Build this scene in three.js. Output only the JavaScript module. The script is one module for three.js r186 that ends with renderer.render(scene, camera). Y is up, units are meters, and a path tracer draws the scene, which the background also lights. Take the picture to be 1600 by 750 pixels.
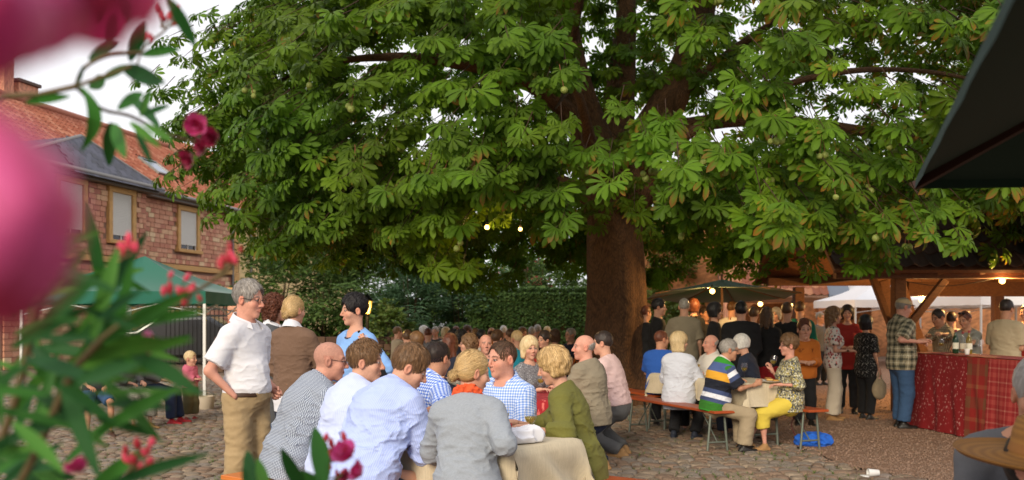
import * as THREE from 'three';
import { mergeGeometries } from 'three/addons/utils/BufferGeometryUtils.js';
import { RoundedBoxGeometry } from 'three/addons/geometries/RoundedBoxGeometry.js';
import { TextGeometry } from 'three/addons/geometries/TextGeometry.js';
import { FontLoader } from 'three/addons/loaders/FontLoader.js';
import { createNoise3D } from 'simplex-noise';

// ------------------------------------------------------------------ camera, sky, light, exposure
const scene = new THREE.Scene();
const FOCAL = 1500, HORIZON = 496, EYE = 1.5;                 // focal length and horizon row of a 1600 px wide picture
const camera = new THREE.PerspectiveCamera(2 * Math.atan(496 / FOCAL) * 180 / Math.PI, 1600 / 992, 0.02, 400);
camera.position.set(0, EYE, 0);
camera.lookAt(0, EYE, -10);
camera.setViewOffset(1600, 992, 0, 0, 1600, 750);             // rising lens: level camera, horizon low in the frame
camera.focus = 6.6; camera.userData.fStop = 2.8;
camera.updateProjectionMatrix();
scene.add(camera);

function mulberry(a) { return () => { a |= 0; a = a + 0x6D2B79F5 | 0; let t = Math.imul(a ^ a >>> 15, 1 | a); t = t + Math.imul(t ^ t >>> 7, 61 | t) ^ t; return ((t ^ t >>> 14) >>> 0) / 4294967296; }; }
let rnd = mulberry(20240611);
const noise = createNoise3D(mulberry(77));
const R = (a, b) => a + (b - a) * rnd();
const clamp = (x, a, b) => x < a ? a : x > b ? b : x;
const mix = (a, b, t) => a + (b - a) * t;
const sstep = (a, b, x) => { const t = clamp((x - a) / (b - a), 0, 1); return t * t * (3 - 2 * t); };

{ // evening overcast: bright even cloud deck, a little cooler and greyer in streaks, brighter over the setting sun behind the camera's left shoulder
  const w = 256, h = 128, data = new Float32Array(w * h * 4);
  for (let j = 0; j < h; j++) for (let i = 0; i < w; i++) {
    const el = (j + 0.5) / h * Math.PI - Math.PI / 2, az = (i + 0.5) / w * 2 * Math.PI;
    const dx = Math.cos(el) * Math.cos(az), dy = Math.sin(el), dz = Math.cos(el) * Math.sin(az);
    const n = noise(dx * 1.6, dy * 3.2, dz * 1.6) * 0.5 + noise(dx * 4.2, dy * 8, dz * 4.2) * 0.22;
    const k = 1.0 + 0.12 * n, o = (j * w + i) * 4;
    if (dy < -0.02) { data[o] = 0.10; data[o + 1] = 0.08; data[o + 2] = 0.065; }
    else { data[o] = 0.70 * k; data[o + 1] = 0.695 * k; data[o + 2] = (0.73 - 0.03 * n) * k; }
    data[o + 3] = 1;
  }
  const t = new THREE.DataTexture(data, w, h, THREE.RGBAFormat, THREE.FloatType);
  t.mapping = THREE.EquirectangularReflectionMapping; t.magFilter = t.minFilter = THREE.LinearFilter; t.needsUpdate = true;
  scene.background = t; scene.environment = t;
}
const sun = new THREE.DirectionalLight(new THREE.Color(1, 0.88, 0.69), 2.2);
sun.position.set(-9, 12, 16); sun.target.position.set(0, 1, -10);
sun.castShadow = true; sun.shadow.radius = 40; sun.shadow.mapSize.set(2048, 2048);
Object.assign(sun.shadow.camera, { left: -25, right: 25, top: 25, bottom: -25, near: 0.1, far: 90 });
scene.add(sun, sun.target);

const renderer = new THREE.WebGLRenderer({ antialias: true });
renderer.setSize(1024, 480);
renderer.shadowMap.enabled = true;
renderer.toneMapping = THREE.LinearToneMapping;
renderer.toneMappingExposure = 1.52;

// ------------------------------------------------------------------ helpers
const V = (x = 0, y = 0, z = 0) => new THREE.Vector3(x, y, z);
const gx = (px, D) => (px - 800) / FOCAL * D;                 // metres right of the camera axis
const hy = (py, D) => EYE + (HORIZON - py) / FOCAL * D;       // metres above the ground
const at = (px, py, D) => V(gx(px, D), hy(py, D), -D);
const used = {};
function numbered(name) { const n = used[name] = (used[name] ?? -1) + 1; return n ? name + '_' + String(n).padStart(3, '0') : name; }
function shade(o) { o.traverse(c => { if (c.isMesh) { c.castShadow = true; c.receiveShadow = true; } }); return o; }
function tag(o, label, category, group, kind) {
  if (label) o.userData.label = label; if (category) o.userData.category = category;
  if (group) o.userData.group = group; if (kind) o.userData.kind = kind; return o;
}
function thing(name, label, category, pos = [0, 0, 0], turn = 0, group) {
  const o = new THREE.Group(); o.name = numbered(name); o.position.set(...pos); o.rotation.y = turn; scene.add(o);
  return tag(o, label, category, group);
}
function part(name, geo, mat, parent) { const m = new THREE.Mesh(geo, mat); m.name = name; m.castShadow = m.receiveShadow = true; (parent || scene).add(m); return m; }
function structure(name, geo, mat, label) { const m = part(numbered(name), geo, mat, scene); tag(m, label, null, null, 'structure'); return m; }
function merge(list) { const l = list.map(g => { g = g.index ? g.toNonIndexed() : g; return g; }); const keys = Object.keys(l[0].attributes).filter(k => l.every(g => g.attributes[k])); for (const g of l) for (const k of Object.keys(g.attributes)) if (!keys.includes(k)) g.deleteAttribute(k); return mergeGeometries(l); }
function box(w, h, d, x = 0, y = 0, z = 0, bevel = 0) { const g = bevel ? new RoundedBoxGeometry(w, h, d, 1, Math.min(bevel, w / 2.1, h / 2.1, d / 2.1)) : new THREE.BoxGeometry(w, h, d); g.translate(x, y, z); return g; }
function bar(a, b, r, seg = 8, r2) { // round bar between two points
  const d = b.clone().sub(a), g = new THREE.CylinderGeometry(r2 ?? r, r, d.length(), seg, 1); g.translate(0, d.length() / 2, 0);
  g.applyQuaternion(new THREE.Quaternion().setFromUnitVectors(V(0, 1, 0), d.clone().normalize())); g.translate(a.x, a.y, a.z); return g;
}
function beam(a, b, w, h) { // square bar between two points
  const d = b.clone().sub(a), l = d.length(), g = new RoundedBoxGeometry(w, h, l, 1, Math.min(w, h) * 0.08), m = new THREE.Matrix4().lookAt(a, b, V(0, 1, 0));
  g.applyMatrix4(m); g.translate((a.x + b.x) / 2, (a.y + b.y) / 2, (a.z + b.z) / 2); return g;
}
function tube(pts, r, seg = 6, n) { return new THREE.TubeGeometry(new THREE.CatmullRomCurve3(pts), n || pts.length * 4, r, seg, false); }
function taper(pts, r0, r1, seg = 10, n, wob = 0) { // tapering limb along a curve
  const c = new THREE.CatmullRomCurve3(pts); n = n || pts.length * 5; const g = new THREE.TubeGeometry(c, n, 1, seg, false), P = g.attributes.position, p = V();
  for (let i = 0; i <= n; i++) { const q = c.getPointAt(i / n), r = mix(r0, r1, Math.pow(i / n, 0.8)); for (let j = 0; j <= seg; j++) { const k = i * (seg + 1) + j; p.fromBufferAttribute(P, k).sub(q); const w = wob ? 1 + wob * noise(p.x * 1.5 + q.x * 0.6, q.y * 0.5, p.z * 1.5 + q.z * 0.6) : 1; p.multiplyScalar(r * w).add(q); P.setXYZ(k, p.x, p.y, p.z); } }
  g.computeVertexNormals(); return g;
}
function lathe(pts, seg = 16) { return new THREE.LatheGeometry(pts.map(p => new THREE.Vector2(p[0], p[1])), seg); }
const rgb = (r, g, b) => new THREE.Color().setRGB(r, g, b);
const css = c => new THREE.Color(c);
function mat(c, rough = 0.85, extra = {}) { return new THREE.MeshStandardMaterial({ color: c instanceof THREE.Color ? c : css(c), roughness: rough, side: THREE.DoubleSide, ...extra }); }
function texture(size, fn, repeat, srgb = true) { // fn(u, v) -> [r, g, b] in 0..1
  const d = new Uint8Array(size * size * 4);
  for (let j = 0; j < size; j++) for (let i = 0; i < size; i++) { const c = fn(i / size, j / size), o = (j * size + i) * 4; d[o] = clamp(c[0], 0, 1) * 255; d[o + 1] = clamp(c[1], 0, 1) * 255; d[o + 2] = clamp(c[2], 0, 1) * 255; d[o + 3] = 255; }
  const t = new THREE.DataTexture(d, size, size); t.wrapS = t.wrapT = THREE.RepeatWrapping; t.magFilter = t.minFilter = THREE.LinearFilter; t.generateMipmaps = false;
  if (srgb) t.colorSpace = THREE.SRGBColorSpace; if (repeat) t.repeat.set(repeat[0], repeat[1]); t.needsUpdate = true; return t;
}
// tiling noise on the unit square
function tn(u, v, f, s = 0) { const a = u * 2 * Math.PI, b = v * 2 * Math.PI, r = f / 6.2832; return noise(Math.cos(a) * r + s * 7.3 + Math.cos(b) * r * 1.7, Math.sin(a) * r + Math.sin(b) * r * 1.3, Math.sin(b) * r - Math.cos(b) * r * 0.6 + s * 3.1); }
function hex(c) { const k = css(c).convertLinearToSRGB(); return [k.r, k.g, k.b]; }
function planarUV(g, ax = 'x', ay = 'z', s = 1) { const P = g.attributes.position, uv = new Float32Array(P.count * 2), f = { x: i => P.getX(i), y: i => P.getY(i), z: i => P.getZ(i) }; for (let i = 0; i < P.count; i++) { uv[i * 2] = f[ax](i) * s; uv[i * 2 + 1] = f[ay](i) * s; } g.setAttribute('uv', new THREE.BufferAttribute(uv, 2)); return g; }
function boxUV(g, s = 1) { // uv in metres by the face's main direction
  if (g.index) g = g.toNonIndexed(); const P = g.attributes.position, N = g.attributes.normal, uv = new Float32Array(P.count * 2);
  for (let i = 0; i < P.count; i++) { const x = Math.abs(N.getX(i)), y = Math.abs(N.getY(i)), z = Math.abs(N.getZ(i)); if (y >= x && y >= z) { uv[2 * i] = P.getX(i) * s; uv[2 * i + 1] = P.getZ(i) * s; } else if (x > z) { uv[2 * i] = P.getZ(i) * s; uv[2 * i + 1] = P.getY(i) * s; } else { uv[2 * i] = P.getX(i) * s; uv[2 * i + 1] = P.getY(i) * s; } }
  g.setAttribute('uv', new THREE.BufferAttribute(uv, 2)); return g;
}
const t0 = Date.now(); const stage = s => console.log(s, ((Date.now() - t0) / 1000).toFixed(1) + 's');
// ------------------------------------------------------------------ people: distance fields meshed with surface nets
function surfaceNets(f, lo, hi, cell, slack = 1.25) {
  const n = [0, 1, 2].map(i => Math.max(3, Math.ceil((hi[i] - lo[i]) / cell) + 1)), [nx, ny, nz] = n, val = new Float32Array(nx * ny * nz).fill(1), B = 5;
  const reach = (B * cell * 0.5 * 1.733 + cell) * slack;
  for (let bz = 0; bz < nz; bz += B) for (let by = 0; by < ny; by += B) for (let bx = 0; bx < nx; bx += B) {
    const c = f(lo[0] + (bx + B / 2) * cell, lo[1] + (by + B / 2) * cell, lo[2] + (bz + B / 2) * cell), far = Math.abs(c) > reach;
    if (far && c > 0) continue;
    for (let z = bz; z < Math.min(bz + B, nz); z++) for (let y = by; y < Math.min(by + B, ny); y++) for (let x = bx; x < Math.min(bx + B, nx); x++)
      val[x + nx * (y + ny * z)] = far ? -1 : f(lo[0] + x * cell, lo[1] + y * cell, lo[2] + z * cell);
  }
  const id = new Int32Array(nx * ny * nz).fill(-1), pos = [], idx = [], co = [0, 1, nx, nx + 1, nx * ny, nx * ny + 1, nx * ny + nx, nx * ny + nx + 1];
  const E = []; for (let a = 0; a < 8; a++) for (const b of [1, 2, 4]) if (!(a & b)) E.push([a, a | b]);
  for (let z = 0; z < nz - 1; z++) for (let y = 0; y < ny - 1; y++) for (let x = 0; x < nx - 1; x++) {
    const o = x + nx * (y + ny * z); let m = 0; for (let k = 0; k < 8; k++) if (val[o + co[k]] < 0) m |= 1 << k;
    if (m === 0 || m === 255) continue;
    let sx = 0, sy = 0, sz = 0, c = 0;
    for (const [a, b] of E) { if (((m >> a) & 1) === ((m >> b) & 1)) continue; const va = val[o + co[a]], vb = val[o + co[b]], t = va / (va - vb); sx += (a & 1) + t * ((b & 1) - (a & 1)); sy += ((a >> 1) & 1) + t * (((b >> 1) & 1) - ((a >> 1) & 1)); sz += (a >> 2) + t * ((b >> 2) - (a >> 2)); c++; }
    id[o] = pos.length / 3; pos.push(lo[0] + (x + sx / c) * cell, lo[1] + (y + sy / c) * cell, lo[2] + (z + sz / c) * cell);
  }
  const st = [1, nx, nx * ny];
  for (let z = 1; z < nz - 1; z++) for (let y = 1; y < ny - 1; y++) for (let x = 1; x < nx - 1; x++) {
    const o = x + nx * (y + ny * z), v = val[o] < 0;
    for (let k = 0; k < 3; k++) { if ((val[o + st[k]] < 0) === v) continue; const u = st[(k + 1) % 3], w = st[(k + 2) % 3], a = id[o], b = id[o - u], c = id[o - u - w], d = id[o - w]; if (a < 0 || b < 0 || c < 0 || d < 0) continue; if (v) idx.push(a, b, c, a, c, d); else idx.push(a, c, b, a, d, c); }
  }
  const nrm = new Float32Array(pos.length), e = cell * 0.5;
  for (let i = 0; i < pos.length; i += 3) { const x = pos[i], y = pos[i + 1], z = pos[i + 2]; let a = f(x + e, y, z) - f(x - e, y, z), b = f(x, y + e, z) - f(x, y - e, z), c = f(x, y, z + e) - f(x, y, z - e); const l = Math.hypot(a, b, c) || 1; nrm[i] = a / l; nrm[i + 1] = b / l; nrm[i + 2] = c / l; }
  return { pos, nrm, idx };
}
// a bone: capsule that tapers from ra to rb, flattened by q along the direction F; k is how softly it joins
function bone(a, b, ra, rb, k = 0.03, F = null, q = 1) {
  const o = { a, ax: a.x, ay: a.y, az: a.z, ra, rb, k, q, F: null }; const d = b.clone().sub(a);
  if (F) { o.F = F; o.fx = F.x; o.fy = F.y; o.fz = F.z; o.s = 1 / q - 1; d.addScaledVector(F, d.dot(F) * o.s); }
  o.dx = d.x; o.dy = d.y; o.dz = d.z; o.l = Math.max(d.lengthSq(), 1e-9); return o;
}
function dBone(o, x, y, z, off = 0) {
  x -= o.ax; y -= o.ay; z -= o.az; if (o.F) { const t = (x * o.fx + y * o.fy + z * o.fz) * o.s; x += o.fx * t; y += o.fy * t; z += o.fz * t; }
  let h = (x * o.dx + y * o.dy + z * o.dz) / o.l; h = h < 0 ? 0 : h > 1 ? 1 : h;
  const u = x - o.dx * h, v = y - o.dy * h, w = z - o.dz * h; return (Math.sqrt(u * u + v * v + w * w) - o.ra - (o.rb - o.ra) * h - off) * o.q;
}
function smin(a, b, k) { const h = k - Math.abs(a - b); return h > 0 ? Math.min(a, b) - h * h / (4 * k) : Math.min(a, b); }
function smax(a, b, k) { return -smin(-a, -b, k); }
function dBones(list, x, y, z, off = 0) { let d = 1e3; for (const o of list) { const e = dBone(o, x, y, z, off); d = d > 500 ? e : smin(d, e, o.k); } return d; }
function dEll(x, y, z, cx, cy, cz, rx, ry, rz) { x -= cx; y -= cy; z -= cz; const k0 = Math.sqrt(x * x / (rx * rx) + y * y / (ry * ry) + z * z / (rz * rz)), k1 = Math.sqrt(x * x / rx ** 4 + y * y / ry ** 4 + z * z / rz ** 4); return k1 < 1e-6 ? -Math.min(rx, ry, rz) : k0 * (k0 - 1) / k1; }
function dSph(x, y, z, cx, cy, cz, r) { return Math.hypot(x - cx, y - cy, z - cz) - r; }
function dCap(x, y, z, ax, ay, az, bx, by, bz, ra, rb) { const dx = bx - ax, dy = by - ay, dz = bz - az; x -= ax; y -= ay; z -= az; const h = clamp((x * dx + y * dy + z * dz) / (dx * dx + dy * dy + dz * dz), 0, 1); return Math.hypot(x - dx * h, y - dy * h, z - dz * h) - mix(ra, rb, h); }
function netGeo(m, color, xf, flip) { // arrays -> BufferGeometry, optional vertex colour and rigid transform
  const g = new THREE.BufferGeometry(), n = m.pos.length / 3;
  if (color) { const c = new Float32Array(n * 3); for (let i = 0; i < n; i++) { const k = color(m.pos[3 * i], m.pos[3 * i + 1], m.pos[3 * i + 2]); c[3 * i] = k[0]; c[3 * i + 1] = k[1]; c[3 * i + 2] = k[2]; } g.setAttribute('color', new THREE.BufferAttribute(c, 3)); }
  g.setAttribute('position', new THREE.BufferAttribute(new Float32Array(m.pos), 3)); g.setAttribute('normal', new THREE.BufferAttribute(m.nrm, 3));
  if (flip) for (let i = 0; i < m.idx.length; i += 3) { const t = m.idx[i]; m.idx[i] = m.idx[i + 1]; m.idx[i + 1] = t; }
  g.setIndex(m.idx);
  if (xf) { const P = g.attributes.position, N = g.attributes.normal, v = V(), M = new THREE.Matrix3().setFromMatrix4(xf); for (let i = 0; i < n; i++) { v.fromBufferAttribute(P, i).applyMatrix4(xf); P.setXYZ(i, v.x, v.y, v.z); v.fromBufferAttribute(N, i).applyMatrix3(M).normalize(); N.setXYZ(i, v.x, v.y, v.z); } }
  return g;
}
// ---- head, in its own frame: y up, z to the nose, origin between the ears, units of an adult head
function headField(f, wide = 1) {
  const jw = (f ? 0.054 : 0.060) * wide, jy = f ? -0.041 : -0.045;
  return (x, y, z) => {
    const ax = Math.abs(x);
    let d = dEll(x, y, z, 0, 0.032, -0.012, 0.0755 * wide, 0.088, 0.096);
    d = smin(d, dEll(x, y, z, 0, jy, 0.026, jw, 0.070, 0.064), 0.03);
    d = smin(d, dSph(x, y, z, 0, -0.099, 0.064, f ? 0.017 : 0.021), 0.03);
    d = smin(d, dSph(ax, y, z, 0.036, -0.026, 0.056, 0.028), 0.02);
    d = smin(d, dCap(ax, y, z, 0, 0.026, 0.083, 0.044, 0.028, 0.066, 0.011, 0.012), 0.016);
    d = smax(d, -dSph(ax, y, z, 0.031, 0.007, 0.106, 0.019), 0.014);
    d = smin(d, dSph(ax, y, z, 0.031, 0.006, 0.0775, 0.0125), 0.003);
    d = smin(d, dCap(x, y, z, 0, 0.016, 0.086, 0, -0.028, 0.110, 0.008, f ? 0.0105 : 0.0125), 0.010);
    d = smin(d, dSph(ax, y, z, 0.011, -0.033, 0.097, 0.0085), 0.006);
    d = smin(d, dCap(ax, y, z, 0, -0.0585, 0.0935, 0.021, -0.064, 0.082, 0.0052, 0.002), 0.006);
    d = smin(d, dCap(ax, y, z, 0, -0.0695, 0.0920, 0.018, -0.066, 0.083, 0.0066, 0.002), 0.006);
    d = smin(d, Math.max(dEll(ax, y, z, 0.0785 * wide, -0.004, -0.012, 0.011, 0.033, 0.021), -dEll(ax, y, z, 0.090 * wide, -0.002, -0.006, 0.009, 0.02, 0.011)), 0.006);
    return d;
  };
}
function skinColor(s) { // vertex colours of the head: skin, flush of cheeks, nose and ears, lips, brows, eyes, stubble or shaved scalp
  const k = s.skin, lip = s.female ? [0.42, 0.13, 0.11] : [k[0] * 0.80, k[1] * 0.55, k[2] * 0.55], br = s.brow, sc = s.scalp;
  return (x, y, z) => {
    const ax = Math.abs(x); let c = [k[0], k[1], k[2]];
    const n = noise(x * 120, y * 120, z * 120) * 0.06 + noise(x * 45, y * 45, z * 45) * 0.07 + noise(x * 16, y * 16, z * 16) * 0.09; c = c.map(v => v * (1 + n));
    const blush = Math.max(sstep(0.034, 0.006, Math.hypot(ax - 0.04, y + 0.026, z - 0.075)) * 0.7, sstep(0.026, 0.006, Math.hypot(x, y + 0.026, z - 0.112)) * 0.9, ax > 0.074 && y < 0.035 ? 0.8 : 0);
    c[1] *= 1 - 0.20 * blush; c[2] *= 1 - 0.24 * blush;
    if (z > 0.078 && ax < 0.021 && y < -0.0545 && y > -0.075) c = c.map((v, i) => mix(v, lip[i], s.female ? 0.75 : 0.6));
    if (z > 0.078 && ax < 0.020 && Math.abs(y + 0.0645) < 0.0022) c = [0.09, 0.03, 0.025];
    if (br && z > 0.05 && ax > 0.012 && ax < 0.052 && Math.abs(y - 0.030 + (ax - 0.03) ** 2 * 6) < 0.0055) c = c.map((v, i) => mix(v, br[i], 0.75));
    const ex = ax - 0.031, ey = y - 0.006, ee = Math.hypot(ex * 0.55, ey * 1.35);
    if (z > 0.07 && ee < 0.0105) { const r = Math.hypot(ex, ey); c = s.shut ? k.map(v => v * 0.8) : r < 0.0062 ? [0.03, 0.03, 0.03] : ee > 0.0068 ? [0.16, 0.08, 0.06] : [0.42, 0.36, 0.33]; }
    if (s.stubble && y < -0.03 && z > 0.0 && !(z > 0.076 && ax < 0.022 && y > -0.077 && y < -0.052)) c = c.map((v, i) => mix(v, [0.13, 0.10, 0.09][i], s.stubble * sstep(-0.03, -0.055, y)));
    if (sc) { const t = sstep(0.0, 0.02, y - 0.075 + Math.max(0, z) * 0.25 + 0.0) * 0 + sstep(0.03, -0.02, z - 0.03 + (0.05 - y) * 0.4) * sstep(-0.055, -0.03, y); c = c.map((v, i) => mix(v, sc[i], t * 0.6 * (0.7 + 0.3 * noise(x * 300, y * 300, z * 300)))); }
    return c;
  };
}
const HAIR = { // fields round the head for each cut
  short(o = {}) { const lift = o.lift ?? 0.011, nape = o.nape ?? -0.05, rec = o.recede ?? 0, side = o.side ?? 0.42; return (x, y, z) => {
    const ax = Math.abs(x), top = sstep(0.03, 0.1, y), low = sstep(0.02, -0.06, y); let d = dEll(x, y, z, 0, 0.034 + lift * 0.6, -0.014, 0.0770 + lift * side, 0.089 + lift * 1.1, 0.0985 + lift * 0.7);
    d += low * lift * 0.35; d -= (o.rough ?? 0.003) * 0.5 * noise(x * 36, y * 20, z * 36) + (o.spike ?? 0.002) * top * (noise(x * 42, y * 20, z * 42) + 0.6 * noise(x * 90, y * 40, z * 90));
    d = smax(d, -dEll(x, y, z, 0, -0.032 + rec * 0.6, 0.108 - rec, 0.070 + rec * 0.35, 0.116, 0.084 + rec), 0.006); d = smax(d, nape - y + z * 0.30 + 0.004 * noise(x * 50, 1, z * 50), 0.010);
    d = smax(d, -dEll(ax, y, z, 0.090, -0.016, -0.004, 0.024, 0.050, 0.034), 0.006); d = smax(d, -dEll(ax, y, z, 0.07, -0.075, 0.045, 0.05, 0.062, 0.058), 0.006); return d; }; },
  fringe(o = {}) { const b = HAIR.short({ lift: 0.006, rough: 0.003, ...o }); return (x, y, z) => smax(b(x, y, z), dEll(x, y, z, 0, -0.03, -0.13, 0.13, o.high ?? 0.092, 0.155), 0.01); },
  bob(o = {}) { const len = o.len ?? -0.10, v = o.vol ?? 0.020; return (x, y, z) => { const ax = Math.abs(x); let d = dEll(x, y, z, 0, 0.036 + v * 0.4, -0.016, 0.078 + v, 0.090 + v * 0.9, 0.100 + v * 0.9); d = smin(d, dCap(ax, y, z, 0.066, 0.02, -0.02, 0.070 + v * 0.4, len + 0.03, -0.005, 0.03 + v * 0.4, 0.022 + v * 0.3), 0.03); d = smin(d, dCap(x, y, z, 0, 0.02, -0.075, 0, len + 0.035, -0.07, 0.05, 0.045), 0.04); d = smin(d, dCap(ax, y, z, 0.04, 0.02, -0.06, 0.05, len + 0.03, -0.045, 0.05, 0.035), 0.03); d -= 0.0016 * noise(x * 34, y * 8, z * 34) + (o.wave ?? 0) * noise(x * 18, y * 22, z * 18); d = smax(d, -dEll(x, y, z, 0, -0.050 + (o.fringe ?? 0), 0.108, 0.066, 0.112, 0.074), 0.012); d = smax(d, len - y + 0.006 * noise(x * 60, 0, z * 60), 0.01); return d; }; },
  long(o = {}) { const len = o.len ?? -0.22; const b = HAIR.bob({ len: -0.1, vol: o.vol ?? 0.018, wave: o.wave ?? 0.005, fringe: o.fringe }); return (x, y, z) => { const ax = Math.abs(x); let d = smin(b(x, y, z), dCap(x, y, z, 0, -0.03, -0.085, 0, len, -0.10, 0.055, 0.035) - 0.004 * noise(x * 46, y * 12, z * 46), 0.03); d = smin(d, dCap(ax, y, z, 0.055, -0.04, -0.055, 0.075, len + 0.01, -0.06, 0.042, 0.03) - 0.004 * noise(x * 46, y * 12, z * 46), 0.03); return d; }; },
  bun(o = {}) { const b = HAIR.short({ lift: 0.012, nape: -0.062, rough: 0.0025 }), by = o.by ?? -0.028, bz = o.bz ?? -0.122, br = o.br ?? 0.036; return (x, y, z) => { let d = b(x, y, z); const ax = Math.abs(x); d = smin(d, dEll(ax, y, z, 0.03, 0.0, -0.05, 0.058, 0.062, 0.062), 0.02); const a = Math.atan2(y - by, x), r = Math.hypot(x, y - by); d = smin(d, dEll(x, y, z, 0, by, bz, br, br * 1.05, br * 0.85) + 0.003 * Math.sin(a * 2 + r * 160) + 0.002 * noise(x * 90, y * 90, z * 90), 0.008); return d; }; },
  curly(o = {}) { const len = o.len ?? -0.13; return (x, y, z) => { const ax = Math.abs(x); let d = dEll(x, y, z, 0, 0.04, -0.022, 0.104, 0.112, 0.116); d = smin(d, dCap(ax, y, z, 0.07, 0.0, -0.03, 0.08, len + 0.05, -0.02, 0.05, 0.04), 0.03); d = smin(d, dCap(x, y, z, 0, 0, -0.08, 0, len + 0.04, -0.075, 0.06, 0.05), 0.03); d -= 0.011 * noise(x * 38, y * 38, z * 38) + 0.006 * noise(x * 85, y * 85, z * 85); d = smax(d, -dEll(x, y, z, 0, -0.048, 0.105, 0.066, 0.112, 0.085), 0.01); return d; }; },
};
function hairColor(a, b) { return (x, y, z) => { const n = noise(x * 95, y * 16 + 3, z * 95) * 0.55 + noise(x * 30, y * 8, z * 30) * 0.45, t = clamp(0.42 + n * 0.5, 0, 1); return [mix(a[0], b[0], t), mix(a[1], b[1], t), mix(a[2], b[2], t)]; }; }
// ---- hand, in its own frame: y along the fingers, z out of the palm, x to the thumb
function handField(curl = 0.35, spread = 0.12, k = 1) {
  const C = [], seg = (ax, ay, az, bx, by, bz, ra, rb) => C.push([ax, ay, az, bx, by, bz, ra, rb]);
  const roots = [[0.029, 0.086, 0.066, 0.0082], [0.0095, 0.091, 0.074, 0.0086], [-0.010, 0.088, 0.068, 0.0083], [-0.0285, 0.078, 0.052, 0.0074]];
  roots.forEach(([x, y, l, r], i) => { let px = x, py = y, pz = 0, a = curl * (0.6 + i * 0.12), s = (1.2 - i) * spread * -0.5; px = x; const L = [0.45, 0.32, 0.26]; for (let j = 0; j < 3; j++) { const q = l * L[j], nx = px - Math.sin(s) * q, ny = py + Math.cos(a) * q, nz = pz + Math.sin(a) * q; seg(px, py, pz, nx, ny, nz, r * (1.05 - j * 0.06), r * (1.0 - j * 0.07)); px = nx; py = ny; pz = nz; a += curl * 1.25; } });
  const tc = curl * 0.5; seg(0.022, 0.022, 0.006, 0.046, 0.052, 0.014 + tc * 0.01, 0.0135, 0.0105); seg(0.046, 0.052, 0.014 + tc * 0.01, 0.052 - tc * 0.02, 0.083, 0.018 + tc * 0.03, 0.0102, 0.0082);
  return (x, y, z) => {
    const zz = z / 0.55; let d = dCap(x, y, zz, 0, 0.012, 0, 0, 0.05, 0, 0.027, 0.034) * 0.6; d = smin(d, dCap(x, y, zz, 0.022, 0.08, 0, -0.022, 0.074, 0, 0.017, 0.016) * 0.6, 0.02); d = smin(d, dCap(x, y, z, 0, -0.03, 0, 0, 0.01, 0, 0.026, 0.024), 0.02);
    for (const c of C) d = smin(d, dCap(x, y, z, ...c), 0.0035); return d;
  };
}
function strands(h, f, style, tone, M, count) { // fine locks that follow the fall of the hair
  const q = mulberry(count + h.pos.length), P = [], N = [], C = [], I = [], p = V(), d = V(), n = V(), w = V(), e = 0.002, nv = h.pos.length / 3;
  const grad = () => { n.set(f(p.x + e, p.y, p.z) - f(p.x - e, p.y, p.z), f(p.x, p.y + e, p.z) - f(p.x, p.y - e, p.z), f(p.x, p.y, p.z + e) - f(p.x, p.y, p.z - e)).normalize(); };
  for (let i = 0; i < count; i++) {
    const a = Math.floor(q() * nv) * 3; p.set(h.pos[a], h.pos[a + 1], h.pos[a + 2]); const len = style === 'short' || style === 'fringe' ? mix(0.022, 0.048, q()) : style === 'curly' ? 0.03 : mix(0.035, 0.075, q()), S = 3, b = P.length / 3, t = clamp(0.15 + q() * 0.8, 0, 1), j = 0.75 + 0.5 * q();
    const c = tone[0].map((v, k) => mix(v, tone[1][k], t) * j), curl = style === 'curly' ? 1.2 : 0.12, lift = (style === 'short' ? 0.0026 : 0.0018) * (0.4 + q());
    for (let k = 0; k <= S; k++) {
      grad(); const dist = f(p.x, p.y, p.z); p.addScaledVector(n, lift * (0.4 + k * (style === 'short' ? 0.5 : 0.15)) - dist * 0.9);
      if (style === 'bun') d.set(0 - p.x * 1.2, -0.03 - p.y, -0.13 - p.z).multiplyScalar(6); else if (style === 'short' || style === 'fringe') d.set(p.x, p.y - 0.15, p.z + 0.035).multiplyScalar(8).add(w.set(0, -0.25, p.y > 0.06 ? 0.5 : 0)); else d.set(p.x * 3, -1 + Math.max(0, p.y - 0.06) * 8, p.z * 3);
      d.add(w.set(q() - 0.5, q() - 0.5, q() - 0.5).multiplyScalar(curl * 2)); d.addScaledVector(n, -d.dot(n)).normalize(); w.crossVectors(d, n).normalize().multiplyScalar(0.0011 * (1 - k / (S + 1)) + 0.0003);
      P.push(p.x + w.x, p.y + w.y, p.z + w.z, p.x - w.x, p.y - w.y, p.z - w.z); N.push(n.x, n.y, n.z, n.x, n.y, n.z); C.push(...c, ...c); if (k < S) { const o = b + k * 2; I.push(o, o + 2, o + 1, o + 1, o + 2, o + 3); } p.addScaledVector(d, len / S);
    }
  }
  return (() => { const g = new THREE.BufferGeometry(); g.setAttribute('color', new THREE.BufferAttribute(new Float32Array(C), 3)); g.setAttribute('position', new THREE.BufferAttribute(new Float32Array(P), 3)); g.setAttribute('normal', new THREE.BufferAttribute(new Float32Array(N), 3)); g.setIndex(I); const R3 = new THREE.Matrix3().setFromMatrix4(M), v = V(); for (let i = 0; i < g.attributes.position.count; i++) { v.fromBufferAttribute(g.attributes.position, i).applyMatrix4(M); g.attributes.position.setXYZ(i, v.x, v.y, v.z); v.fromBufferAttribute(g.attributes.normal, i).applyMatrix3(R3).normalize(); g.attributes.normal.setXYZ(i, v.x, v.y, v.z); } return g; })();
}
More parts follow.
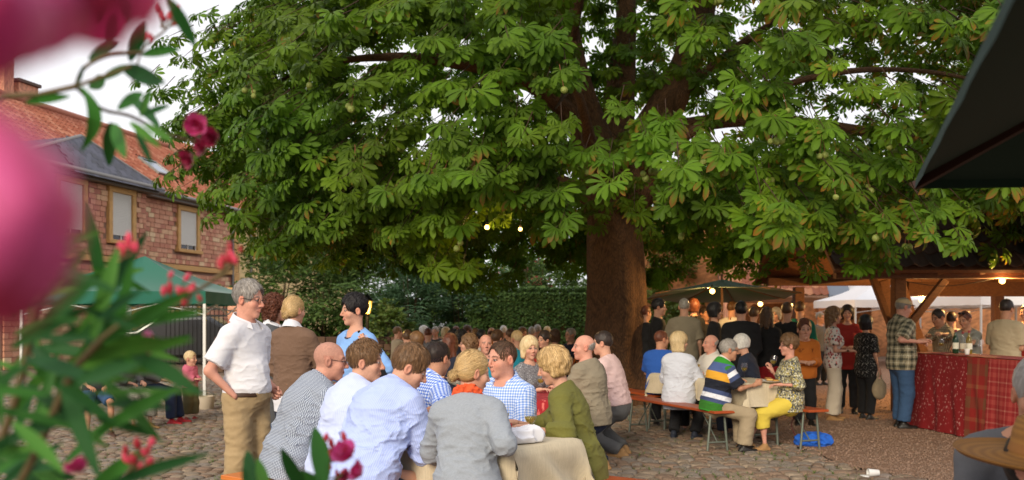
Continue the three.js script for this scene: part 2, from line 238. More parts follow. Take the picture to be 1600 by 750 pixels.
function ik(a, t, l1, l2, pole) { // two-bone reach; returns middle joint and end
  const d = t.clone().sub(a); let L = d.length(); const m = (l1 + l2) * 0.995; if (L > m) { d.multiplyScalar(m / L); L = m; } if (L < Math.abs(l1 - l2) + 0.02) { const q = Math.abs(l1 - l2) + 0.02; d.multiplyScalar(q / L); L = q; }
  const u = d.clone().normalize(), c = (l1 * l1 + L * L - l2 * l2) / (2 * L), h = Math.sqrt(Math.max(0, l1 * l1 - c * c)), p = pole.clone().addScaledVector(u, -pole.dot(u)).normalize();
  return [a.clone().addScaledVector(u, c).addScaledVector(p, h), a.clone().add(d)];
}
function skeleton(s) {
  const k = s.H / 1.75, f = s.female, J = { k }, lean = s.lean || 0, side = s.tilt || 0, tw = s.twist || 0;
  const up = (p, r = side) => V(-Math.sin(r), Math.cos(p) * Math.cos(r), Math.sin(p)).normalize();
  J.pelvis = V(0, s.sit ? s.sit + 0.105 * k : 0.935 * k, 0); J.u1 = up(lean * 0.75); J.u2 = up(lean * 1.05); J.u3 = up(lean * 1.3);
  J.waist = J.pelvis.clone().addScaledVector(J.u1, 0.15 * k); J.chest = J.waist.clone().addScaledVector(J.u2, 0.20 * k); J.neck = J.chest.clone().addScaledVector(J.u3, 0.185 * k);
  J.f1 = V(0, 0, 1).addScaledVector(J.u1, -J.u1.z).normalize(); const f2 = V(Math.sin(tw), 0, Math.cos(tw)); J.f2 = f2.addScaledVector(J.u2, -f2.dot(J.u2)).normalize(); J.r1 = V(1, 0, 0); J.r2 = J.u2.clone().cross(J.f2).normalize();
  const sw = (f ? 0.150 : 0.172) * k * (s.broad || 1); J.sh = { 1: J.neck.clone().addScaledVector(J.u3, -0.086 * k).addScaledVector(J.r2, sw), [-1]: J.neck.clone().addScaledVector(J.u3, -0.086 * k).addScaledVector(J.r2, -sw) };
  J.headQ = new THREE.Quaternion().setFromEuler(new THREE.Euler(s.hp || 0, s.hyaw || 0, s.hr || 0, 'YXZ'));
  const hu = V(0, 1, 0).applyQuaternion(J.headQ).add(J.u3.clone().multiplyScalar(0.8)).normalize(); J.headTop = hu; J.head = J.neck.clone().addScaledVector(hu, 0.172 * k).addScaledVector(V(0, 0, 1).applyQuaternion(J.headQ), 0.018 * k);
  return J;
}
const rotY = (v, a) => v.clone().applyAxisAngle(V(0, 1, 0), a);
const SKIN = { fair: [0.56, 0.30, 0.205], pink: [0.58, 0.28, 0.20], tan: [0.46, 0.225, 0.135], dark: [0.38, 0.18, 0.105] };
const TONE = { blond: [[0.30, 0.17, 0.06], [0.70, 0.48, 0.22]], fairblond: [[0.42, 0.29, 0.13], [0.80, 0.62, 0.36]], grey: [[0.16, 0.14, 0.12], [0.46, 0.42, 0.38]], white: [[0.45, 0.42, 0.38], [0.78, 0.75, 0.70]], brown: [[0.035, 0.018, 0.010], [0.13, 0.065, 0.030]], light: [[0.08, 0.04, 0.018], [0.25, 0.135, 0.06]], dark: [[0.012, 0.008, 0.007], [0.05, 0.030, 0.022]], auburn: [[0.05, 0.014, 0.007], [0.19, 0.06, 0.028]], black: [[0.006, 0.005, 0.006], [0.025, 0.02, 0.02]] };
const skinMat = new THREE.MeshPhysicalMaterial({ vertexColors: true, roughness: 0.62, specularIntensity: 0.5, side: THREE.DoubleSide });
const hairMat = new THREE.MeshPhysicalMaterial({ vertexColors: true, roughness: 0.5, specularIntensity: 0.7, sheen: 0.3, sheenRoughness: 0.5, side: THREE.DoubleSide });
const metalMat = mat('#555049', 0.35, { metalness: 0.8 }), shoeMat = { black: mat('#17130f', 0.5), brown: mat('#3f2412', 0.55), tan: mat('#9a7448', 0.8), red: mat('#a8151f', 0.7), white: mat('#d9d4cc', 0.7), navy: mat('#1c2230', 0.7) };
const PLACED = [];
function person(s) {
  // fit the height so that the head sits where the photograph has it
  s = { H: s.female ? 1.66 : 1.78, skinTone: 'fair', q: 2, ...s }; s.skin = SKIN[s.skinTone]; const tone = TONE[s.hair?.[1] || 'brown']; s.brow = s.brow ?? tone[0].map(v => v * 0.8 + 0.01);
  const yaw = (s.yaw || 0) * Math.PI / 180; for (const a of ['lean', 'tilt', 'twist', 'hyaw', 'hp', 'hr']) if (s[a]) s[a] *= Math.PI / 180;
  let J = skeleton(s); const ty = hy(s.hy, s.D), lim = s.child ? [0.8, 1.5] : [1.48, 1.98];
  for (let i = 0; i < 6; i++) { s.H = clamp(s.H * (1 + (ty - J.head.y) / (J.head.y - (s.sit || 0) * 0.9) * 0.9), ...lim); J = skeleton(s); }
  const hw = rotY(J.head, yaw), pos = V(gx(s.hx, s.D) - hw.x, s.dy || 0, -s.D - hw.z), k = J.k, f = s.female;
  PLACED.push([s.id || s.label.slice(0, 34), pos.x.toFixed(2), pos.z.toFixed(2), s.H.toFixed(2), (J.head.y - ty).toFixed(2)]);
  const toLocal = w => rotY(w.clone().sub(pos), -yaw);
  const bulk = s.bulk || 1, al = f ? 0.86 : 1, C = s.q === 1 ? { body: 0.022, head: 0.0060, hand: 0.0065, cloth: 0.0112 } : s.q === 2 ? { body: 0.029, head: 0.009, hand: 0.0085, cloth: 0.018 } : { body: 0.042, head: 0.0145, hand: 0.012, cloth: 0.030 };
  // arms and legs
  J.el = {}; J.wr = {}; J.kn = {}; J.an = {}; J.hp = {}; J.hd = {}; J.hn = {};
  for (const [sd, key] of [[1, 'aL'], [-1, 'aR']]) {
    const a = s[key], sh = J.sh[sd], l1 = 0.285 * k, l2 = 0.252 * k; let t, pole = V(sd * 0.45, -0.6, -0.75), hd = null, hn = null;
    if (!a || a === 'hang') { t = sh.clone().add(V(sd * 0.07 * k, -0.515 * k, 0.07 * k)); hn = V(-sd, 0, -0.2); pole = V(sd * 0.4, 0, -1); }
    else if (a === 'pocket') { t = J.pelvis.clone().add(V(sd * 0.185 * k, 0.02 * k, 0.06 * k)); hd = V(0, -1, 0.25); hn = V(-sd, 0, 0); pole = V(sd * 0.8, 0, -0.8); }
    else if (a === 'lap') { t = J.pelvis.clone().add(V(sd * 0.10, 0.09 * k, 0.27 * k)); hn = V(0, -1, 0); hd = V(-sd * 0.4, -0.1, 1); }
    else if (a === 'table') { t = J.pelvis.clone().add(V(sd * 0.14, 0.27 * k, 0.36 * k)); hn = V(0, -1, 0); hd = V(-sd * 0.5, 0, 1); }
    else if (a === 'glass') { t = J.chest.clone().add(V(sd * 0.16 * k, -0.02, 0.27 * k)); hn = V(-sd, 0, 0.2); hd = V(-sd * 0.5, 0.35, 0.9); }
    else if (a === 'waist') { t = J.waist.clone().add(V(sd * 0.10 * k, 0.02, 0.25 * k)); hn = V(-sd * 0.4, -0.8, 0); hd = V(-sd * 0.7, 0, 0.7); }
    else { t = a.w ? toLocal(at(...a.w)) : a.xyz ? toLocal(V(...a.xyz)) : V(...a.l); if (a.pole) pole = V(...a.pole); if (a.hd) hd = V(...a.hd); if (a.hn) hn = V(...a.hn); if (a.wd) hd = rotY(V(...a.wd), -yaw); if (a.wn) hn = rotY(V(...a.wn), -yaw); }
    [J.el[sd], J.wr[sd]] = ik(sh, t, l1, l2, pole); const fd = J.wr[sd].clone().sub(J.el[sd]).normalize(); J.hd[sd] = (hd ? hd.normalize().multiplyScalar(1.2).add(fd) : fd.clone()).normalize(); J.hn[sd] = hn || V(-sd * 0.6, -0.7, 0);
    const leg = s[sd === 1 ? 'lL' : 'lR']; J.hp[sd] = J.pelvis.clone().add(V(sd * 0.088 * k * (f ? 1.05 : 1), -0.03 * k, 0));
    const ft = leg ? V(...leg) : s.sit ? V(sd * 0.13, 0, 0.40 * k) : V(sd * 0.105 * k, 0, sd * (s.step ?? 0.03)); ft.y += 0.085 * k;
    [J.kn[sd], J.an[sd]] = ik(J.hp[sd], ft, (s.sit ? 0.435 : 0.415) * k, (s.sit ? 0.425 : 0.408) * k, s.sit ? V(sd * (s.knees ?? 0.18), 0.7, 1) : V(sd * 0.15, 0, 1));
  }
  // bones of the trunk and limbs
  const P = (v, u, a, w = null, b = 0) => { const r = v.clone().addScaledVector(u, a * k); if (w) r.addScaledVector(w, b * k); return r; };
  const fat = s.fat || 0, T = [];
  T.push(bone(P(J.pelvis, J.r1, -0.062, J.u1, -0.015), P(J.pelvis, J.r1, 0.062, J.u1, -0.015), 0.108 * k * bulk, 0.108 * k * bulk, 0.05, J.f1, s.sit ? 1 : 0.92));
  T.push(bone(P(J.pelvis, J.u1, -0.03), P(J.waist, J.u1, 0), (f ? 0.148 : 0.150) * k * bulk, (f ? 0.124 : 0.143) * k * bulk, 0.06, J.f1, 0.74));
  T.push(bone(J.waist, P(J.chest, J.u2, -0.01), (f ? 0.124 : 0.143) * k * bulk, (f ? 0.140 : 0.162) * k * bulk, 0.06, J.f2, 0.70));
  T.push(bone(P(J.chest, J.u2, -0.01), P(J.neck, J.u3, -0.085), (f ? 0.140 : 0.162) * k * bulk, (f ? 0.115 : 0.130) * k * bulk, 0.05, J.f2, 0.68));
  T.push(bone(P(J.sh[-1], J.r2, 0.035), P(J.sh[1], J.r2, -0.035), (f ? 0.052 : 0.060) * k, (f ? 0.052 : 0.060) * k, 0.05));
  for (const sd of [1, -1]) T.push(bone(P(J.neck, J.u3, 0.006), P(J.sh[sd], J.u3, 0.006), 0.042 * k, 0.036 * k, 0.04));
  if (fat) T.push(bone(P(J.pelvis, J.u1, 0.07, J.f1, 0.05 + fat * 0.02), P(J.waist, J.u1, 0.03, J.f1, 0.05), (0.10 + 0.035 * fat) * k, 0.095 * k, 0.08));
  if (f) for (const sd of [1, -1]) T.push(bone(P(P(J.chest, J.f2, 0.082), J.r2, sd * 0.066, J.u2, -0.028), P(P(J.chest, J.f2, 0.086), J.r2, sd * 0.068, J.u2, -0.035), 0.056 * k * (s.bust || 1), 0.056 * k * (s.bust || 1), 0.05));
  if (s.hunch) T.push(bone(P(J.chest, J.f2, -0.05, J.u2, 0.02), P(J.neck, J.f2, -0.02, J.u3, -0.04), 0.10 * k, 0.075 * k, 0.08));
  const A = {}, L = {};
  for (const sd of [1, -1]) {
    A[sd] = [bone(J.sh[sd], J.el[sd], 0.052 * k * al * Math.sqrt(bulk), 0.041 * k * al, 0.03), bone(J.el[sd], J.wr[sd], 0.0425 * k * al, 0.0265 * k * al, 0.025)];
    const calf = J.kn[sd].clone().lerp(J.an[sd], 0.32), back = V(0, 0, -0.012 * k);
    L[sd] = [bone(J.hp[sd], J.kn[sd], 0.084 * k * bulk, 0.055 * k, 0.04), bone(J.kn[sd], J.an[sd], 0.054 * k, 0.034 * k, 0.03), bone(calf.clone().add(back), calf.clone().lerp(J.an[sd], 0.3).add(back), 0.051 * k, 0.040 * k, 0.03)];
  }
  const neck = bone(P(J.neck, J.u3, -0.05), J.head.clone().addScaledVector(J.headTop, -0.03 * k).addScaledVector(V(0, 0, 1).applyQuaternion(J.headQ), -0.02 * k), (f ? 0.052 : 0.062) * k, (f ? 0.045 : 0.055) * k, 0.03);
  const all = [...T, neck, ...A[1], ...A[-1]]; if (!s.noLegs) all.push(...L[1], ...L[-1]);
  const bounds = (pts, m) => { const b = new THREE.Box3().setFromPoints(pts).expandByScalar(m); return [b.min.toArray(), b.max.toArray()]; };
  const o = new THREE.Group(); o.name = numbered('person'); o.position.copy(pos); o.rotation.y = yaw; scene.add(o); tag(o, s.label, 'person', s.group);
  // --- the body
  const sk = s.skin, bodyPts = [J.pelvis, J.neck, J.head, ...[1, -1].flatMap(d => [J.sh[d], J.el[d], J.wr[d], ...(s.noLegs ? [] : [J.kn[d], J.an[d]])])];
  const plain = (x, y, z) => { const n = 1 + 0.06 * noise(x * 12, y * 12, z * 12); return [sk[0] * n, sk[1] * n, sk[2] * n]; };
  const pieces = [netGeo(surfaceNets((x, y, z) => dBones(all, x, y, z, -0.004), ...bounds(bodyPts, 0.19 * k * bulk), C.body), plain)];
  const hs = (s.child ? 1.22 : 1) * Math.pow(k, 0.6) * (f ? 1.0 : 1.045) * (s.hs || 1), HM = new THREE.Matrix4().compose(J.head, J.headQ, V(hs, hs, hs)), HI = HM.clone().invert();
  const nk = [J.neck.clone().addScaledVector(J.u3, -0.06 * k).applyMatrix4(HI), V(0, -0.045, -0.022)], hf = headField(f, s.wide || 1), nr = f ? 0.047 : 0.057;
  const hfield = (x, y, z) => smin(hf(x, y, z), dCap(x, y, z, nk[0].x, nk[0].y, nk[0].z, nk[1].x, nk[1].y, nk[1].z, nr * 1.12, nr), 0.025);
  pieces.push(netGeo(surfaceNets(hfield, [-0.115, Math.min(-0.2, nk[0].y - 0.06), Math.min(-0.14, nk[0].z - 0.07)], [0.115, 0.135, 0.14], C.head, 1.5), skinColor(s), HM));
  for (const sd of [1, -1]) {
    if (s[sd === 1 ? 'aL' : 'aR'] === 'pocket') continue;
    const y = J.hd[sd], z = J.hn[sd].clone().addScaledVector(y, -J.hn[sd].dot(y)).normalize(), x = y.clone().cross(z).multiplyScalar(sd === 1 ? -1 : 1), hk = k * (f ? 0.93 : 1.0) * (s.child ? 1.1 : 1), spec = s[sd === 1 ? 'aL' : 'aR'];
    const M = new THREE.Matrix4().makeBasis(x, y, z).scale(V(hk, hk, hk)).setPosition(J.wr[sd]), n = surfaceNets(handField(spec?.curl ?? 0.42, 0.14), [-0.06, -0.05, -0.04], [0.08, 0.18, 0.11], C.hand);
    pieces.push(netGeo(n, plain, M, sd === 1)); (s.hands = s.hands || {})[sd] = M;
  }
  part('body', mergeGeometries(pieces), skinMat, o);
  // --- clothes
  const seed = (pos.x * 13.7 + pos.z * 7.1) % 50;
  const folds = (x, y, z, amp) => amp ? amp * (0.95 * crease(noise(x * 2.4 + y * 3 + seed, y * 5.0 - x * 2.5, z * 2.4)) + 0.7 * crease(noise(x * 4.5 - y * 6, y * 9 + seed + x * 4, z * 4.5)) + 0.35 * crease(noise(x * 9 + y * 9, y * 17 + seed, z * 9)) + 0.5 * noise(x * 3 + seed, y * 3, z * 3)) : 0;
  const crease = v => { const a = 1 - Math.abs(v); return a * a * a - 0.25; };
  function garment(name, field, pts, m, material, groups) {
    const n = surfaceNets(field, ...bounds(pts, m), C.cloth * (name === 'trousers' ? 1.6 : 1)); if (!n.pos.length) return null;
    let g; if (!material.map) g = netGeo(n); else { // cloth print wraps each limb: uv in metres round and along its axis
      const cnt = n.idx.length, pp = new Float32Array(cnt * 3), nn = new Float32Array(cnt * 3), uv = new Float32Array(cnt * 2);
      for (let i = 0; i < cnt; i += 3) {
        let cx = 0, cy = 0, cz = 0; for (let j = 0; j < 3; j++) { const a = n.idx[i + j] * 3; cx += n.pos[a] / 3; cy += n.pos[a + 1] / 3; cz += n.pos[a + 2] / 3; }
        let best = groups[0], bd = 1e9; for (const G of groups) { const d = dBones(G.b, cx, cy, cz); if (d < bd) { bd = d; best = G; } }
        if (best.flat) { const a = n.idx[i] * 3, fn = Math.abs(n.nrm[a] * best.f.x + n.nrm[a + 1] * best.f.y + n.nrm[a + 2] * best.f.z), rn = Math.abs(n.nrm[a] * best.r.x + n.nrm[a + 1] * best.r.y + n.nrm[a + 2] * best.r.z); best.flatF = rn > fn * 1.3; }
        const c = V(cx, cy, cz).sub(best.o), ca = Math.atan2(c.dot(best.r), c.dot(best.f));
        for (let j = 0; j < 3; j++) { const a = n.idx[i + j] * 3, w = i + j; for (let e = 0; e < 3; e++) { pp[w * 3 + e] = n.pos[a + e]; nn[w * 3 + e] = n.nrm[a + e]; } const v = V(n.pos[a], n.pos[a + 1], n.pos[a + 2]).sub(best.o); let an = Math.atan2(v.dot(best.r), v.dot(best.f)) - ca; an -= Math.round(an / 6.28319) * 6.28319; uv[w * 2] = best.flat ? (best.flatF ? v.dot(best.f) + 0.1 : v.dot(best.r)) : (an + ca) * best.rad; uv[w * 2 + 1] = v.dot(best.u); }
      }
      g = new THREE.BufferGeometry(); g.setAttribute('position', new THREE.BufferAttribute(pp, 3)); g.setAttribute('normal', new THREE.BufferAttribute(nn, 3)); g.setAttribute('uv', new THREE.BufferAttribute(uv, 2));
    }
    return part(name, g, material, o);
  }
  const axis = (b, a, c, fw, rad) => { const u = c.clone().sub(a).normalize(), ff = fw.clone().addScaledVector(u, -fw.dot(u)).normalize(); return { b, o: a, u, f: ff, r: u.clone().cross(ff), rad }; };
  const torsoG = { ...axis(T, J.pelvis, J.chest, J.f2, 0.15), flat: true }, legG = d => [axis([L[d][0]], J.hp[d], J.kn[d], V(0, 0.6, 1), 0.085), axis([L[d][1]], J.kn[d], J.an[d], V(0, 0, 1), 0.06)];
  if (s.top) for (const t of Array.isArray(s.top) ? s.top : [s.top]) {
    const off = t.off ?? 0.012, hem = t.hem ?? 0.10, sl = t.sleeve ?? 1.9, amp = t.amp ?? 0.006, nh = t.neck ?? 0.012, nd = neck, vd = t.v || 0, flare = t.flare || 0;
    const capU = {}, pts = [P(J.pelvis, J.u1, -hem), J.neck, J.pelvis], sb = {};
    for (const sd of [1, -1]) {
      const s1 = Math.min(sl, 1), s2 = Math.max(0, sl - 1), e1 = J.sh[sd].clone().lerp(J.el[sd], s1), e2 = J.el[sd].clone().lerp(J.wr[sd], s2); pts.push(J.sh[sd], e1);
      sb[sd] = []; if (sl > 0) { sb[sd].push({ b: bone(J.sh[sd], e1, 0.056 * k * al * Math.sqrt(bulk) + off, mix(0.056, 0.045, s1) * k * al + off + (sl < 1 ? 0.012 : 0), 0.03), c: s2 ? null : [e1, e1.clone().sub(J.sh[sd]).normalize()] }); if (s2) { pts.push(J.el[sd], e2); sb[sd].push({ b: bone(J.el[sd], e2, 0.0455 * k * al + off, mix(0.043, 0.032, s2) * k * al + off + 0.002, 0.03), c: [e2, e2.clone().sub(J.el[sd]).normalize()] }); } }
    }
    const hp0 = P(J.pelvis, J.u1, -hem), TT = [...T]; if (hem > 0.12 && !s.sit) TT.push(bone(P(J.pelvis, J.u1, 0), hp0, 0.150 * k * bulk, 0.155 * k * bulk + flare, 0.05, J.f1, 0.76)); if (s.sit && hem > 0.05) TT.push(bone(P(J.pelvis, J.u1, 0.02), P(J.pelvis, J.u1, -hem), 0.150 * k * bulk, 0.160 * k * bulk, 0.05, J.f1, 0.86));
    const ga = (p, x, y, z, r) => Math.exp(-((x - p.x) ** 2 + (y - p.y) ** 2 + (z - p.z) ** 2) / (r * r)), pit = { 1: P(J.sh[1], J.u3, -0.10, J.r2, -0.03), [-1]: P(J.sh[-1], J.u3, -0.10, J.r2, 0.03) }, pull = (x, y, z) => { const w = (x - J.waist.x) * J.u1.x + (y - J.waist.y) * J.u1.y + (z - J.waist.z) * J.u1.z; return 0.4 + 0.95 * Math.max(Math.exp(-w * w / 0.02), ga(J.el[1], x, y, z, 0.13), ga(J.el[-1], x, y, z, 0.13), ga(pit[1], x, y, z, 0.12), ga(pit[-1], x, y, z, 0.12)); }; // cloth creases where the body bends
    const nc = P(J.neck, J.u3, t.high ?? (t.collar ? 0.034 : 0.016)), nn_ = J.u3.clone().addScaledVector(J.f2, 0.32).normalize(), fieldTop = (x, y, z) => {
      let d = dBones(TT, x, y, z, off); for (const sd of [1, -1]) for (const q of sb[sd]) { let e = dBone(q.b, x, y, z); if (q.c) e = smax(e, (x - q.c[0].x) * q.c[1].x + (y - q.c[0].y) * q.c[1].y + (z - q.c[0].z) * q.c[1].z, 0.006); d = smin(d, e, 0.028); }
      d -= folds(x, y, z, amp * pull(x, y, z)); d = smax(d, -((x - hp0.x) * J.u1.x + (y - hp0.y) * J.u1.y + (z - hp0.z) * J.u1.z), 0.006);
      d = smax(d, -(dBone(nd, x, y, z) - nh), 0.006); d = smax(d, (x - nc.x) * nn_.x + (y - nc.y) * nn_.y + (z - nc.z) * nn_.z, 0.008);
      if (vd) { const ux = x - J.neck.x, uy = y - J.neck.y, uz = z - J.neck.z, fr = ux * J.f2.x + uy * J.f2.y + uz * J.f2.z, ri = Math.abs(ux * J.r2.x + uy * J.r2.y + uz * J.r2.z), u = ux * J.u2.x + uy * J.u2.y + uz * J.u2.z; if (fr > 0) d = smax(d, Math.min(u + vd, 0.055 - ri + Math.min(0, u) * 0.4), 0.006); }
      return d;
    };
    garment(t.name || 'shirt', fieldTop, pts, 0.21 * k * bulk + off + flare, t.mat, [torsoG, ...[1, -1].flatMap(d => [axis([A[d][0]], J.sh[d], J.el[d], V(0, 0, 1), 0.06), axis([A[d][1]], J.el[d], J.wr[d], V(0, 1, 0.5), 0.045)])]);
    if (t.collar) { // folded collar round the neck, open at the front
      const pos_ = [], ix = [], n = 30, g0 = t.gap ?? 0.5, prof = [[0.004, -0.016], [0.005, 0.032], [0.013, 0.037], [0.038, -0.010], [0.034, -0.013]];
      const base = P(J.neck, J.u3, 0.022 + (t.rise || 0)), uu = J.headTop.clone().add(J.u3).normalize(), ff = J.f2.clone().addScaledVector(uu, -J.f2.dot(uu)).normalize(), rr = uu.clone().cross(ff);
      for (let i = 0; i <= n; i++) { const a = g0 + (2 * Math.PI - 2 * g0) * i / n, fr = Math.cos(a), w = Math.exp(-Math.min(i, n - i) * 0.35); for (const [dr, dh] of prof) { const rad = (f ? 0.054 : 0.066) * k + dr * (1 + w * 0.5), v = base.clone().addScaledVector(ff, fr * rad * 1.12 - 0.004).addScaledVector(rr, Math.sin(a) * rad).addScaledVector(uu, dh * (1 - 0.25 * fr) - 0.022 * (fr + 0.4) - (dh < 0 ? w * 0.022 : w * 0.01)); pos_.push(v.x, v.y, v.z); } }
      for (let i = 0; i < n; i++) for (let j = 0; j < 4; j++) { const a = i * 5 + j; ix.push(a, a + 5, a + 1, a + 1, a + 5, a + 6); }
      const g = new THREE.BufferGeometry(); g.setAttribute('position', new THREE.Float32BufferAttribute(pos_, 3)); g.setIndex(ix); planarUV(g, 'x', 'y'); g.computeVertexNormals(); part('collar', g, t.collar === true ? t.mat : t.collar, o);
    }
  }
  if (s.bottom) {
    const t = s.bottom, off = t.off ?? 0.014, len = t.len ?? 1.93, amp = t.amp ?? 0.006, topHem = s.top ? Math.max(...(Array.isArray(s.top) ? s.top : [s.top]).map(q => q.hem ?? 0.10)) : -1, cut = P(J.pelvis, J.u1, s.sit ? t.rise ?? 0.03 : topHem > 0 ? Math.min(t.rise ?? 0.075, 0.035 - topHem) : t.rise ?? 0.075), pts = [J.pelvis, cut];
    if (t.skirt) { const e = s.sit ? J.kn[1].clone().lerp(J.kn[-1], 0.5).addScaledVector(V(0, -0.02, 0.02), 1) : V(0, t.skirt, 0), lb = [T[0], T[1], bone(J.pelvis, e, 0.14 * k, s.sit ? 0.12 : 0.17 + (t.flare || 0), 0.05, s.sit ? null : V(0, 0, 1), s.sit ? 1 : 0.8)]; pts.push(e); if (s.sit) { lb.push(L[1][0], L[-1][0]); lb.push(bone(e, V(e.x, t.skirt, e.z - 0.03), 0.11, 0.13, 0.04)); pts.push(V(e.x, t.skirt, e.z)); } garment('skirt', (x, y, z) => smax(smax(dBones(lb, x, y, z, off) - folds(x, y, z, amp * 1.6), (x - cut.x) * J.u1.x + (y - cut.y) * J.u1.y + (z - cut.z) * J.u1.z, 0.006), t.skirt - y, 0.006), pts, 0.24 * k, t.mat, [torsoG]); }
    else {
      const lb = [T[0], T[1]], cu = {}; if (fat) lb.push(T[7]);
      for (const sd of [1, -1]) { const s1 = Math.min(len, 1), s2 = Math.max(0, len - 1), e1 = J.hp[sd].clone().lerp(J.kn[sd], s1), e2 = J.kn[sd].clone().lerp(J.an[sd], s2), loose = t.loose ?? 0.016; pts.push(e1, e2); cu[sd] = [bone(J.hp[sd], e1, 0.088 * k * bulk + off, mix(0.088, 0.060, s1) * k + off + loose * 0.5, 0.035)]; if (s2) cu[sd].push(bone(J.kn[sd], e2, 0.060 * k + off + loose * 0.5, mix(0.056, 0.040, s2) * k + off + loose, 0.03)); const e = s2 ? e2 : e1, dir = e.clone().sub(s2 ? J.kn[sd] : J.hp[sd]).normalize(); cu[sd].cut = [e, dir]; }
      garment(t.name || 'trousers', (x, y, z) => { let d = dBones(lb, x, y, z, off); for (const sd of [1, -1]) { let e = dBones(cu[sd], x, y, z); const [c, v] = cu[sd].cut; e = smax(e, (x - c.x) * v.x + (y - c.y) * v.y + (z - c.z) * v.z, 0.006); d = smin(d, e, 0.03); } d -= folds(x, y, z, amp); return smax(d, (x - cut.x) * J.u1.x + (y - cut.y) * J.u1.y + (z - cut.z) * J.u1.z, 0.006); }, pts, 0.19 * k * bulk, t.mat, [torsoG, ...legG(1), ...legG(-1)]);
    }
  }
  if (s.belt) { const c = P(J.pelvis, J.u1, (s.bottom.rise ?? 0.075) - 0.02); const pts = [c]; garment('belt', (x, y, z) => Math.max(dBones(fat ? [T[0], T[1], T[7]] : [T[0], T[1]], x, y, z, (s.bottom.off ?? 0.014) + 0.006), Math.abs((x - c.x) * J.u1.x + (y - c.y) * J.u1.y + (z - c.z) * J.u1.z) - 0.018), [P(c, J.r1, 0.1), P(c, J.r1, -0.1)], 0.16, s.belt); }
  if (s.shoes) for (const sd of [1, -1]) { // sole, upper and toe in the direction of the shin
    const a = J.an[sd], fw = s.feetDir ? V(...s.feetDir) : V(sd * 0.22, 0, 1).normalize(), pit = s.toeUp || 0; fw.y = pit; fw.normalize(); const heel = a.clone().addScaledVector(fw, -0.045 * k); heel.y = a.y - 0.052 * k; const toe = heel.clone().addScaledVector(fw, 0.20 * k), bh = bone(heel, heel.clone().addScaledVector(fw, 0.05 * k), 0.036 * k, 0.040 * k), bf = bone(heel.clone().addScaledVector(fw, 0.1 * k), toe, 0.046 * k, 0.036 * k, 0.03, V(0, 1, 0), 0.75), ba = bone(a.clone(), heel.clone().addScaledVector(fw, 0.10 * k), 0.042 * k, 0.034 * k);
    const g = surfaceNets((x, y, z) => smax(smin(smin(dBone(bh, x, y, z), dBone(bf, x, y, z), 0.03), dBone(ba, x, y, z), 0.03), a.y - 0.083 * k - y, 0.005), ...bounds([a, heel, toe], 0.09), s.q === 1 ? 0.012 : 0.016);
    part('shoe', netGeo(g), s.shoes, o);
  }
  // --- hair, spectacles, scarf, cap
  if (s.hair) { const [style, , opt] = s.hair, big = style === 'curly' || style === 'long' || style === 'bob', hfun = HAIR[style](opt), inset = s.q === 1 ? 0.003 : 0, h = surfaceNets((x, y, z) => hfun(x, y, z) + inset, [-0.15, style === 'long' ? -0.30 : big ? -0.18 : -0.11, -0.20], [0.15, 0.17, 0.14], C.head * 1.2, 1.5); if (h.pos.length) { const list = [netGeo(h, hairColor(...tone), HM)]; if (s.q === 1) list.push(strands(h, HAIR[style](opt), style, tone, HM, style === 'fringe' ? 1400 : 3300)); part('hair', mergeGeometries(list), hairMat, o); } }
  if (s.glasses) { const L_ = [], q = (x, y, z) => V(x, y, z).applyMatrix4(HM); for (const sd of [1, -1]) { const ring = []; for (let i = 0; i <= 12; i++) { const a = i / 12 * 6.2832; ring.push(q(sd * 0.033 + Math.cos(a) * 0.023, 0.004 + Math.sin(a) * 0.016, 0.102 - Math.abs(Math.cos(a) * 0.5 + 0.5) * 0.004 * 1)); } L_.push(tube(ring, 0.0018 * hs, 5, 24)); L_.push(tube([q(sd * 0.056, 0.008, 0.098), q(sd * 0.074, 0.008, 0.06), q(sd * 0.083, 0.010, 0.0), q(sd * 0.080, -0.004, -0.022)], 0.0019 * hs, 5, 12)); } L_.push(tube([q(-0.011, 0.008, 0.104), q(0, 0.011, 0.108), q(0.011, 0.008, 0.104)], 0.0018 * hs, 5, 6)); part('glasses', merge(L_), s.glasses, o); }
  if (s.scarf) { const c = P(J.neck, J.u3, 0.03), ff = J.f2, rr = J.r2; garment('scarf', (x, y, z) => { const a = x - c.x, b = y - c.y, e = z - c.z, u = a * J.u3.x + b * J.u3.y + e * J.u3.z, fr = a * ff.x + b * ff.y + e * ff.z, ri = a * rr.x + b * rr.y + e * rr.z, rad = Math.hypot(ri, fr * 0.9) - 0.068, hgt = u + fr * 0.25; return Math.hypot(rad, hgt * 0.75) - 0.02 - 0.007 * noise(Math.atan2(ri, fr) * 2.0, u * 40, 3) - 0.004 * noise(x * 30, y * 50, z * 30); }, [c], 0.16, s.scarf); if (s.tail) { const tb = bone(P(J.neck, ff, 0.10, rr, -0.03), P(J.pelvis, ff, 0.20, rr, -0.05), 0.03, 0.036, 0.02, ff, 0.6); garment('scarf_tail', (x, y, z) => dBone(tb, x, y, z) - 0.004 * noise(x * 40, y * 9, z * 40), [P(J.neck, ff, 0.11), P(J.pelvis, ff, 0.22)], 0.06, s.scarf); } }
  s.J = J; s.group_ = o; s.HM = HM; s.pos = pos; s.yawR = yaw; s.toLocal = toLocal; s.hsc = hs;
  return s;
}
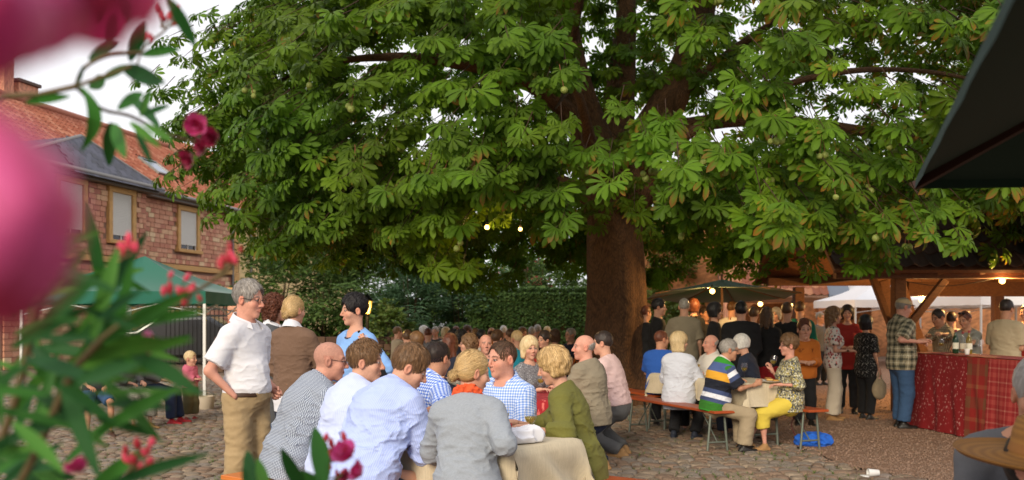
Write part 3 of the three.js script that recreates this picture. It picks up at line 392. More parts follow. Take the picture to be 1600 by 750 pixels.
// ------------------------------------------------------------------ cloth: prints and weaves, uv in metres
function cloth(c, size = 0.5, n = 0.06) { const b = hex(c); return mat('#ffffff', 0.92, { map: texture(128, (u, v) => { const k = 1 + n * 0.5 * (tn(u, v, 90, 1) * 0.8 + tn(u, v, 14, 2) * 0.6) + n * 0.5 * ((Math.floor(u * 128) + Math.floor(v * 128)) % 2 - 0.5); return b.map(x => x * k); }, [1 / size, 1 / size]) }); }
function plainCloth(c, rough = 0.92) { return new THREE.MeshPhysicalMaterial({ color: css(c), roughness: rough, sheen: 0.25, sheenRoughness: 0.6, sheenColor: css(c), side: THREE.DoubleSide }); }
function gingham(a, b, s) { const A = hex(a), B = hex(b); return mat('#ffffff', 0.9, { map: texture(64, (u, v) => { const k = ((u < 0.5 ? 1 : 0) + (v < 0.5 ? 1 : 0)) / 2; return A.map((x, i) => mix(B[i], x, k)); }, [1 / s, 1 / s]) }); }
function stripe(a, b, s, w = 0.5) { const A = hex(a), B = hex(b); return mat('#ffffff', 0.9, { map: texture(64, (u, v) => { const k = u < w ? 1 : 0; return A.map((x, i) => mix(B[i], x, k)); }, [1 / s, 1 / s]) }); }
function plaid(base, d, l, s) { const A = hex(base), B = hex(d), C = hex(l), lane = t => (t < 0.34 ? 1 : 0), thin = t => (Math.abs(t - 0.66) < 0.06 ? 1 : 0); return mat('#ffffff', 0.9, { map: texture(128, (u, v) => { const k = (lane(u) + lane(v)) / 2, q = (thin(u) + thin(v)) / 2; return A.map((x, i) => mix(mix(x, B[i], k * 0.9), C[i], q * 0.8)); }, [1 / s, 1 / s]) }); }
function bands(list, len, v0) { // horizontal colour bands up the body
  return mat('#ffffff', 0.9, { map: (() => { const t = texture(256, (u, v) => { let a = 0, c = list[list.length - 1][1]; for (const [w, k] of list) { a += w; if (v < a) { c = k; break; } } return hex(c); }, [1, 1 / len]); t.offset.set(0, -v0 / len); return t; })() }); }
function spots(base, cols, s, n, r0, r1) { const q = mulberry(base.length * 31 + n), B = hex(base), D = []; for (let i = 0; i < n; i++) D.push([q(), q(), mix(r0, r1, q()), hex(cols[Math.floor(q() * cols.length)])]); return mat('#ffffff', 0.9, { map: texture(160, (u, v) => { let c = B; for (const [x, y, r, k] of D) { let dx = Math.abs(u - x), dy = Math.abs(v - y); dx = Math.min(dx, 1 - dx); dy = Math.min(dy, 1 - dy); const a = Math.atan2(dy, dx); if (dx * dx + dy * dy < (r * (0.8 + 0.3 * Math.cos(a * 5))) ** 2) c = k; } return c; }, [1 / s, 1 / s]) }); }
const F = {
  whitePolo: plainCloth('#d2d1d5'), chino: cloth('#a18a66', 0.3, 0.05), greyCardigan: cloth('#4b4c4e', 0.2, 0.10), brownJacket: cloth('#6c5342', 0.25, 0.12), whiteShirt: plainCloth('#d6d6dc'),
  skyKnit: plainCloth('#7fa8de'), fineCheck: gingham('#3c4558', '#c3cad4', 0.009), paleShirt: stripe('#b7c2e4', '#bfc9e8', 0.010), blueShirt: stripe('#a0b1e4', '#b2c0ea', 0.009), gingham: gingham('#6d93de', '#dbe5f6', 0.018), bigGingham: gingham('#4a6fd0', '#dde6f6', 0.022),
  blazer: cloth('#8f959d', 0.22, 0.10), orangeScarf: plainCloth('#e2582c'), green: cloth('#66642a', 0.3, 0.08), denim: cloth('#2f4a6b', 0.15, 0.18), darkDenim: cloth('#1c2740', 0.15, 0.14), black: plainCloth('#121113'), navy: plainCloth('#1b2132'), charcoal: plainCloth('#2b2a2b'),
  khakiTee: cloth('#857a66', 0.3, 0.05), pinkShirt: plainCloth('#d9b9b4'), bluePolo: plainCloth('#1f4f9e'), whiteJacket: cloth('#c3c6d0', 0.3, 0.05), polo: bands([[0.075, '#2d6f1c'], [0.035, '#3b486e'], [0.045, '#d8d9df'], [0.04, '#3b486e'], [0.085, '#121624'], [0.075, '#d59b2c'], [0.085, '#46598a'], [0.18, '#2f8a24'], [0.6, '#2f8a24']], 1.22, -0.10),
  blouse: spots('#8b8466', ['#2b2a33', '#c9c3a2', '#b9a437', '#2f3547', '#d9d5c3', '#57584f'], 0.16, 170, 0.025, 0.06), yellow: plainCloth('#cdb544'), beige: cloth('#9c8b70', 0.3, 0.05), whiteTrousers: plainCloth('#c9bba6'), floral: spots('#d8cfc6', ['#b3202a', '#c94a44', '#8f1522', '#3d3a36'], 0.22, 40, 0.03, 0.09), redTop: plainCloth('#8e1f17'),
  dots: spots('#111012', ['#c9c3bb'], 0.12, 26, 0.02, 0.035), plaid: plaid('#8c8268', '#26281f', '#d8d0b8', 0.095), checkShirt: gingham('#4a3b30', '#b9a98c', 0.02), greyTee: cloth('#7d7c74', 0.3, 0.05), creamTee: plainCloth('#a8977a'), orange: plainCloth('#b4631c'), teal: plainCloth('#0e6b57'), redTrousers: plainCloth('#8c1219'), grey: cloth('#5f5e5c', 0.3, 0.06), offWhite: plainCloth('#cfc9c0'),
  pink: plainCloth('#cf6a80'), olive: cloth('#5a5131', 0.3, 0.06), patterned: spots('#8b8578', ['#3b3937', '#5d5850', '#b9b3a4'], 0.1, 120, 0.02, 0.05), speckle: spots('#6f6d70', ['#2b2a2d', '#b6b4b4'], 0.06, 120, 0.02, 0.04), tealGrey: cloth('#4d5f60', 0.2, 0.1), slate: cloth('#57575a', 0.3, 0.06), cyan: plainCloth('#1d8aa5'),
};
// ------------------------------------------------------------------ ground: earth bed, cobbles with grass in the joints, gravel on the right
const U = a => a * Math.PI / 180;
function groundColor(a, b, c, sz, seed) { const A = hex(a), B = hex(b), C = hex(c); return texture(256, (u, v) => { const n = tn(u, v, 5, seed) * 0.5 + tn(u, v, 16, seed + 1) * 0.3 + tn(u, v, 70, seed + 2) * 0.35, t = clamp(0.5 + n, 0, 1), k = sstep(0.45, 0.8, tn(u, v, 90, seed + 4)); return A.map((x, i) => mix(mix(x, B[i], t), C[i], k * 0.7)); }, [1 / sz, 1 / sz]); }
const bumpGrain = texture(256, (u, v) => { const n = 0.5 + 0.3 * tn(u, v, 60, 3) + 0.3 * tn(u, v, 110, 5); return [n, n, n]; }, [1 / 0.6, 1 / 0.6], false);
structure('ground', planarUV(new THREE.CircleGeometry(160, 64).rotateX(-Math.PI / 2)), mat('#ffffff', 0.98, { map: groundColor('#5f4c3a', '#7a6450', '#3f3327', 1.7, 1), bumpMap: bumpGrain, bumpScale: 0.01 }), 'brown earth of the courtyard');
// edge between cobbles and gravel: metres right of axis at a given distance
const gravelEdge = D => D < 9.4 ? mix(4.4, 3.4, (D - 7.9) / 1.5) : D < 11.6 ? mix(3.4, 3.0, (D - 9.4) / 2.2) : mix(3.0, 2.0, clamp((D - 11.6) / 8, 0, 1));
{
  const sh = new THREE.Shape(); const L = []; for (let D = 3; D <= 34; D += 0.5) L.push([gravelEdge(D) + 0.25 * noise(D * 0.8, 1, 4), D]);
  sh.moveTo(24, 3); sh.lineTo(L[0][0], L[0][1]); for (const p of L) sh.lineTo(p[0], p[1]); sh.lineTo(24, 34); sh.closePath();
  const g = new THREE.ShapeGeometry(sh); g.rotateX(-Math.PI / 2); g.translate(0, 0.022, 0); planarUV(g);
  structure('gravel_path', g, mat('#ffffff', 0.98, { map: groundColor('#86664f', '#9c795f', '#5c4333', 1.3, 9), bumpMap: bumpGrain, bumpScale: 0.012 }), 'reddish gravel yard in front of the counter');
}
function cobbleGeo(seed) { // dressed stone with a worn, domed top
  const n = 4, P = [], I = [], q = mulberry(seed), cx = [0, 1, 2, 3].map(() => [R0(q, -0.06, 0.06), R0(q, -0.06, 0.06)]);
  function R0(q, a, b) { return a + (b - a) * q(); }
  for (let j = 0; j < n; j++) for (let i = 0; i < n; i++) { const u = i / (n - 1), v = j / (n - 1), a = Math.min(u, 1 - u, v, 1 - v) > 0.01 ? 1 : 0, ins = 0.045; const w = [(1 - u) * (1 - v), u * (1 - v), (1 - u) * v, u * v]; let x = u - 0.5, z = v - 0.5; w.forEach((k, c) => { x += k * cx[c][0]; z += k * cx[c][1]; }); const corner = (i % 3 === 0) && (j % 3 === 0) ? 0.90 : 1; P.push(x * corner * (1 - (1 - a) * ins), a ? 0.5 + R0(q, -0.05, 0.07) : 0.28 + R0(q, -0.06, 0.06), z * corner * (1 - (1 - a) * ins)); }
  for (let j = 0; j < n - 1; j++) for (let i = 0; i < n - 1; i++) { const a = j * n + i; I.push(a, a + n, a + 1, a + 1, a + n, a + n + 1); }
  const ring = [0, 1, 2, 3, 7, 11, 15, 14, 13, 12, 8, 4], b = P.length / 3; for (const r of ring) P.push(P[r * 3] * 1.05, -0.6, P[r * 3 + 2] * 1.05);
  ring.forEach((r, k) => { const m = ring[(k + 1) % 12]; I.push(r, m, b + k, m, b + (k + 1) % 12, b + k); });
  const g = new THREE.BufferGeometry(); g.setAttribute('position', new THREE.Float32BufferAttribute(P, 3)); g.setIndex(I); planarUV(g, 'x', 'z', 0.3); g.computeVertexNormals(); return g;
}
const paving = thing('cobbled_pavement', 'worn brown cobblestone paving with grass in its joints', null); paving.userData.kind = 'structure';
{
  const variants = [1, 2, 3, 4].map(cobbleGeo), cm = [['#837260', '#9b8974', '#564838'], ['#7c7064', '#918578', '#564b41'], ['#7a6451', '#8f7662', '#4e3d2d']].map((c, i) => mat('#ffffff', 0.82, { map: groundColor(...c, 1, 20 + i), bumpMap: bumpGrain, bumpScale: 0.006 }));
  const list = [], ang = U(-14), ca = Math.cos(ang), sa = Math.sin(ang);
  for (let r = -90; r < 210; r++) { const dz = r * 0.118; let t = -16 + rnd() * 0.2; while (t < 12) { const w = R(0.10, 0.20), x0 = t + w / 2; t += w + 0.008; const x = x0 * ca - dz * sa, D = x0 * sa + dz * ca + 4; if (D < 3.4 || D > 24.5) continue; const px = 800 + x / D * FOCAL; if (px < -30 || px > 1500) continue; if (x > gravelEdge(D) + 0.25 * noise(D * 0.8, 1, 4) - 0.02) continue; if (x > -0.6 && D > 19) continue; if (HORIZON + EYE / D * FOCAL > 800) continue; list.push({ x, D, w, y: 0.010 + R(-0.007, 0.009), a: ang + R(-0.07, 0.07), d: 0.111 * R(0.9, 1.03) }); } }
  const visible = s => { const px = 800 + s.x / s.D * FOCAL, py = HORIZON + EYE / s.D * FOCAL; return py < 752 && ((px > 120 && px < 345) || (px > 915 && px < 1330)) ? 1 / s.D : 0; };
  list.sort((a, b) => visible(b) - visible(a));
  const M = new THREE.Matrix4(), inst = variants.map((g, v) => cm.map((m, c) => []));
  list.forEach((s, i) => { const v = Math.floor(rnd() * 4), c = Math.floor(rnd() * 3); if (i < 300) { const m = part(numbered('cobblestone'), variants[v], cm[c], paving); m.position.set(s.x, s.y, -s.D); m.rotation.set(R(-0.04, 0.04), s.a, R(-0.04, 0.04)); m.scale.set(s.w, 0.045, s.d); } else inst[v][c].push(s); });
  inst.forEach((row, v) => row.forEach((l, c) => { const im = new THREE.InstancedMesh(variants[v], cm[c], l.length); im.name = numbered('cobblestone_field'); im.userData.kind = 'stuff'; const e = new THREE.Euler(), col = new THREE.Color(); l.forEach((s, i) => { M.compose(V(s.x, s.y, -s.D), new THREE.Quaternion().setFromEuler(e.set(R(-0.04, 0.04), s.a, R(-0.04, 0.04))), V(s.w, 0.045, s.d)); im.setMatrixAt(i, M); const k = R(0.72, 1.12); im.setColorAt(i, col.setRGB(k, k * R(0.96, 1.02), k * R(0.94, 1.03))); }); im.castShadow = im.receiveShadow = true; paving.add(im); }));
  // grass in the joints, in patches
  const bl = new THREE.BufferGeometry(); bl.setAttribute('position', new THREE.Float32BufferAttribute([-0.004, 0, 0, 0.004, 0, 0, 0.002, 0.6, 0.02, -0.002, 0.6, 0.02, 0.012, 1, 0.12].map((v, i) => v), 3)); bl.setIndex([0, 1, 2, 0, 2, 3, 3, 2, 4]); bl.computeVertexNormals();
  const blades = [], q = mulberry(9); for (let i = 0; i < 90000 && blades.length < 26000; i++) { const s = list[Math.floor(q() * list.length)], p = noise(s.x * 0.9, 5, s.D * 0.9) + 0.4 * noise(s.x * 3, 2, s.D * 3); if (p < 0.05) continue; const side = q() < 0.5, along = q() - 0.5, n = 3; for (let j = 0; j < n; j++) { const lx = side ? (q() < 0.5 ? -0.5 : 0.5) * s.w : (along + (q() - 0.5) * 0.25) * s.w, lz = side ? (along + (q() - 0.5) * 0.25) * s.d : (q() < 0.5 ? -0.53 : 0.53) * s.d; blades.push([s.x + lx * Math.cos(s.a), s.D - lz + lx * Math.sin(s.a) * 1, R(0.02, 0.055)]); } }
  const gi = new THREE.InstancedMesh(bl, mat('#ffffff', 0.8), blades.length), col = new THREE.Color(); gi.name = 'grass'; tag(gi, 'short green grass tufts growing between the cobbles', 'grass', null, 'stuff'); blades.forEach(([x, D, h], i) => { M.compose(V(x, 0.004, -D), new THREE.Quaternion().setFromEuler(new THREE.Euler(R(-0.5, 0.5), R(0, 6.28), R(-0.5, 0.5))), V(1.3, h, h * 1.2)); gi.setMatrixAt(i, M); const k = R(0.6, 1.2); gi.setColorAt(i, col.setRGB(0.085 * k, 0.13 * k, 0.022 * k)); }); gi.castShadow = gi.receiveShadow = true; scene.add(gi);
  // loose gravel
  const peb = new THREE.IcosahedronGeometry(1, 0), pl = []; for (let i = 0; i < 26000; i++) { const D = 6.5 + 15 * Math.pow(rnd(), 1.5), x = gravelEdge(D) - 0.15 + rnd() * (0.56 * D - gravelEdge(D) + 0.3); pl.push([x, D]); }
  const gi2 = new THREE.InstancedMesh(peb, mat('#ffffff', 0.95), pl.length); gi2.name = 'gravel'; tag(gi2, 'loose reddish gravel stones on the yard by the counter', 'gravel', null, 'stuff'); pl.forEach(([x, D], i) => { const r = R(0.004, 0.011); M.compose(V(x, 0.023 + r * 0.3, -D), new THREE.Quaternion().setFromEuler(new THREE.Euler(R(0, 6), R(0, 6), 0)), V(r * R(0.8, 1.5), r * 0.7, r)); gi2.setMatrixAt(i, M); const k = R(0.55, 1.25); gi2.setColorAt(i, col.setRGB(0.25 * k, 0.16 * k, 0.11 * k)); }); gi2.castShadow = gi2.receiveShadow = true; scene.add(gi2);
}
stage('ground');
// ------------------------------------------------------------------ foliage
const leafMat = new THREE.MeshPhysicalMaterial({ color: 0xffffff, vertexColors: true, roughness: 0.6, transmission: 0.55, thickness: 0, side: THREE.DoubleSide, specularIntensity: 0.25 });
// a horse chestnut leaf: five to seven leaflets, widest near the tip, folded along the midrib and drooping; y is up, petiole joins at the origin, points along +z
function chestnutLeaf(seed, brown) {
  const q = mulberry(seed), P = [], I = [], C = [], n = q() < 0.5 ? 7 : 5, W = [0.10, 0.30, 0.62, 0.98, 0.86, 0.05], T = [0, 0.25, 0.5, 0.74, 0.9, 1.0], droop = 0.30 + 0.45 * q();
  for (let l = 0; l < n; l++) {
    const a = (l - (n - 1) / 2) * (n === 7 ? 0.60 : 0.70) + (q() - 0.5) * 0.12, mid = 1 - Math.abs(l - (n - 1) / 2) / n, len = (0.10 + 0.115 * mid) * (0.9 + 0.2 * q()), wid = len * 0.175 * (0.9 + 0.2 * q()), fold = 0.25 + 0.25 * q(), dr = droop * (0.8 + 0.4 * q()), tw = (q() - 0.5) * 0.5, sick = brown * q();
    const b = P.length / 3, ca = Math.cos(a), sa = Math.sin(a);
    T.forEach((t, i) => { for (const s of [-1, 0, 1]) { const x = s * W[i] * wid, z = t * len, y = -dr * len * t * t + Math.abs(s) * W[i] * wid * fold + s * W[i] * wid * tw; P.push(x * ca + z * sa, y, -x * sa + z * ca); const br = sick > 0.35 ? sstep(0.55, 1, t * (0.75 + 0.25 * Math.abs(s)) + (sick - 0.5) * 0.35) : 0, vein = s === 0 ? 1.18 : 1, j = (0.92 + 0.16 * q()) * vein; C.push(mix(0.108 * j, 0.33, br), mix(0.216 * j, 0.13, br), mix(0.010 * j, 0.026, br)); } });
    for (let i = 0; i < T.length - 1; i++) for (const s of [0, 1]) { const a0 = b + i * 3 + s; I.push(a0, a0 + 3, a0 + 1, a0 + 1, a0 + 3, a0 + 4); }
  }
  const b = P.length / 3; P.push(-0.0025, 0, 0, 0.0025, 0, 0, 0, 0.03, -0.13); C.push(0.12, 0.13, 0.04, 0.12, 0.13, 0.04, 0.12, 0.10, 0.012); I.push(b, b + 1, b + 2);
  const g = new THREE.BufferGeometry(); g.setAttribute('position', new THREE.Float32BufferAttribute(P, 3)); g.setAttribute('color', new THREE.Float32BufferAttribute(C, 3)); g.setIndex(I); g.computeVertexNormals(); return g;
}
function simpleLeaf(len, wid, fold = 0.3) { const P = [], I = []; [[0, 0.1], [0.35, 1], [0.7, 0.8], [1, 0.04]].forEach(([t, w]) => { for (const s of [-1, 0, 1]) P.push(s * w * wid / 2, -0.18 * t * t * len + Math.abs(s) * w * wid * fold, t * len); }); for (let i = 0; i < 3; i++) for (const s of [0, 1]) { const a = i * 3 + s; I.push(a, a + 3, a + 1, a + 1, a + 3, a + 4); } const g = new THREE.BufferGeometry(); g.setAttribute('position', new THREE.Float32BufferAttribute(P, 3)); g.setIndex(I); g.computeVertexNormals(); const C = new Float32Array(P.length).fill(1); g.setAttribute('color', new THREE.BufferAttribute(C, 3)); return g; }
const barkTex = texture(256, (u, v) => { const ridge = Math.abs(tn(u, v * 0.5, 22, 1)), n = tn(u, v, 60, 2) * 0.25 + tn(u, v, 6, 3) * 0.3, t = clamp(0.25 + ridge * 1.1 + n, 0, 1); return [mix(0.25, 0.41, t), mix(0.17, 0.29, t), mix(0.115, 0.19, t)]; }, [1 / 0.9, 1 / 1.8]);
const barkBump = texture(256, (u, v) => { const r = clamp(0.2 + Math.abs(tn(u, v * 0.5, 22, 1)) * 1.2 + tn(u, v, 60, 2) * 0.2, 0, 1); return [r, r, r]; }, [1 / 0.9, 1 / 1.8], false);
const bark = mat('#ffffff', 0.95, { map: barkTex, bumpMap: barkBump, bumpScale: 0.012 }), twigMat = mat('#3b2516', 0.9);
function limbUV(g, pts, r) { const uv = g.attributes.uv, L = new THREE.CatmullRomCurve3(pts).getLength(); for (let i = 0; i < uv.count; i++) uv.setXY(i, uv.getY(i) * r * 5.5, uv.getX(i) * L); return g; }
const chestnut = thing('chestnut_tree', 'huge horse chestnut tree with a thick ridged trunk shading the courtyard', 'tree', [1.78, 0, -16.6]);
{
  const tr = [V(0, -0.1, 0), V(0.0, 0.5, 0), V(0.02, 1.6, 0), V(-0.02, 2.9, 0.02), V(0.0, 4.2, 0)], g = taper(tr, 0.61, 0.46, 48, 60), P = g.attributes.position;
  for (let i = 0; i < P.count; i++) { const x = P.getX(i), y = P.getY(i), z = P.getZ(i), a = Math.atan2(z, x), fl = 1 + 0.35 * Math.exp(-Math.max(0, y) * 1.7) - 0.10 + 0.14 * sstep(2.6, 4.2, y), rib = 1 + 0.055 * Math.sin(a * 5 + y * 0.35) + 0.075 * noise(Math.cos(a) * 1.8, y * 0.35, Math.sin(a) * 1.8) + 0.020 * noise(Math.cos(a) * 9, y * 0.9, Math.sin(a) * 9); P.setX(i, x * fl * rib); P.setZ(i, z * fl * rib); }
  g.computeVertexNormals(); limbUV(g, tr, 0.6); part('trunk', g, bark, chestnut);
  const limb = (pts, r0, r1, name = 'branch') => { const l = pts.map(p => V(...p)); part(name, limbUV(taper(l, r0, r1, r0 > 0.12 ? 18 : 8, l.length * 6, 0.12), l, r0), bark, chestnut); };
  limb([[-0.10, 3.3, 0.05], [-0.45, 4.6, 0.3], [-0.85, 6.0, 0.5], [-1.0, 8.5, 0.4]], 0.42, 0.14); limb([[0.15, 3.4, 0], [0.55, 4.5, 0.1], [1.25, 5.9, 0], [1.9, 8.3, -0.4]], 0.44, 0.14); limb([[0, 3.4, -0.1], [0.1, 5, -0.5], [0.3, 7, -0.9], [0.2, 9, -1.1]], 0.38, 0.12);
  limb([[-0.5, 4.7, 0.3], [-1.5, 5.3, 1.0], [-3.2, 5.5, 1.8], [-4.6, 5.3, 2.2], [-5.6, 4.8, 2.5]], 0.19, 0.012); limb([[-0.2, 3.4, 0.2], [-1.3, 3.9, 0.6], [-2.6, 4.1, 0.7], [-4.6, 3.7, 0.8], [-6.3, 2.9, 0.7]], 0.15, 0.010); limb([[0.7, 4.7, 0.1], [2.0, 4.8, 0.6], [3.6, 4.5, 1.3], [5.4, 4.0, 2.0], [7.2, 3.2, 2.4]], 0.16, 0.010); limb([[0.4, 3.5, 0.1], [1.4, 3.7, 0.1], [2.4, 3.5, 0.0], [3.1, 2.7, 0.2], [3.2, 2.2, 0.25]], 0.12, 0.05); limb([[-0.2, 3.7, 0.3], [-0.6, 4.2, 2.0], [-0.9, 4.4, 4.0], [-1.1, 4.2, 5.2], [-1.3, 3.8, 6.0]], 0.17, 0.010); limb([[0.4, 4.0, 0.3], [1.4, 4.6, 2.0], [2.4, 4.7, 4.0], [3.3, 4.2, 5.8], [3.7, 3.7, 6.5]], 0.10, 0.010); limb([[0.2, 3.6, -0.3], [0.9, 4.2, -2.2], [1.5, 4.2, -4.5], [2.0, 3.3, -6.8]], 0.17, 0.010); limb([[-0.2, 3.6, -0.3], [-1.3, 4.2, -2.2], [-2.4, 4.2, -4.2], [-3.4, 3.2, -6.0]], 0.17, 0.010); limb([[0.9, 5.2, 0], [2.4, 6.3, 0.6], [3.9, 7.0, 1.2], [5.0, 7.2, 1.6]], 0.11, 0.010); limb([[-0.8, 5.8, 0.5], [-2.2, 6.9, 2.0], [-3.6, 7.2, 3.4], [-4.6, 6.6, 4.2]], 0.13, 0.010); limb([[-0.85, 6, 0.5], [-0.5, 7.3, 2.2], [0.2, 7.8, 4.2], [0.6, 7.2, 5.8]], 0.12, 0.010);
  // leaf sprays on the crown's shell and along its underside
  const variants = [chestnutLeaf(11, 0), chestnutLeaf(12, 0.35), chestnutLeaf(13, 0.8), chestnutLeaf(15, 0), chestnutLeaf(18, 1.0), chestnutLeaf(21, 0.2), chestnutLeaf(22, 0.1), chestnutLeaf(27, 0.45), chestnutLeaf(31, 0.9)], leaves = [], twigs = [], fruit = [], q = mulberry(5150), RX = 8.2, RY = 4.3, CY = 4.4, low = (x, z) => 2.3 + 0.4 * noise(x * 0.35, 3, z * 0.35) + 0.55 * sstep(1.5, 4.5, x) + 0.32 * sstep(-2.2, -4.8, x), bulbGap = o => [[761, 355], [813, 358]].some(([a, b]) => { const D = 16.6 - o.z; return D < 12.6 && Math.abs(800 + (o.x + 1.78) / D * FOCAL - a) < 34 && Math.abs(HORIZON - (o.y - EYE) / D * FOCAL - b) < 42; });
  const spray = (p, out, n, sc) => {
    const tip = p.clone(), base = p.clone().addScaledVector(out, -0.34).add(V((q() - 0.5) * 0.2, 0.16, (q() - 0.5) * 0.2)); twigs.push(bar(base, tip, 0.007, 4, 0.003));
    for (let i = 0; i < n; i++) {
      const along = i < 4 ? 1 : 0.35 + 0.5 * q(), o = base.clone().lerp(tip, along), az = (i / n + q() * 0.3) * 6.2832, d = V(Math.cos(az), -0.25 - 0.75 * q(), Math.sin(az)).addScaledVector(out, 0.55).normalize(), c = o.clone().addScaledVector(d, 0.14 * sc);
      leaves.push({ p: c, d, up: V((q() - 0.5) * 1.0, 0.75, (q() - 0.5) * 1.0).addScaledVector(out, 0.95), s: sc * (0.5 + 0.9 * q()), v: q() < brownness(c) * 0.75 ? [2, 4, 8, 7][Math.floor(q() * 4)] : [0, 3, 1, 5, 6][Math.floor(q() * 5)] });
    }
    if (q() < 0.15 && p.z > 0) fruit.push(tip.clone().add(V((q() - 0.5) * 0.2, -0.16 - q() * 0.1, (q() - 0.5) * 0.2)));
  };
  const brownness = c => clamp(0.14 + 0.10 * (c.x + 1.0) * (c.z > 0 ? 1 : 0.5), 0.06, 0.75);
  const add = (dir, r, jitter) => { const p = V(dir.x * RX * r, CY + dir.y * (dir.x < -0.35 ? 4.1 : dir.x < 0 ? mix(5.8, 4.1, -dir.x / 0.35) : 5.8) * r, dir.z * r * (dir.z < 0 ? 3.8 : dir.x > 0 ? 8.0 : 7.0)); if (dir.x < 0) p.x *= (p.y < 3.7 ? 6.1 : 6.9) / RX; if (p.y < low(p.x, p.z)) p.y = low(p.x, p.z) + q() * 0.5; const hole = noise(p.x * 0.55, p.y * 0.8, p.z * 0.55); if (hole < -0.44) return; if (dir.z < -0.2 && q() < 0.5) return; if (dir.y > 0.5 && dir.z < 0.25 && q() < 0.5) return; const out = V(dir.x, dir.y * 0.5 - 0.25, dir.z).normalize(); for (let m = 0; m < 5; m++) { const o = p.clone().add(V((q() - 0.5) * 1.3, (q() - 0.5) * 0.9, (q() - 0.5) * 1.3)); if (o.y < low(o.x, o.z) - 0.15) o.y = low(o.x, o.z) + q() * 0.2; const W = o.clone().add(chestnut.position); const D = -W.z; if (D < 6.8) continue; const wx = o.x + 1.78, sx = wx / D; if (sx > 0.060 && sx < 0.165 && o.z > 0.4 && o.y < 6.0 && q() < 0.92) continue; if (bulbGap(o)) continue; spray(o, out, 9, 0.72); } };
  for (let i = 0; i < 1500; i++) { const y = 1 - 2 * (i + 0.5) / 1500, a = i * 2.39996, h = Math.sqrt(1 - y * y); if (y < -0.62) continue; const front = Math.sin(a) * h; if (y > 0.75 && q() < 0.4) continue; add(V(Math.cos(a) * h, y, front), 0.86 + 0.15 * q()); }
  for (let i = 0; i < 330; i++) { const a = q() * 6.2832, r = 0.30 + 0.65 * Math.sqrt(q()); const p = V(Math.cos(a) * r, 0, Math.sin(a) * r); const o = V(p.x * (p.x < 0 ? 6.9 : RX), 0, p.z * (p.z < 0 ? 3.8 : 7.2)); o.y = low(o.x, o.z) + 0.25 + (1 - r) * 1.3 + q() * 0.8; if (Math.hypot(o.x, o.z) < 1.6) continue; { const sx = (o.x + 1.78) / (16.6 - o.z); if (sx > 0.060 && sx < 0.165 && o.z > 0.3 && q() < 0.92) continue; } for (let m = 0; m < 3; m++) { const o2 = o.clone().add(V((q() - 0.5) * 1.2, (q() - 0.5) * 0.7, (q() - 0.5) * 1.2)); if (!bulbGap(o2)) spray(o2, V(p.x, -0.2, p.z).normalize(), 7, 0.75); } }
  for (let i = 0; i < 300; i++) { const o = V(-4 + 11.5 * q(), 5.2 + 3.6 * q(), -2.5 + 6.0 * q()); for (let m = 0; m < 4; m++) { const o2 = o.clone().add(V((q() - 0.5) * 1.3, (q() - 0.5) * 0.8, (q() - 0.5) * 1.3)), sx = (o2.x + 1.78) / (16.6 - o2.z); if (sx > 0.06 && sx < 0.16 && o2.z > 0.4 && o2.y < 6.4 && q() < 0.8) continue; spray(o2, V(o.x * 0.2, -0.2, 1).normalize(), 7, 0.75); } }
  for (let i = 0; i < 26; i++) spray(V((q() - 0.5) * 1.2, 2.7 + q() * 2.0, 0.6 + q() * 0.5), V((q() - 0.5), -0.2, 1).normalize(), 5, 0.7);
  part('twigs', merge(twigs), twigMat, chestnut).userData.kind = 'stuff';
  const Mx = new THREE.Matrix4(), put = l => { const z = l.d.clone(), y = l.up.clone().addScaledVector(z, -l.up.dot(z)).normalize(), x = y.clone().cross(z); return Mx.clone().makeBasis(x, y, z).scale(V(l.s, l.s, l.s)).setPosition(l.p); };
  const score = l => { const D = 16.6 - l.p.z, X = l.p.x + 1.78, py = HORIZON - (l.p.y - EYE) / D * FOCAL, px = 800 + X / D * FOCAL; return px > 200 && px < 1600 && py > 0 && py < 460 && !(px > 1440 && py < 290) ? l.s / D : 0; };
  leaves.sort((a, b) => score(b) - score(a));
  const leafCol = l => { const n = noise(l.p.x * 0.7, l.p.y * 0.7, l.p.z * 0.7), k = 0.85 + 0.3 * n + 0.25 * (q() - 0.5), yl = clamp(0.5 + 0.6 * noise(l.p.x * 0.4 + 9, l.p.y * 0.5, l.p.z * 0.4), 0, 1); return [k * mix(0.92, 1.35, yl), k * mix(0.98, 1.12, yl), k * mix(1.15, 0.8, yl)]; };
  const mats = [0.85, 1.0, 1.15].map(k => { const m = leafMat.clone(); m.color.setRGB(k * 1.08, k * 1.05, k); return m; });
  leaves.slice(0, 300).forEach((l, i) => { const m = part(numbered('leaf'), variants[l.v], mats[i % 3], chestnut); put(l).decompose(m.position, m.quaternion, m.scale); });
  const rest = leaves.slice(300), byV = variants.map((_, v) => rest.filter(l => l.v === v));
  byV.forEach((ls, v) => { if (!ls.length) return; const im = new THREE.InstancedMesh(variants[v], leafMat, ls.length); im.name = numbered('crown'); im.userData.kind = 'stuff'; const c = new THREE.Color(); ls.forEach((l, i) => { im.setMatrixAt(i, put(l)); im.setColorAt(i, c.setRGB(...leafCol(l))); }); im.castShadow = im.receiveShadow = true; chestnut.add(im); });
  // spiny green fruit in pairs on reddish stalks
  const fg = new THREE.IcosahedronGeometry(0.031, 3), FP = fg.attributes.position; for (let i = 0; i < FP.count; i++) { const x = FP.getX(i), y = FP.getY(i), z = FP.getZ(i), k = 1 + 0.16 * Math.max(0, noise(x * 190, y * 190, z * 190)); FP.setXYZ(i, x * k, y * k * 1.05, z * k); } fg.computeVertexNormals(); const fm = mat(rgb(0.20, 0.235, 0.045), 0.6), sm = mat(rgb(0.20, 0.07, 0.03), 0.8);
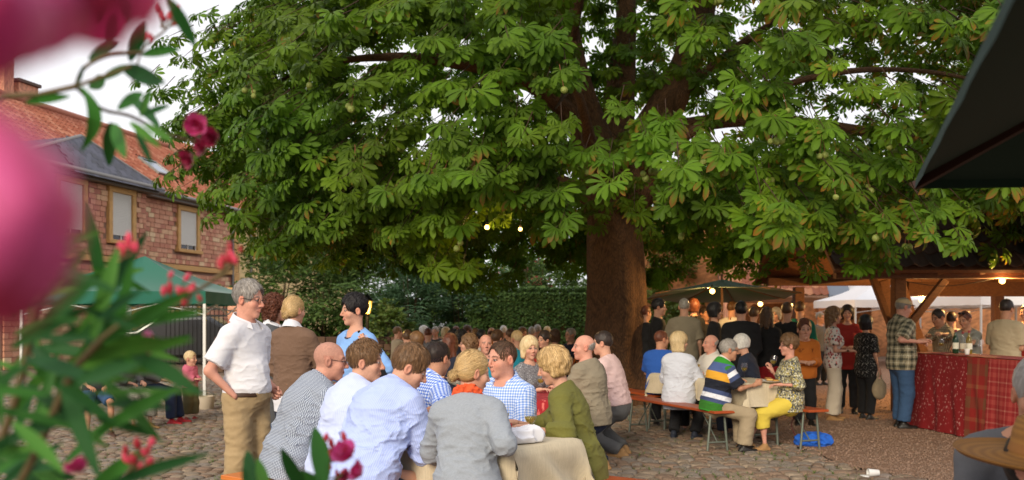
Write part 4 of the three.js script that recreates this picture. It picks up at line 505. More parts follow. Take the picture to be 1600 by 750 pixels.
  const fs = fruit.map(p => [p, 1 / (16.6 - p.z)]).sort((a, b) => b[1] - a[1]).slice(0, 110);
  for (const [p] of fs) { const n = 1 + Math.floor(q() * 3); for (let i = 0; i < n; i++) { const f = part('chestnut_fruit', fg, fm, chestnut); f.position.copy(p).add(V((q() - 0.5) * 0.13, -q() * 0.07, (q() - 0.5) * 0.13)); f.rotation.set(q() * 6, q() * 6, 0); f.scale.setScalar(0.85 + 0.4 * q()); const l = p.clone().sub(f.position).add(V(0, 0.17, 0)); part('fruit_stalk', bar(V(), l.clone().applyEuler(new THREE.Euler().setFromQuaternion(f.quaternion.clone().invert())), 0.0035, 4), sm, f); } }
  console.log('leaves', leaves.length, 'fruit', fruit.length);
}
stage('chestnut');
// loose-leaved shrubs and garden trees: stems that fork, leaves on the outer shell
function leafMass(n, field, geo, cols, seed, size) { const q = mulberry(seed), im = new THREE.InstancedMesh(geo, leafMat, n), M = new THREE.Matrix4(), c = new THREE.Color(); for (let i = 0; i < n; i++) { const [p, out] = field(q, i), az = q() * 6.2832, d = V(Math.cos(az), -0.3 + q() * 0.5, Math.sin(az)).addScaledVector(out, 0.9).normalize(), u = V((q() - 0.5), 1, (q() - 0.5)).addScaledVector(out, 0.4), y = u.addScaledVector(d, -u.dot(d)).normalize(), s = size * (0.7 + 0.6 * q()); M.makeBasis(y.clone().cross(d), y, d).scale(V(s, s, s)).setPosition(p); im.setMatrixAt(i, M); const k = cols[Math.floor(q() * cols.length)], j = 0.75 + 0.5 * q(); im.setColorAt(i, c.setRGB(k[0] * j, k[1] * j, k[2] * j)); } im.castShadow = im.receiveShadow = true; im.userData.kind = 'stuff'; return im; }
function shrub(name, label, category, pos, o) { // o: h, rx, rz, n, leaf, cols, trunk height
  const t = thing(name, label, category, pos, 0, o.group), q = mulberry(o.seed), st = [], th = o.trunk ?? 0.1, cy = th + (o.h - th) / 2, ry = (o.h - th) / 2, tips = [];
  for (let i = 0; i < (o.stems ?? 7); i++) { const a = q() * 6.28, e = V(Math.cos(a) * o.rx * 0.6 * q(), th + (o.h - th) * (0.5 + 0.4 * q()), Math.sin(a) * o.rz * 0.6); st.push(taper([V((q() - 0.5) * 0.1, 0, (q() - 0.5) * 0.1), V(e.x * 0.2, th + 0.1, e.z * 0.2), e.clone().multiplyScalar(0.7).setY(e.y * 0.75), e], o.r0 ?? 0.03, 0.006, 6)); }
  part(o.trunk ? 'trunk' : 'stem', merge(st), twigMat, t); const cl = []; for (let i = 0; i < (o.clumps ?? 40); i++) { const y = 1 - 2 * q(), a = q() * 6.28, h = Math.sqrt(1 - y * y), r = 0.55 + 0.45 * Math.sqrt(q()); cl.push([V(Math.cos(a) * h * o.rx * r, cy + y * ry * r, Math.sin(a) * h * o.rz * r), V(Math.cos(a) * h, y, Math.sin(a) * h), 0.5 + q()]); }
  const im = leafMass(o.n, qq => { const [c, n, k] = cl[Math.floor(qq() * cl.length)], s = Math.min(o.rx, o.rz, ry) * 0.32 * k, p = c.clone().add(V((qq() - 0.5) * 2 * s, (qq() - 0.5) * 1.6 * s, (qq() - 0.5) * 2 * s)); if (p.y < 0.02) p.y = 0.02 + qq() * 0.2; return [p, n]; }, o.leaf, o.cols, o.seed + 1, o.size ?? 1); im.name = 'crown'; t.add(im);
  if (o.flowers) { const fl = leafMass(o.flowers, qq => { const [c, n, k] = cl[Math.floor(qq() * cl.length)]; return [c.clone().addScaledVector(n, 0.25 * k + 0.1).add(V((qq() - 0.5) * 0.3, (qq() - 0.5) * 0.3, (qq() - 0.5) * 0.3)), n]; }, simpleLeaf(0.05, 0.05), [[0.42, 0.06, 0.06], [0.5, 0.12, 0.11]], o.seed + 2, 1); fl.name = 'blossoms'; t.add(fl); }
  return t;
}
{
  const l1 = simpleLeaf(0.16, 0.06), l2 = simpleLeaf(0.11, 0.075), narrow = simpleLeaf(0.2, 0.03), G1 = [[0.11, 0.19, 0.04], [0.14, 0.22, 0.05], [0.09, 0.16, 0.04]], G2 = [[0.08, 0.17, 0.08], [0.11, 0.20, 0.10], [0.07, 0.14, 0.06]], G3 = [[0.14, 0.20, 0.03], [0.11, 0.18, 0.03], [0.17, 0.20, 0.045]];
  const S = (name, label, cat, px, D, o) => { const E = D + 6, k = E / D; shrub(name, label, cat, [gx(px, E), 0, -E], { ...o, h: 1.5 + (o.h - 1.5) * k, rx: o.rx * k, rz: o.rz * k, size: (o.size ?? 1) * k }); };
  S('garden_tree', 'light green young tree before the cream house wall', 'tree', 432, 27, { h: 4.0, rx: 1.3, rz: 1.2, trunk: 0.7, n: 3800, leaf: l2, cols: G3.concat(G1), seed: 41, r0: 0.06 });
  S('garden_shrub', 'broad dark green shrub behind the standing friends', 'shrub', 500, 24, { h: 3.3, rx: 1.7, rz: 1.2, n: 6500, leaf: l1, cols: G1, seed: 42, clumps: 60 });
  S('garden_shrub', 'dark green shrub hanging above the brown wall beside the lantern', 'shrub', 560, 25, { h: 3.4, rx: 1.2, rz: 1.0, n: 4500, leaf: l1, cols: G1, seed: 43 });
  S('garden_shrub', 'blue-green willowy shrub just to the right of the lantern', 'shrub', 640, 23, { h: 2.75, rx: 0.8, rz: 0.8, n: 4500, leaf: narrow, cols: G2, seed: 44 });
  S('garden_tree', 'blue-green narrow-leaved tree rising behind the seated crowd', 'tree', 668, 25.5, { h: 4.2, rx: 1.3, rz: 1.1, trunk: 1.5, n: 5200, leaf: narrow, cols: G2, seed: 45, r0: 0.09, stems: 4 });
  S('garden_shrub', 'rounded dark green shrub between the willowy shrub and the ivy wall', 'shrub', 722, 24, { h: 2.9, rx: 1.1, rz: 0.9, n: 5000, leaf: l2, cols: G2.concat(G1), seed: 46 });
  S('garden_tree', 'dark green tree closing the view behind the lantern', 'tree', 590, 30, { h: 3.6, rx: 2.0, rz: 1.2, trunk: 0.8, n: 3200, leaf: l1, cols: G1, seed: 47, r0: 0.12, size: 1.3 });
  S('garden_tree', 'dark green tree behind the ivy wall', 'tree', 770, 31, { h: 3.6, rx: 2.2, rz: 1.3, trunk: 0.6, n: 4500, leaf: l1, cols: G1.concat(G2), seed: 48, r0: 0.12, size: 1.4 });
  S('flowering_shrub', 'shrub with pale red flower clusters above the ivy wall', 'shrub', 842, 26.5, { h: 3.3, rx: 1.4, rz: 0.8, n: 4200, leaf: l2, cols: G1, seed: 49, flowers: 900 });
  S('garden_shrub', 'bright yellow-green shrub low beside the lantern post', 'shrub', 612, 21, { h: 1.75, rx: 0.55, rz: 0.5, n: 1900, leaf: l2, cols: G3, seed: 50 });
  S('garden_tree', 'bright green tree behind the parasol next to the trunk', 'tree', 1030, 27, { h: 4.2, rx: 1.2, rz: 1.1, trunk: 0.6, n: 4200, leaf: l2, cols: G3, seed: 51, r0: 0.06 });
  S('garden_tree', 'dark green tree behind the chestnut trunk', 'tree', 930, 30, { h: 3.6, rx: 2.0, rz: 1.4, trunk: 0.6, n: 4200, leaf: l1, cols: G1, seed: 52, size: 1.3, r0: 0.1 });
  S('garden_shrub', 'light green shrub low under the parasol, right of the trunk', 'shrub', 1052, 24, { h: 1.9, rx: 0.9, rz: 0.7, n: 2600, leaf: l2, cols: G3, seed: 53 });
  // ivy wall: a low masonry wall wrapped in ivy, hanging in tresses
  const w = thing('ivy_wall', 'garden wall covered in hanging ivy beside the trunk', 'wall', [gx(842, 29.5), 0, -29.5]);
  part('masonry', box(4.2, 2.15, 0.35, 0, 1.07, 0, 0.02), mat('#6d4f3a', 0.95), w);
  const iv = leafMass(12500, q => { const x = (q() - 0.5) * 4.4, top = q() < 0.25, y = top ? 2.15 + q() * 0.25 : 0.1 + 2.15 * (1 - Math.pow(q(), 1.4)), str = 0.10 * noise(x * 5, y * 0.8, 1); return [V(x, y, top ? (q() - 0.5) * 0.5 : 0.24 + str + 0.05 * q()), V(0, top ? 0.6 : -0.5, 0.8)]; }, simpleLeaf(0.1, 0.09), [[0.11, 0.20, 0.05], [0.15, 0.24, 0.06], [0.08, 0.15, 0.04]], 61, 0.9); iv.name = 'ivy'; w.add(iv);
}
stage('garden');
// ------------------------------------------------------------------ buildings
const stoneMats = ['#c58c70', '#cb967a', '#d5aa86', '#bd8068', '#b57a64', '#dfbf98'].map((c, i) => mat('#ffffff', 0.92, { map: (() => { const b = hex(c); return texture(64, (u, v) => { const n = 1 + 0.16 * tn(u, v, 5, i) + 0.16 * tn(u, v, 24, i + 3); return b.map(x => x * n); }, [1.3, 1.3]); })() }));
const dressed = mat('#ffffff', 0.9, { map: (() => { const b = hex('#c79b62'); return texture(64, (u, v) => { const n = 1 + 0.10 * tn(u, v, 5, 2) + 0.10 * tn(u, v, 24, 4); return b.map(x => x * n); }, [0.8, 0.8]); })() });
const mortar = mat('#8f6f5c', 0.98), tileMats = ['#a0614a', '#a86a53', '#985842', '#b07860'].map(c => mat(c, 0.8)), oldTileMats = ['#3a261c', '#4a2e20', '#2c1d16'].map(c => mat(c, 0.9)), zinc = mat('#7e7a75', 0.45, { metalness: 0.6 }), cream = mat('#d9bd83', 0.95), slate = mat('#343543', 0.6), shutter = mat('#d6d2c8', 0.6), glassMat = new THREE.MeshPhysicalMaterial({ color: css('#11151a'), roughness: 0.06, metalness: 0, side: THREE.DoubleSide }), ironMat = mat('#161514', 0.5, { metalness: 0.5 });
const woodDark = mat('#ffffff', 0.85, { map: texture(128, (u, v) => { const n = tn(u * 0.3, v, 40, 2) * 0.4 + tn(u, v, 8, 3) * 0.3; return [0.36 + 0.1 * n, 0.22 + 0.08 * n, 0.12 + 0.05 * n]; }, [2, 2]) });
function pantile(w, l) { const P = [], I = [], n = 5; for (const [zz, dy] of [[0, 0.028], [l, 0.0]]) for (let i = 0; i <= n; i++) { const u = i / n; P.push((u - 0.5) * w * 1.06, dy + 0.035 * Math.cos(u * Math.PI * 2 * 0.85 + 0.2), -zz); } for (let i = 0; i <= n; i++) { P.push(P[i * 3], P[i * 3 + 1] - 0.022, P[i * 3 + 2]); } for (let i = 0; i < n; i++) { I.push(i, i + 1, i + 7, i, i + 7, i + 6); I.push(i + 12, i + 13, i + 1, i + 12, i + 1, i); } const g = new THREE.BufferGeometry(); g.setAttribute('position', new THREE.Float32BufferAttribute(P, 3)); g.setIndex(I); g.computeVertexNormals(); return g; }
// lay tiles on a plane that climbs from the eave (y0, z0) to the ridge (y1, z1) between x0 and x1, in the house's own frame
function tileRoof(roof, o, keep, mats, limit, score) {
  const w = 0.24, e = 0.34, L = Math.hypot(o.y1 - o.y0, o.z0 - o.z1), g = pantile(w, e * 1.25), slope = Math.atan2(o.y1 - o.y0, o.z0 - o.z1), list = [];
  for (let r = 0; r * e < L; r++) for (let x = o.x0; x < o.x1; x += w) { const t = (r * e) / L; const y = mix(o.y0, o.y1, t), z = mix(o.z0, o.z1, t); if (keep && !keep(x, y, z)) continue; list.push([x + w / 2 + R(-0.006, 0.006), y + 0.03, z, R(-0.02, 0.02)]); }
  if (score) list.sort((a, b) => score(b) - score(a)); const q = new THREE.Quaternion().setFromEuler(new THREE.Euler(slope, 0, 0)), M = new THREE.Matrix4(), rest = mats.map(() => []);
  list.forEach((p, i) => { const c = Math.floor(rnd() * mats.length); if (i < limit) { const m = part('tile', g, mats[c], roof); m.position.set(p[0], p[1], p[2]); m.rotation.set(slope, p[3], 0); } else rest[c].push(p); });
  rest.forEach((l, c) => { if (!l.length) return; const im = new THREE.InstancedMesh(g, mats[c], l.length); im.name = 'tile_field'; im.userData.kind = 'stuff'; l.forEach((p, i) => im.setMatrixAt(i, M.compose(V(p[0], p[1], p[2]), q, V(1, 1, 1)))); im.castShadow = im.receiveShadow = true; roof.add(im); });
}
function slab(pts, th = 0.12) { // flat roof or panel from a ring of points
  const n = pts.length, a = V().subVectors(pts[1], pts[0]), b = V().subVectors(pts[n - 1], pts[0]), N = a.cross(b).normalize().multiplyScalar(th), P = [], I = []; for (const p of pts) P.push(p.x, p.y, p.z); for (const p of pts) P.push(p.x - N.x, p.y - N.y, p.z - N.z);
  for (let i = 1; i < n - 1; i++) { I.push(0, i, i + 1, n, n + i + 1, n + i); } for (let i = 0; i < n; i++) { const j = (i + 1) % n; I.push(i, n + i, j, j, n + i, n + j); } const g = new THREE.BufferGeometry(); g.setAttribute('position', new THREE.Float32BufferAttribute(P, 3)); g.setIndex(I); const h = g.toNonIndexed(); h.computeVertexNormals(); return boxUV(h);
}
const house = thing('sandstone_house', 'two-storey red sandstone house with orange tile roof and white roller shutters', 'house', [-12.67, 0, -38], U(78.7));
{
  const wall = part('wall', merge([box(7.4, 6.0, 0.3, -0.2, 3.0, -0.165), box(7.2, 6.0, 0.75, -7.5, 3.0, 0.06)]), mortar, house);
  const win = [[-0.35, 4.9, 1.25, 1.5, 0.0], [-5.42, 4.9, 1.15, 1.6, 0.45], [-8.1, 4.9, 1.15, 1.6, 0.45], [-5.42, 1.7, 1.15, 1.7, 0.45], [-0.35, 1.7, 1.25, 1.7, 0]];
  const blk = [], px = (s, z) => 800 + (-12.67 + 0.196 * s + 0.98 * z) / (38 + 0.98 * s - 0.196 * z) * FOCAL;
  for (let r = 0; r < 33; r++) { const y = 0.09 + r * 0.178; if (y > 3.28 && y < 3.56) continue; for (const [x0, x1, z] of [[-3.9, 3.25, 0], [-11, -3.95, 0.45]]) { let x = x0 + (r % 2) * -0.12; while (x < x1) { let w = R(0.2, 0.42); const a = Math.max(x, x0), b = Math.min(x + w, x1); x += w + 0.016; if (b - a < 0.08) continue; const c = (a + b) / 2; if (win.some(v => Math.abs(v[4] - z) < 0.1 && Math.abs(c - v[0]) < v[2] / 2 + 0.30 && Math.abs(y - v[1]) < v[3] / 2 + 0.24)) continue; blk.push([c, y, z, b - a, 0.164]); } } }
  const bg = new RoundedBoxGeometry(1, 1, 1, 1, 0.06), M = new THREE.Matrix4(), rest = stoneMats.map(() => []), sc = b => { const p = px(b[0], b[2]), D = 38 + b[0]; return p > 150 && p < 372 && b[1] > 2.9 ? 100 / D : 0; };
  blk.sort((a, b) => sc(b) - sc(a)); const pick = () => { const t = rnd(); return t < 0.28 ? 0 : t < 0.52 ? 1 : t < 0.66 ? 2 : t < 0.82 ? 3 : t < 0.93 ? 4 : 5; };
  blk.forEach((b, i) => { const c = pick(); if (i < 300) { const m = part('stone_block', bg, stoneMats[c], wall); m.position.set(b[0], b[1], b[2] + R(-0.01, 0.012)); m.scale.set(b[3], b[4], 0.08); } else rest[c].push(b); });
  rest.forEach((l, c) => { if (!l.length) return; const im = new THREE.InstancedMesh(bg, stoneMats[c], l.length); im.name = 'stone_block_field'; im.userData.kind = 'stuff'; l.forEach((b, i) => im.setMatrixAt(i, M.compose(V(b[0], b[1], b[2]), new THREE.Quaternion(), V(b[3], b[4], 0.08)))); im.castShadow = im.receiveShadow = true; wall.add(im); });
  for (const [x, y, w, h, z] of win) { // sandstone surround, roller shutter part way down, dark glass below it
    const W = new THREE.Group(); W.name = 'window'; W.position.set(x, y, z); house.add(W); const f = 0.2;
    part('frame', merge([box(f, h + 0.02, 0.16, -w / 2 - f / 2, 0, 0.03, 0.015), box(f, h + 0.02, 0.16, w / 2 + f / 2, 0, 0.03, 0.015), box(w + 2 * f, f, 0.18, 0, h / 2 + f / 2, 0.03, 0.015)]), dressed, W); part('sill', box(w + 2 * f + 0.16, 0.13, 0.26, 0, -h / 2 - 0.06, 0.06, 0.015), dressed, W);
    part('pane', box(w, h, 0.02, 0, 0, -0.012), glassMat, W); const sl = []; const open = 0.22; for (let k = 0; k * 0.055 < h - open; k++) sl.push(box(w - 0.03, 0.05, 0.018, 0, h / 2 - 0.028 - k * 0.055, 0.035, 0.006)); part('roller_shutter', merge(sl), shutter, W); part('sash', merge([box(0.05, open, 0.03, -w / 2 + 0.03, -h / 2 + open / 2, 0.01), box(0.05, open, 0.03, w / 2 - 0.03, -h / 2 + open / 2, 0.01), box(0.04, open, 0.03, 0, -h / 2 + open / 2, 0.01)]), mat('#d8d4cb', 0.6), W);
  }
  part('cornice', merge([box(7.3, 0.20, 0.16, -0.28, 3.42, 0.06, 0.02), box(7.2, 0.20, 0.16, -7.55, 3.42, 0.51, 0.02)]), dressed, house);
  part('quoin', merge([0, 1, 2, 3, 4, 5, 6, 7, 8, 9, 10, 11].map(k => box(k % 2 ? 0.32 : 0.46, 0.47, 0.2, 3.52 - (k % 2 ? 0.07 : 0), 0.25 + k * 0.49, 0.02, 0.02))), dressed, house);
  const eave = part('eave_board', merge([box(7.6, 0.20, 0.45, -0.1, 5.98, 0.16), box(7.6, 0.20, 0.45, -7.5, 5.98, 0.61)]), mat('#6a625a', 0.7), house);
  part('gutter', merge([bar(V(-3.7, 6.06, 0.46), V(3.8, 6.06, 0.46), 0.085, 10), bar(V(-11.4, 6.06, 0.93), V(-3.6, 6.06, 0.93), 0.085, 10)]), zinc, house); part('downpipe', merge([bar(V(3.12, 0, 0.12), V(3.12, 5.6, 0.12), 0.055, 10), bar(V(3.12, 5.6, 0.12), V(3.2, 6.0, 0.42), 0.055, 10)]), zinc, house);
  const roof = new THREE.Group(); roof.name = 'roof'; house.add(roof);
  part('roof_deck', slab([V(-11.6, 6.02, 0.42), V(4.2, 6.02, 0.42), V(4.2, 9.1, -3.7), V(-11.6, 9.1, -3.7)], 0.2), mortar, roof);
  tileRoof(roof, { x0: -11.5, x1: 4.2, y0: 6.05, y1: 9.1, z0: 0.46, z1: -3.7 }, (x, y, z) => !(x > -1.15 && x < 0.15 && y > 6.98 && y < 7.70), tileMats, 300, p => { const s = p[0], a = 800 + (-12.67 + 0.196 * s + 0.98 * p[2]) / (38 + 0.98 * s - 0.196 * p[2]) * FOCAL; return a > 70 && a < 330 && (p[0] > -4 || p[1] > 7.4) ? 100 / (38 + s) : 0; });
  part('ridge_cap', bar(V(-11.6, 9.17, -3.7), V(4.2, 9.17, -3.7), 0.13, 10), tileMats[1], roof);
  const sky = new THREE.Group(); sky.name = 'skylight'; sky.position.set(-0.5, 7.32, -1.28); sky.rotation.x = Math.atan2(3.05, 4.16); house.add(sky); part('frame', merge([box(1.2, 0.12, 0.10, 0, 0.08, 0.5), box(1.2, 0.12, 0.10, 0, 0.08, -0.5), box(0.10, 0.12, 0.9, -0.55, 0.08, 0), box(0.10, 0.12, 0.9, 0.55, 0.08, 0)]), zinc, sky); part('pane', box(1.0, 0.02, 0.9, 0, 0.10, 0), new THREE.MeshPhysicalMaterial({ color: css('#8a93a0'), roughness: 0.04, metalness: 0.7 }), sky);
  // slate hip over the projecting bay, courses of slates
  const ap = V(-6.7, 7.45, -0.15), c1 = V(-3.55, 6.04, 0.95), c0 = V(-11.3, 6.04, 0.95), b1 = V(-3.55, 6.3, -0.35), b0 = V(-11.3, 6.3, -0.35), bayRoof = new THREE.Group(); bayRoof.name = 'bay_roof'; house.add(bayRoof);
  part('roof_deck', merge([slab([c0, c1, ap], 0.05), slab([c1, b1, ap], 0.05), slab([b0, c0, ap], 0.05)]), slate, bayRoof);
  const sg = new RoundedBoxGeometry(0.30, 0.014, 0.26, 1, 0.005), sm = ['#3a3b49', '#474857', '#2f303c'].map(c => mat(c, 0.5)), N = c1.clone().sub(c0).cross(ap.clone().sub(c0)).normalize(); if (N.y < 0) N.negate(); const ys = ap.clone().sub(c0.clone().lerp(c1, 0.5)), ux = V(1, 0, 0), uy = ys.clone().addScaledVector(ux, -ys.x).normalize(), q = new THREE.Quaternion().setFromRotationMatrix(new THREE.Matrix4().makeBasis(ux, N, ux.clone().cross(N)));
  const LL = ys.length(); for (let r = 0; r * 0.19 < LL - 0.1; r++) { const t = r * 0.19 / LL, xa = mix(c0.x, ap.x, t), xb = mix(c1.x, ap.x, t), y0 = c0.clone().lerp(c1, 0.5).addScaledVector(ys, t); for (let x = Math.max(xa, -8.6) + (r % 2) * 0.15 + 0.1; x < xb - 0.1; x += 0.31) { const m = part('slate', sg, sm[Math.floor(rnd() * 3)], bayRoof); m.position.set(x, y0.y, y0.z).addScaledVector(N, 0.02 + R(0, 0.008)); m.quaternion.copy(q); } }
  part('hip_cap', merge([bar(c1, ap, 0.06, 8), bar(c0, ap, 0.06, 8)]), zinc, bayRoof);
  for (const [x, w, h, nm] of [[-4.75, 1.0, 1.15, 'chimney'], [-5.75, 0.5, 2.6, 'chimney']]) { const c = new THREE.Group(); c.name = nm; c.position.set(x, 8.4, -3.9); house.add(c); part('shaft', box(w, h + 0.6, 0.6, 0, (h + 0.6) / 2 - 0.4, 0, 0.02), stoneMats[0], c); part('cap', box(w + 0.16, 0.12, 0.76, 0, h + 0.26, 0, 0.02), mat('#5a4a40', 0.8), c); }
}
{ // the cream house next door, half hidden by the garden tree
  const h = thing('cream_house', 'cream rendered house with tile roof half hidden behind the garden tree', 'house', [-12.67, 0, -38], U(78.7)), tx = mat('#ffffff', 0.95, { map: texture(128, (u, v) => { const n = 1 + 0.05 * tn(u, v, 5, 2) + 0.04 * tn(u, v, 40, 4); return hex('#dcc08a').map(x => x * n); }, [0.4, 0.4]) });
  part('wall', boxUV(box(14, 6.0, 0.3, 10.85, 3.0, -0.1)), tx, h); part('plinth', box(13.8, 0.8, 0.1, 10.9, 0.4, 0.1, 0.02), dressed, h); part('downpipe', bar(V(4.75, 0, 0.15), V(4.75, 6, 0.15), 0.055, 10), zinc, h);
  for (const x of [7.0, 10, 13]) { const W = new THREE.Group(); W.name = 'window'; W.position.set(x, 4.6, 0.05); h.add(W); part('frame', merge([box(0.14, 1.7, 0.14, -0.6, 0, 0.03), box(0.14, 1.7, 0.14, 0.6, 0, 0.03), box(1.34, 0.14, 0.14, 0, 0.92, 0.03), box(1.5, 0.12, 0.22, 0, -0.9, 0.05)]), dressed, W); part('pane', box(1.06, 1.7, 0.04, 0, 0, 0.02), glassMat, W); }
  const roof = new THREE.Group(); roof.name = 'roof'; h.add(roof); part('roof_deck', slab([V(4.3, 6.0, 0.5), V(18, 6.0, 0.5), V(18, 9.6, -4), V(4.3, 9.6, -4)], 0.2), mortar, roof); tileRoof(roof, { x0: 4.3, x1: 17.8, y0: 6.03, y1: 9.6, z0: 0.5, z1: -4 }, null, tileMats, 0); part('gutter', bar(V(4.3, 5.98, 0.55), V(18, 5.98, 0.55), 0.08, 8), zinc, h);
}
{ // iron gate between stone piers
  const g = thing('iron_gate', 'black iron railing gate beside the stone pier under the house', 'gate', [gx(318, 29), 0, -29]); part('rail', merge([box(2.3, 0.05, 0.03, 0, 0.25, 0), box(2.3, 0.05, 0.03, 0, 1.75, 0), box(2.3, 0.05, 0.03, 0, 1.55, 0)]), ironMat, g);
  for (let i = 0; i <= 17; i++) part('bar', merge([bar(V(-1.13 + i * 0.133, 0.05, 0), V(-1.13 + i * 0.133, 1.95, 0), 0.013, 6), new THREE.ConeGeometry(0.028, 0.14, 6).translate(-1.13 + i * 0.133, 2.0, 0)]), ironMat, g);
  const p = thing('stone_pier', 'sandstone gate pier beside the iron gate', 'pier', [gx(372, 29.2), 0, -29.2]); for (let k = 0; k < 8; k++) part('stone_block', box(0.5, 0.27, 0.5, 0, 0.14 + k * 0.285, 0, 0.02), stoneMats[k % 5], p); part('cap', box(0.6, 0.12, 0.6, 0, 2.34, 0, 0.03), dressed, p);
  const c = thing('parked_car', 'black car parked in the drive behind the iron gate', 'car', [gx(285, 31), 0, -31], U(8)); const sh = new THREE.Shape(); [[-2.1, 0.3], [-2.1, 0.75], [-1.9, 0.95], [-1.2, 1.0], [-0.6, 1.42], [0.9, 1.44], [1.6, 1.02], [2.1, 0.9], [2.15, 0.35]].forEach((q, i) => i ? sh.lineTo(...q) : sh.moveTo(...q)); sh.closePath(); const eg = new THREE.ExtrudeGeometry(sh, { depth: 1.5, bevelSize: 0.12, bevelThickness: 0.12, bevelSegments: 3 }); eg.translate(0, 0, -0.75); part('body', eg, new THREE.MeshPhysicalMaterial({ color: css('#0c0d10'), roughness: 0.3, clearcoat: 1, clearcoatRoughness: 0.05 }), c); for (const x of [-1.35, 1.35]) for (const z of [-0.8, 0.8]) { const w = part('wheel', new THREE.CylinderGeometry(0.32, 0.32, 0.2, 20).rotateX(Math.PI / 2).translate(x, 0.32, z), mat('#141414', 0.8), c); part('rim', new THREE.CylinderGeometry(0.2, 0.2, 0.21, 12).rotateX(Math.PI / 2).translate(x, 0.32, z), zinc, w); }
  const w = thing('garden_wall', 'low brown stone wall running behind the standing friends', 'wall', [gx(545, 26.5), 0, -26.5], U(4)); part('core', box(7.2, 0.95, 0.3, 0, 0.475, -0.03), mat('#3b2a20', 0.98), w); const wr = []; for (let r = 0; r < 5; r++) { let x = -3.6; while (x < 3.55) { const l = R(0.22, 0.42); wr.push([x + l / 2, 0.1 + r * 0.195, l]); x += l + 0.02; } } const bg = new RoundedBoxGeometry(1, 1, 1, 1, 0.08), dm = ['#4c3528', '#57402f', '#432f25', '#5f4634'].map(c => mat(c, 0.95)); wr.slice(0, 220).forEach(b => { const m = part('stone', bg, dm[Math.floor(rnd() * 4)], w); m.position.set(b[0], b[1], 0.12); m.scale.set(b[2], 0.18, 0.1); });
}
{ // sandstone barn behind the parasol, with a tiled lean-to
  const b = thing('sandstone_barn', 'orange sandstone barn with tiled lean-to behind the parasol', 'barn', [gx(1190, 33), 0, -33], U(-6));
  const tx = mat('#ffffff', 0.95, { map: texture(128, (u, v) => { const n = 1 + 0.18 * tn(u, v, 8, 2) + 0.12 * tn(u, v, 40, 4), b = hex('#8f5f3d'); return b.map(x => x * n); }, [0.5, 0.5]) }); part('wall', boxUV(box(7.6, 4.2, 0.4, -0.2, 2.1, 0)), tx, b); part('gable', slab([V(-4.0, 4.2, 0.2), V(3.6, 4.2, 0.2), V(3.6, 4.6, 0.2), V(-0.2, 6.6, 0.2), V(-4, 4.6, 0.2)], 0.4), tx, b);
  const roof = new THREE.Group(); roof.name = 'lean_to_roof'; b.add(roof); part('roof_deck', slab([V(-1.6, 2.16, 2.2), V(1.75, 2.16, 2.2), V(1.75, 3.9, 0.2), V(-1.6, 3.9, 0.2)], 0.12), mortar, roof); tileRoof(roof, { x0: -1.6, x1: 1.75, y0: 2.2, y1: 3.9, z0: 2.2, z1: 0.2 }, null, ['#9a6248', '#ad7a5c', '#8a5540'].map(c => mat(c, 0.85)), 140); part('eave_beam', box(3.5, 0.16, 0.14, 0.08, 2.06, 2.1, 0.01), woodDark, b);
  part('post', merge([box(0.3, 2.0, 0.3, 1.6, 1.0, 2.05, 0.02), box(0.3, 2.0, 0.3, -1.5, 1.0, 2.05, 0.02)]), stoneMats[1], b); const ar = new THREE.Shape(); ar.moveTo(-1.35, 0); ar.lineTo(-1.35, 2); ar.lineTo(1.45, 2); ar.lineTo(1.45, 0); ar.lineTo(1.1, 0); ar.lineTo(1.1, 1.1); ar.absarc(0.05, 1.1, 1.05, 0, Math.PI, false); ar.lineTo(-1.0, 0); part('archway', new THREE.ExtrudeGeometry(ar, { depth: 0.25, bevelEnabled: false }).translate(0, 0, 1.9), tx, b); const side = part('slate_side', slab([V(1.78, 2.2, 2.2), V(2.45, 2.2, 2.2), V(2.45, 3.9, 0.25), V(1.78, 3.9, 0.25)], 0.06), mat('#6f7887', 0.5), b);
  const w = thing('yard_wall', 'long orange sandstone wall behind the white pavilion tents', 'wall', [gx(1500, 37), 0, -37], U(-3)); part('core', boxUV(box(13, 2.3, 0.4, 0.5, 1.15, 0)), tx, w); part('coping', box(13.1, 0.1, 0.5, 0.5, 2.35, 0, 0.02), dressed, w);
}
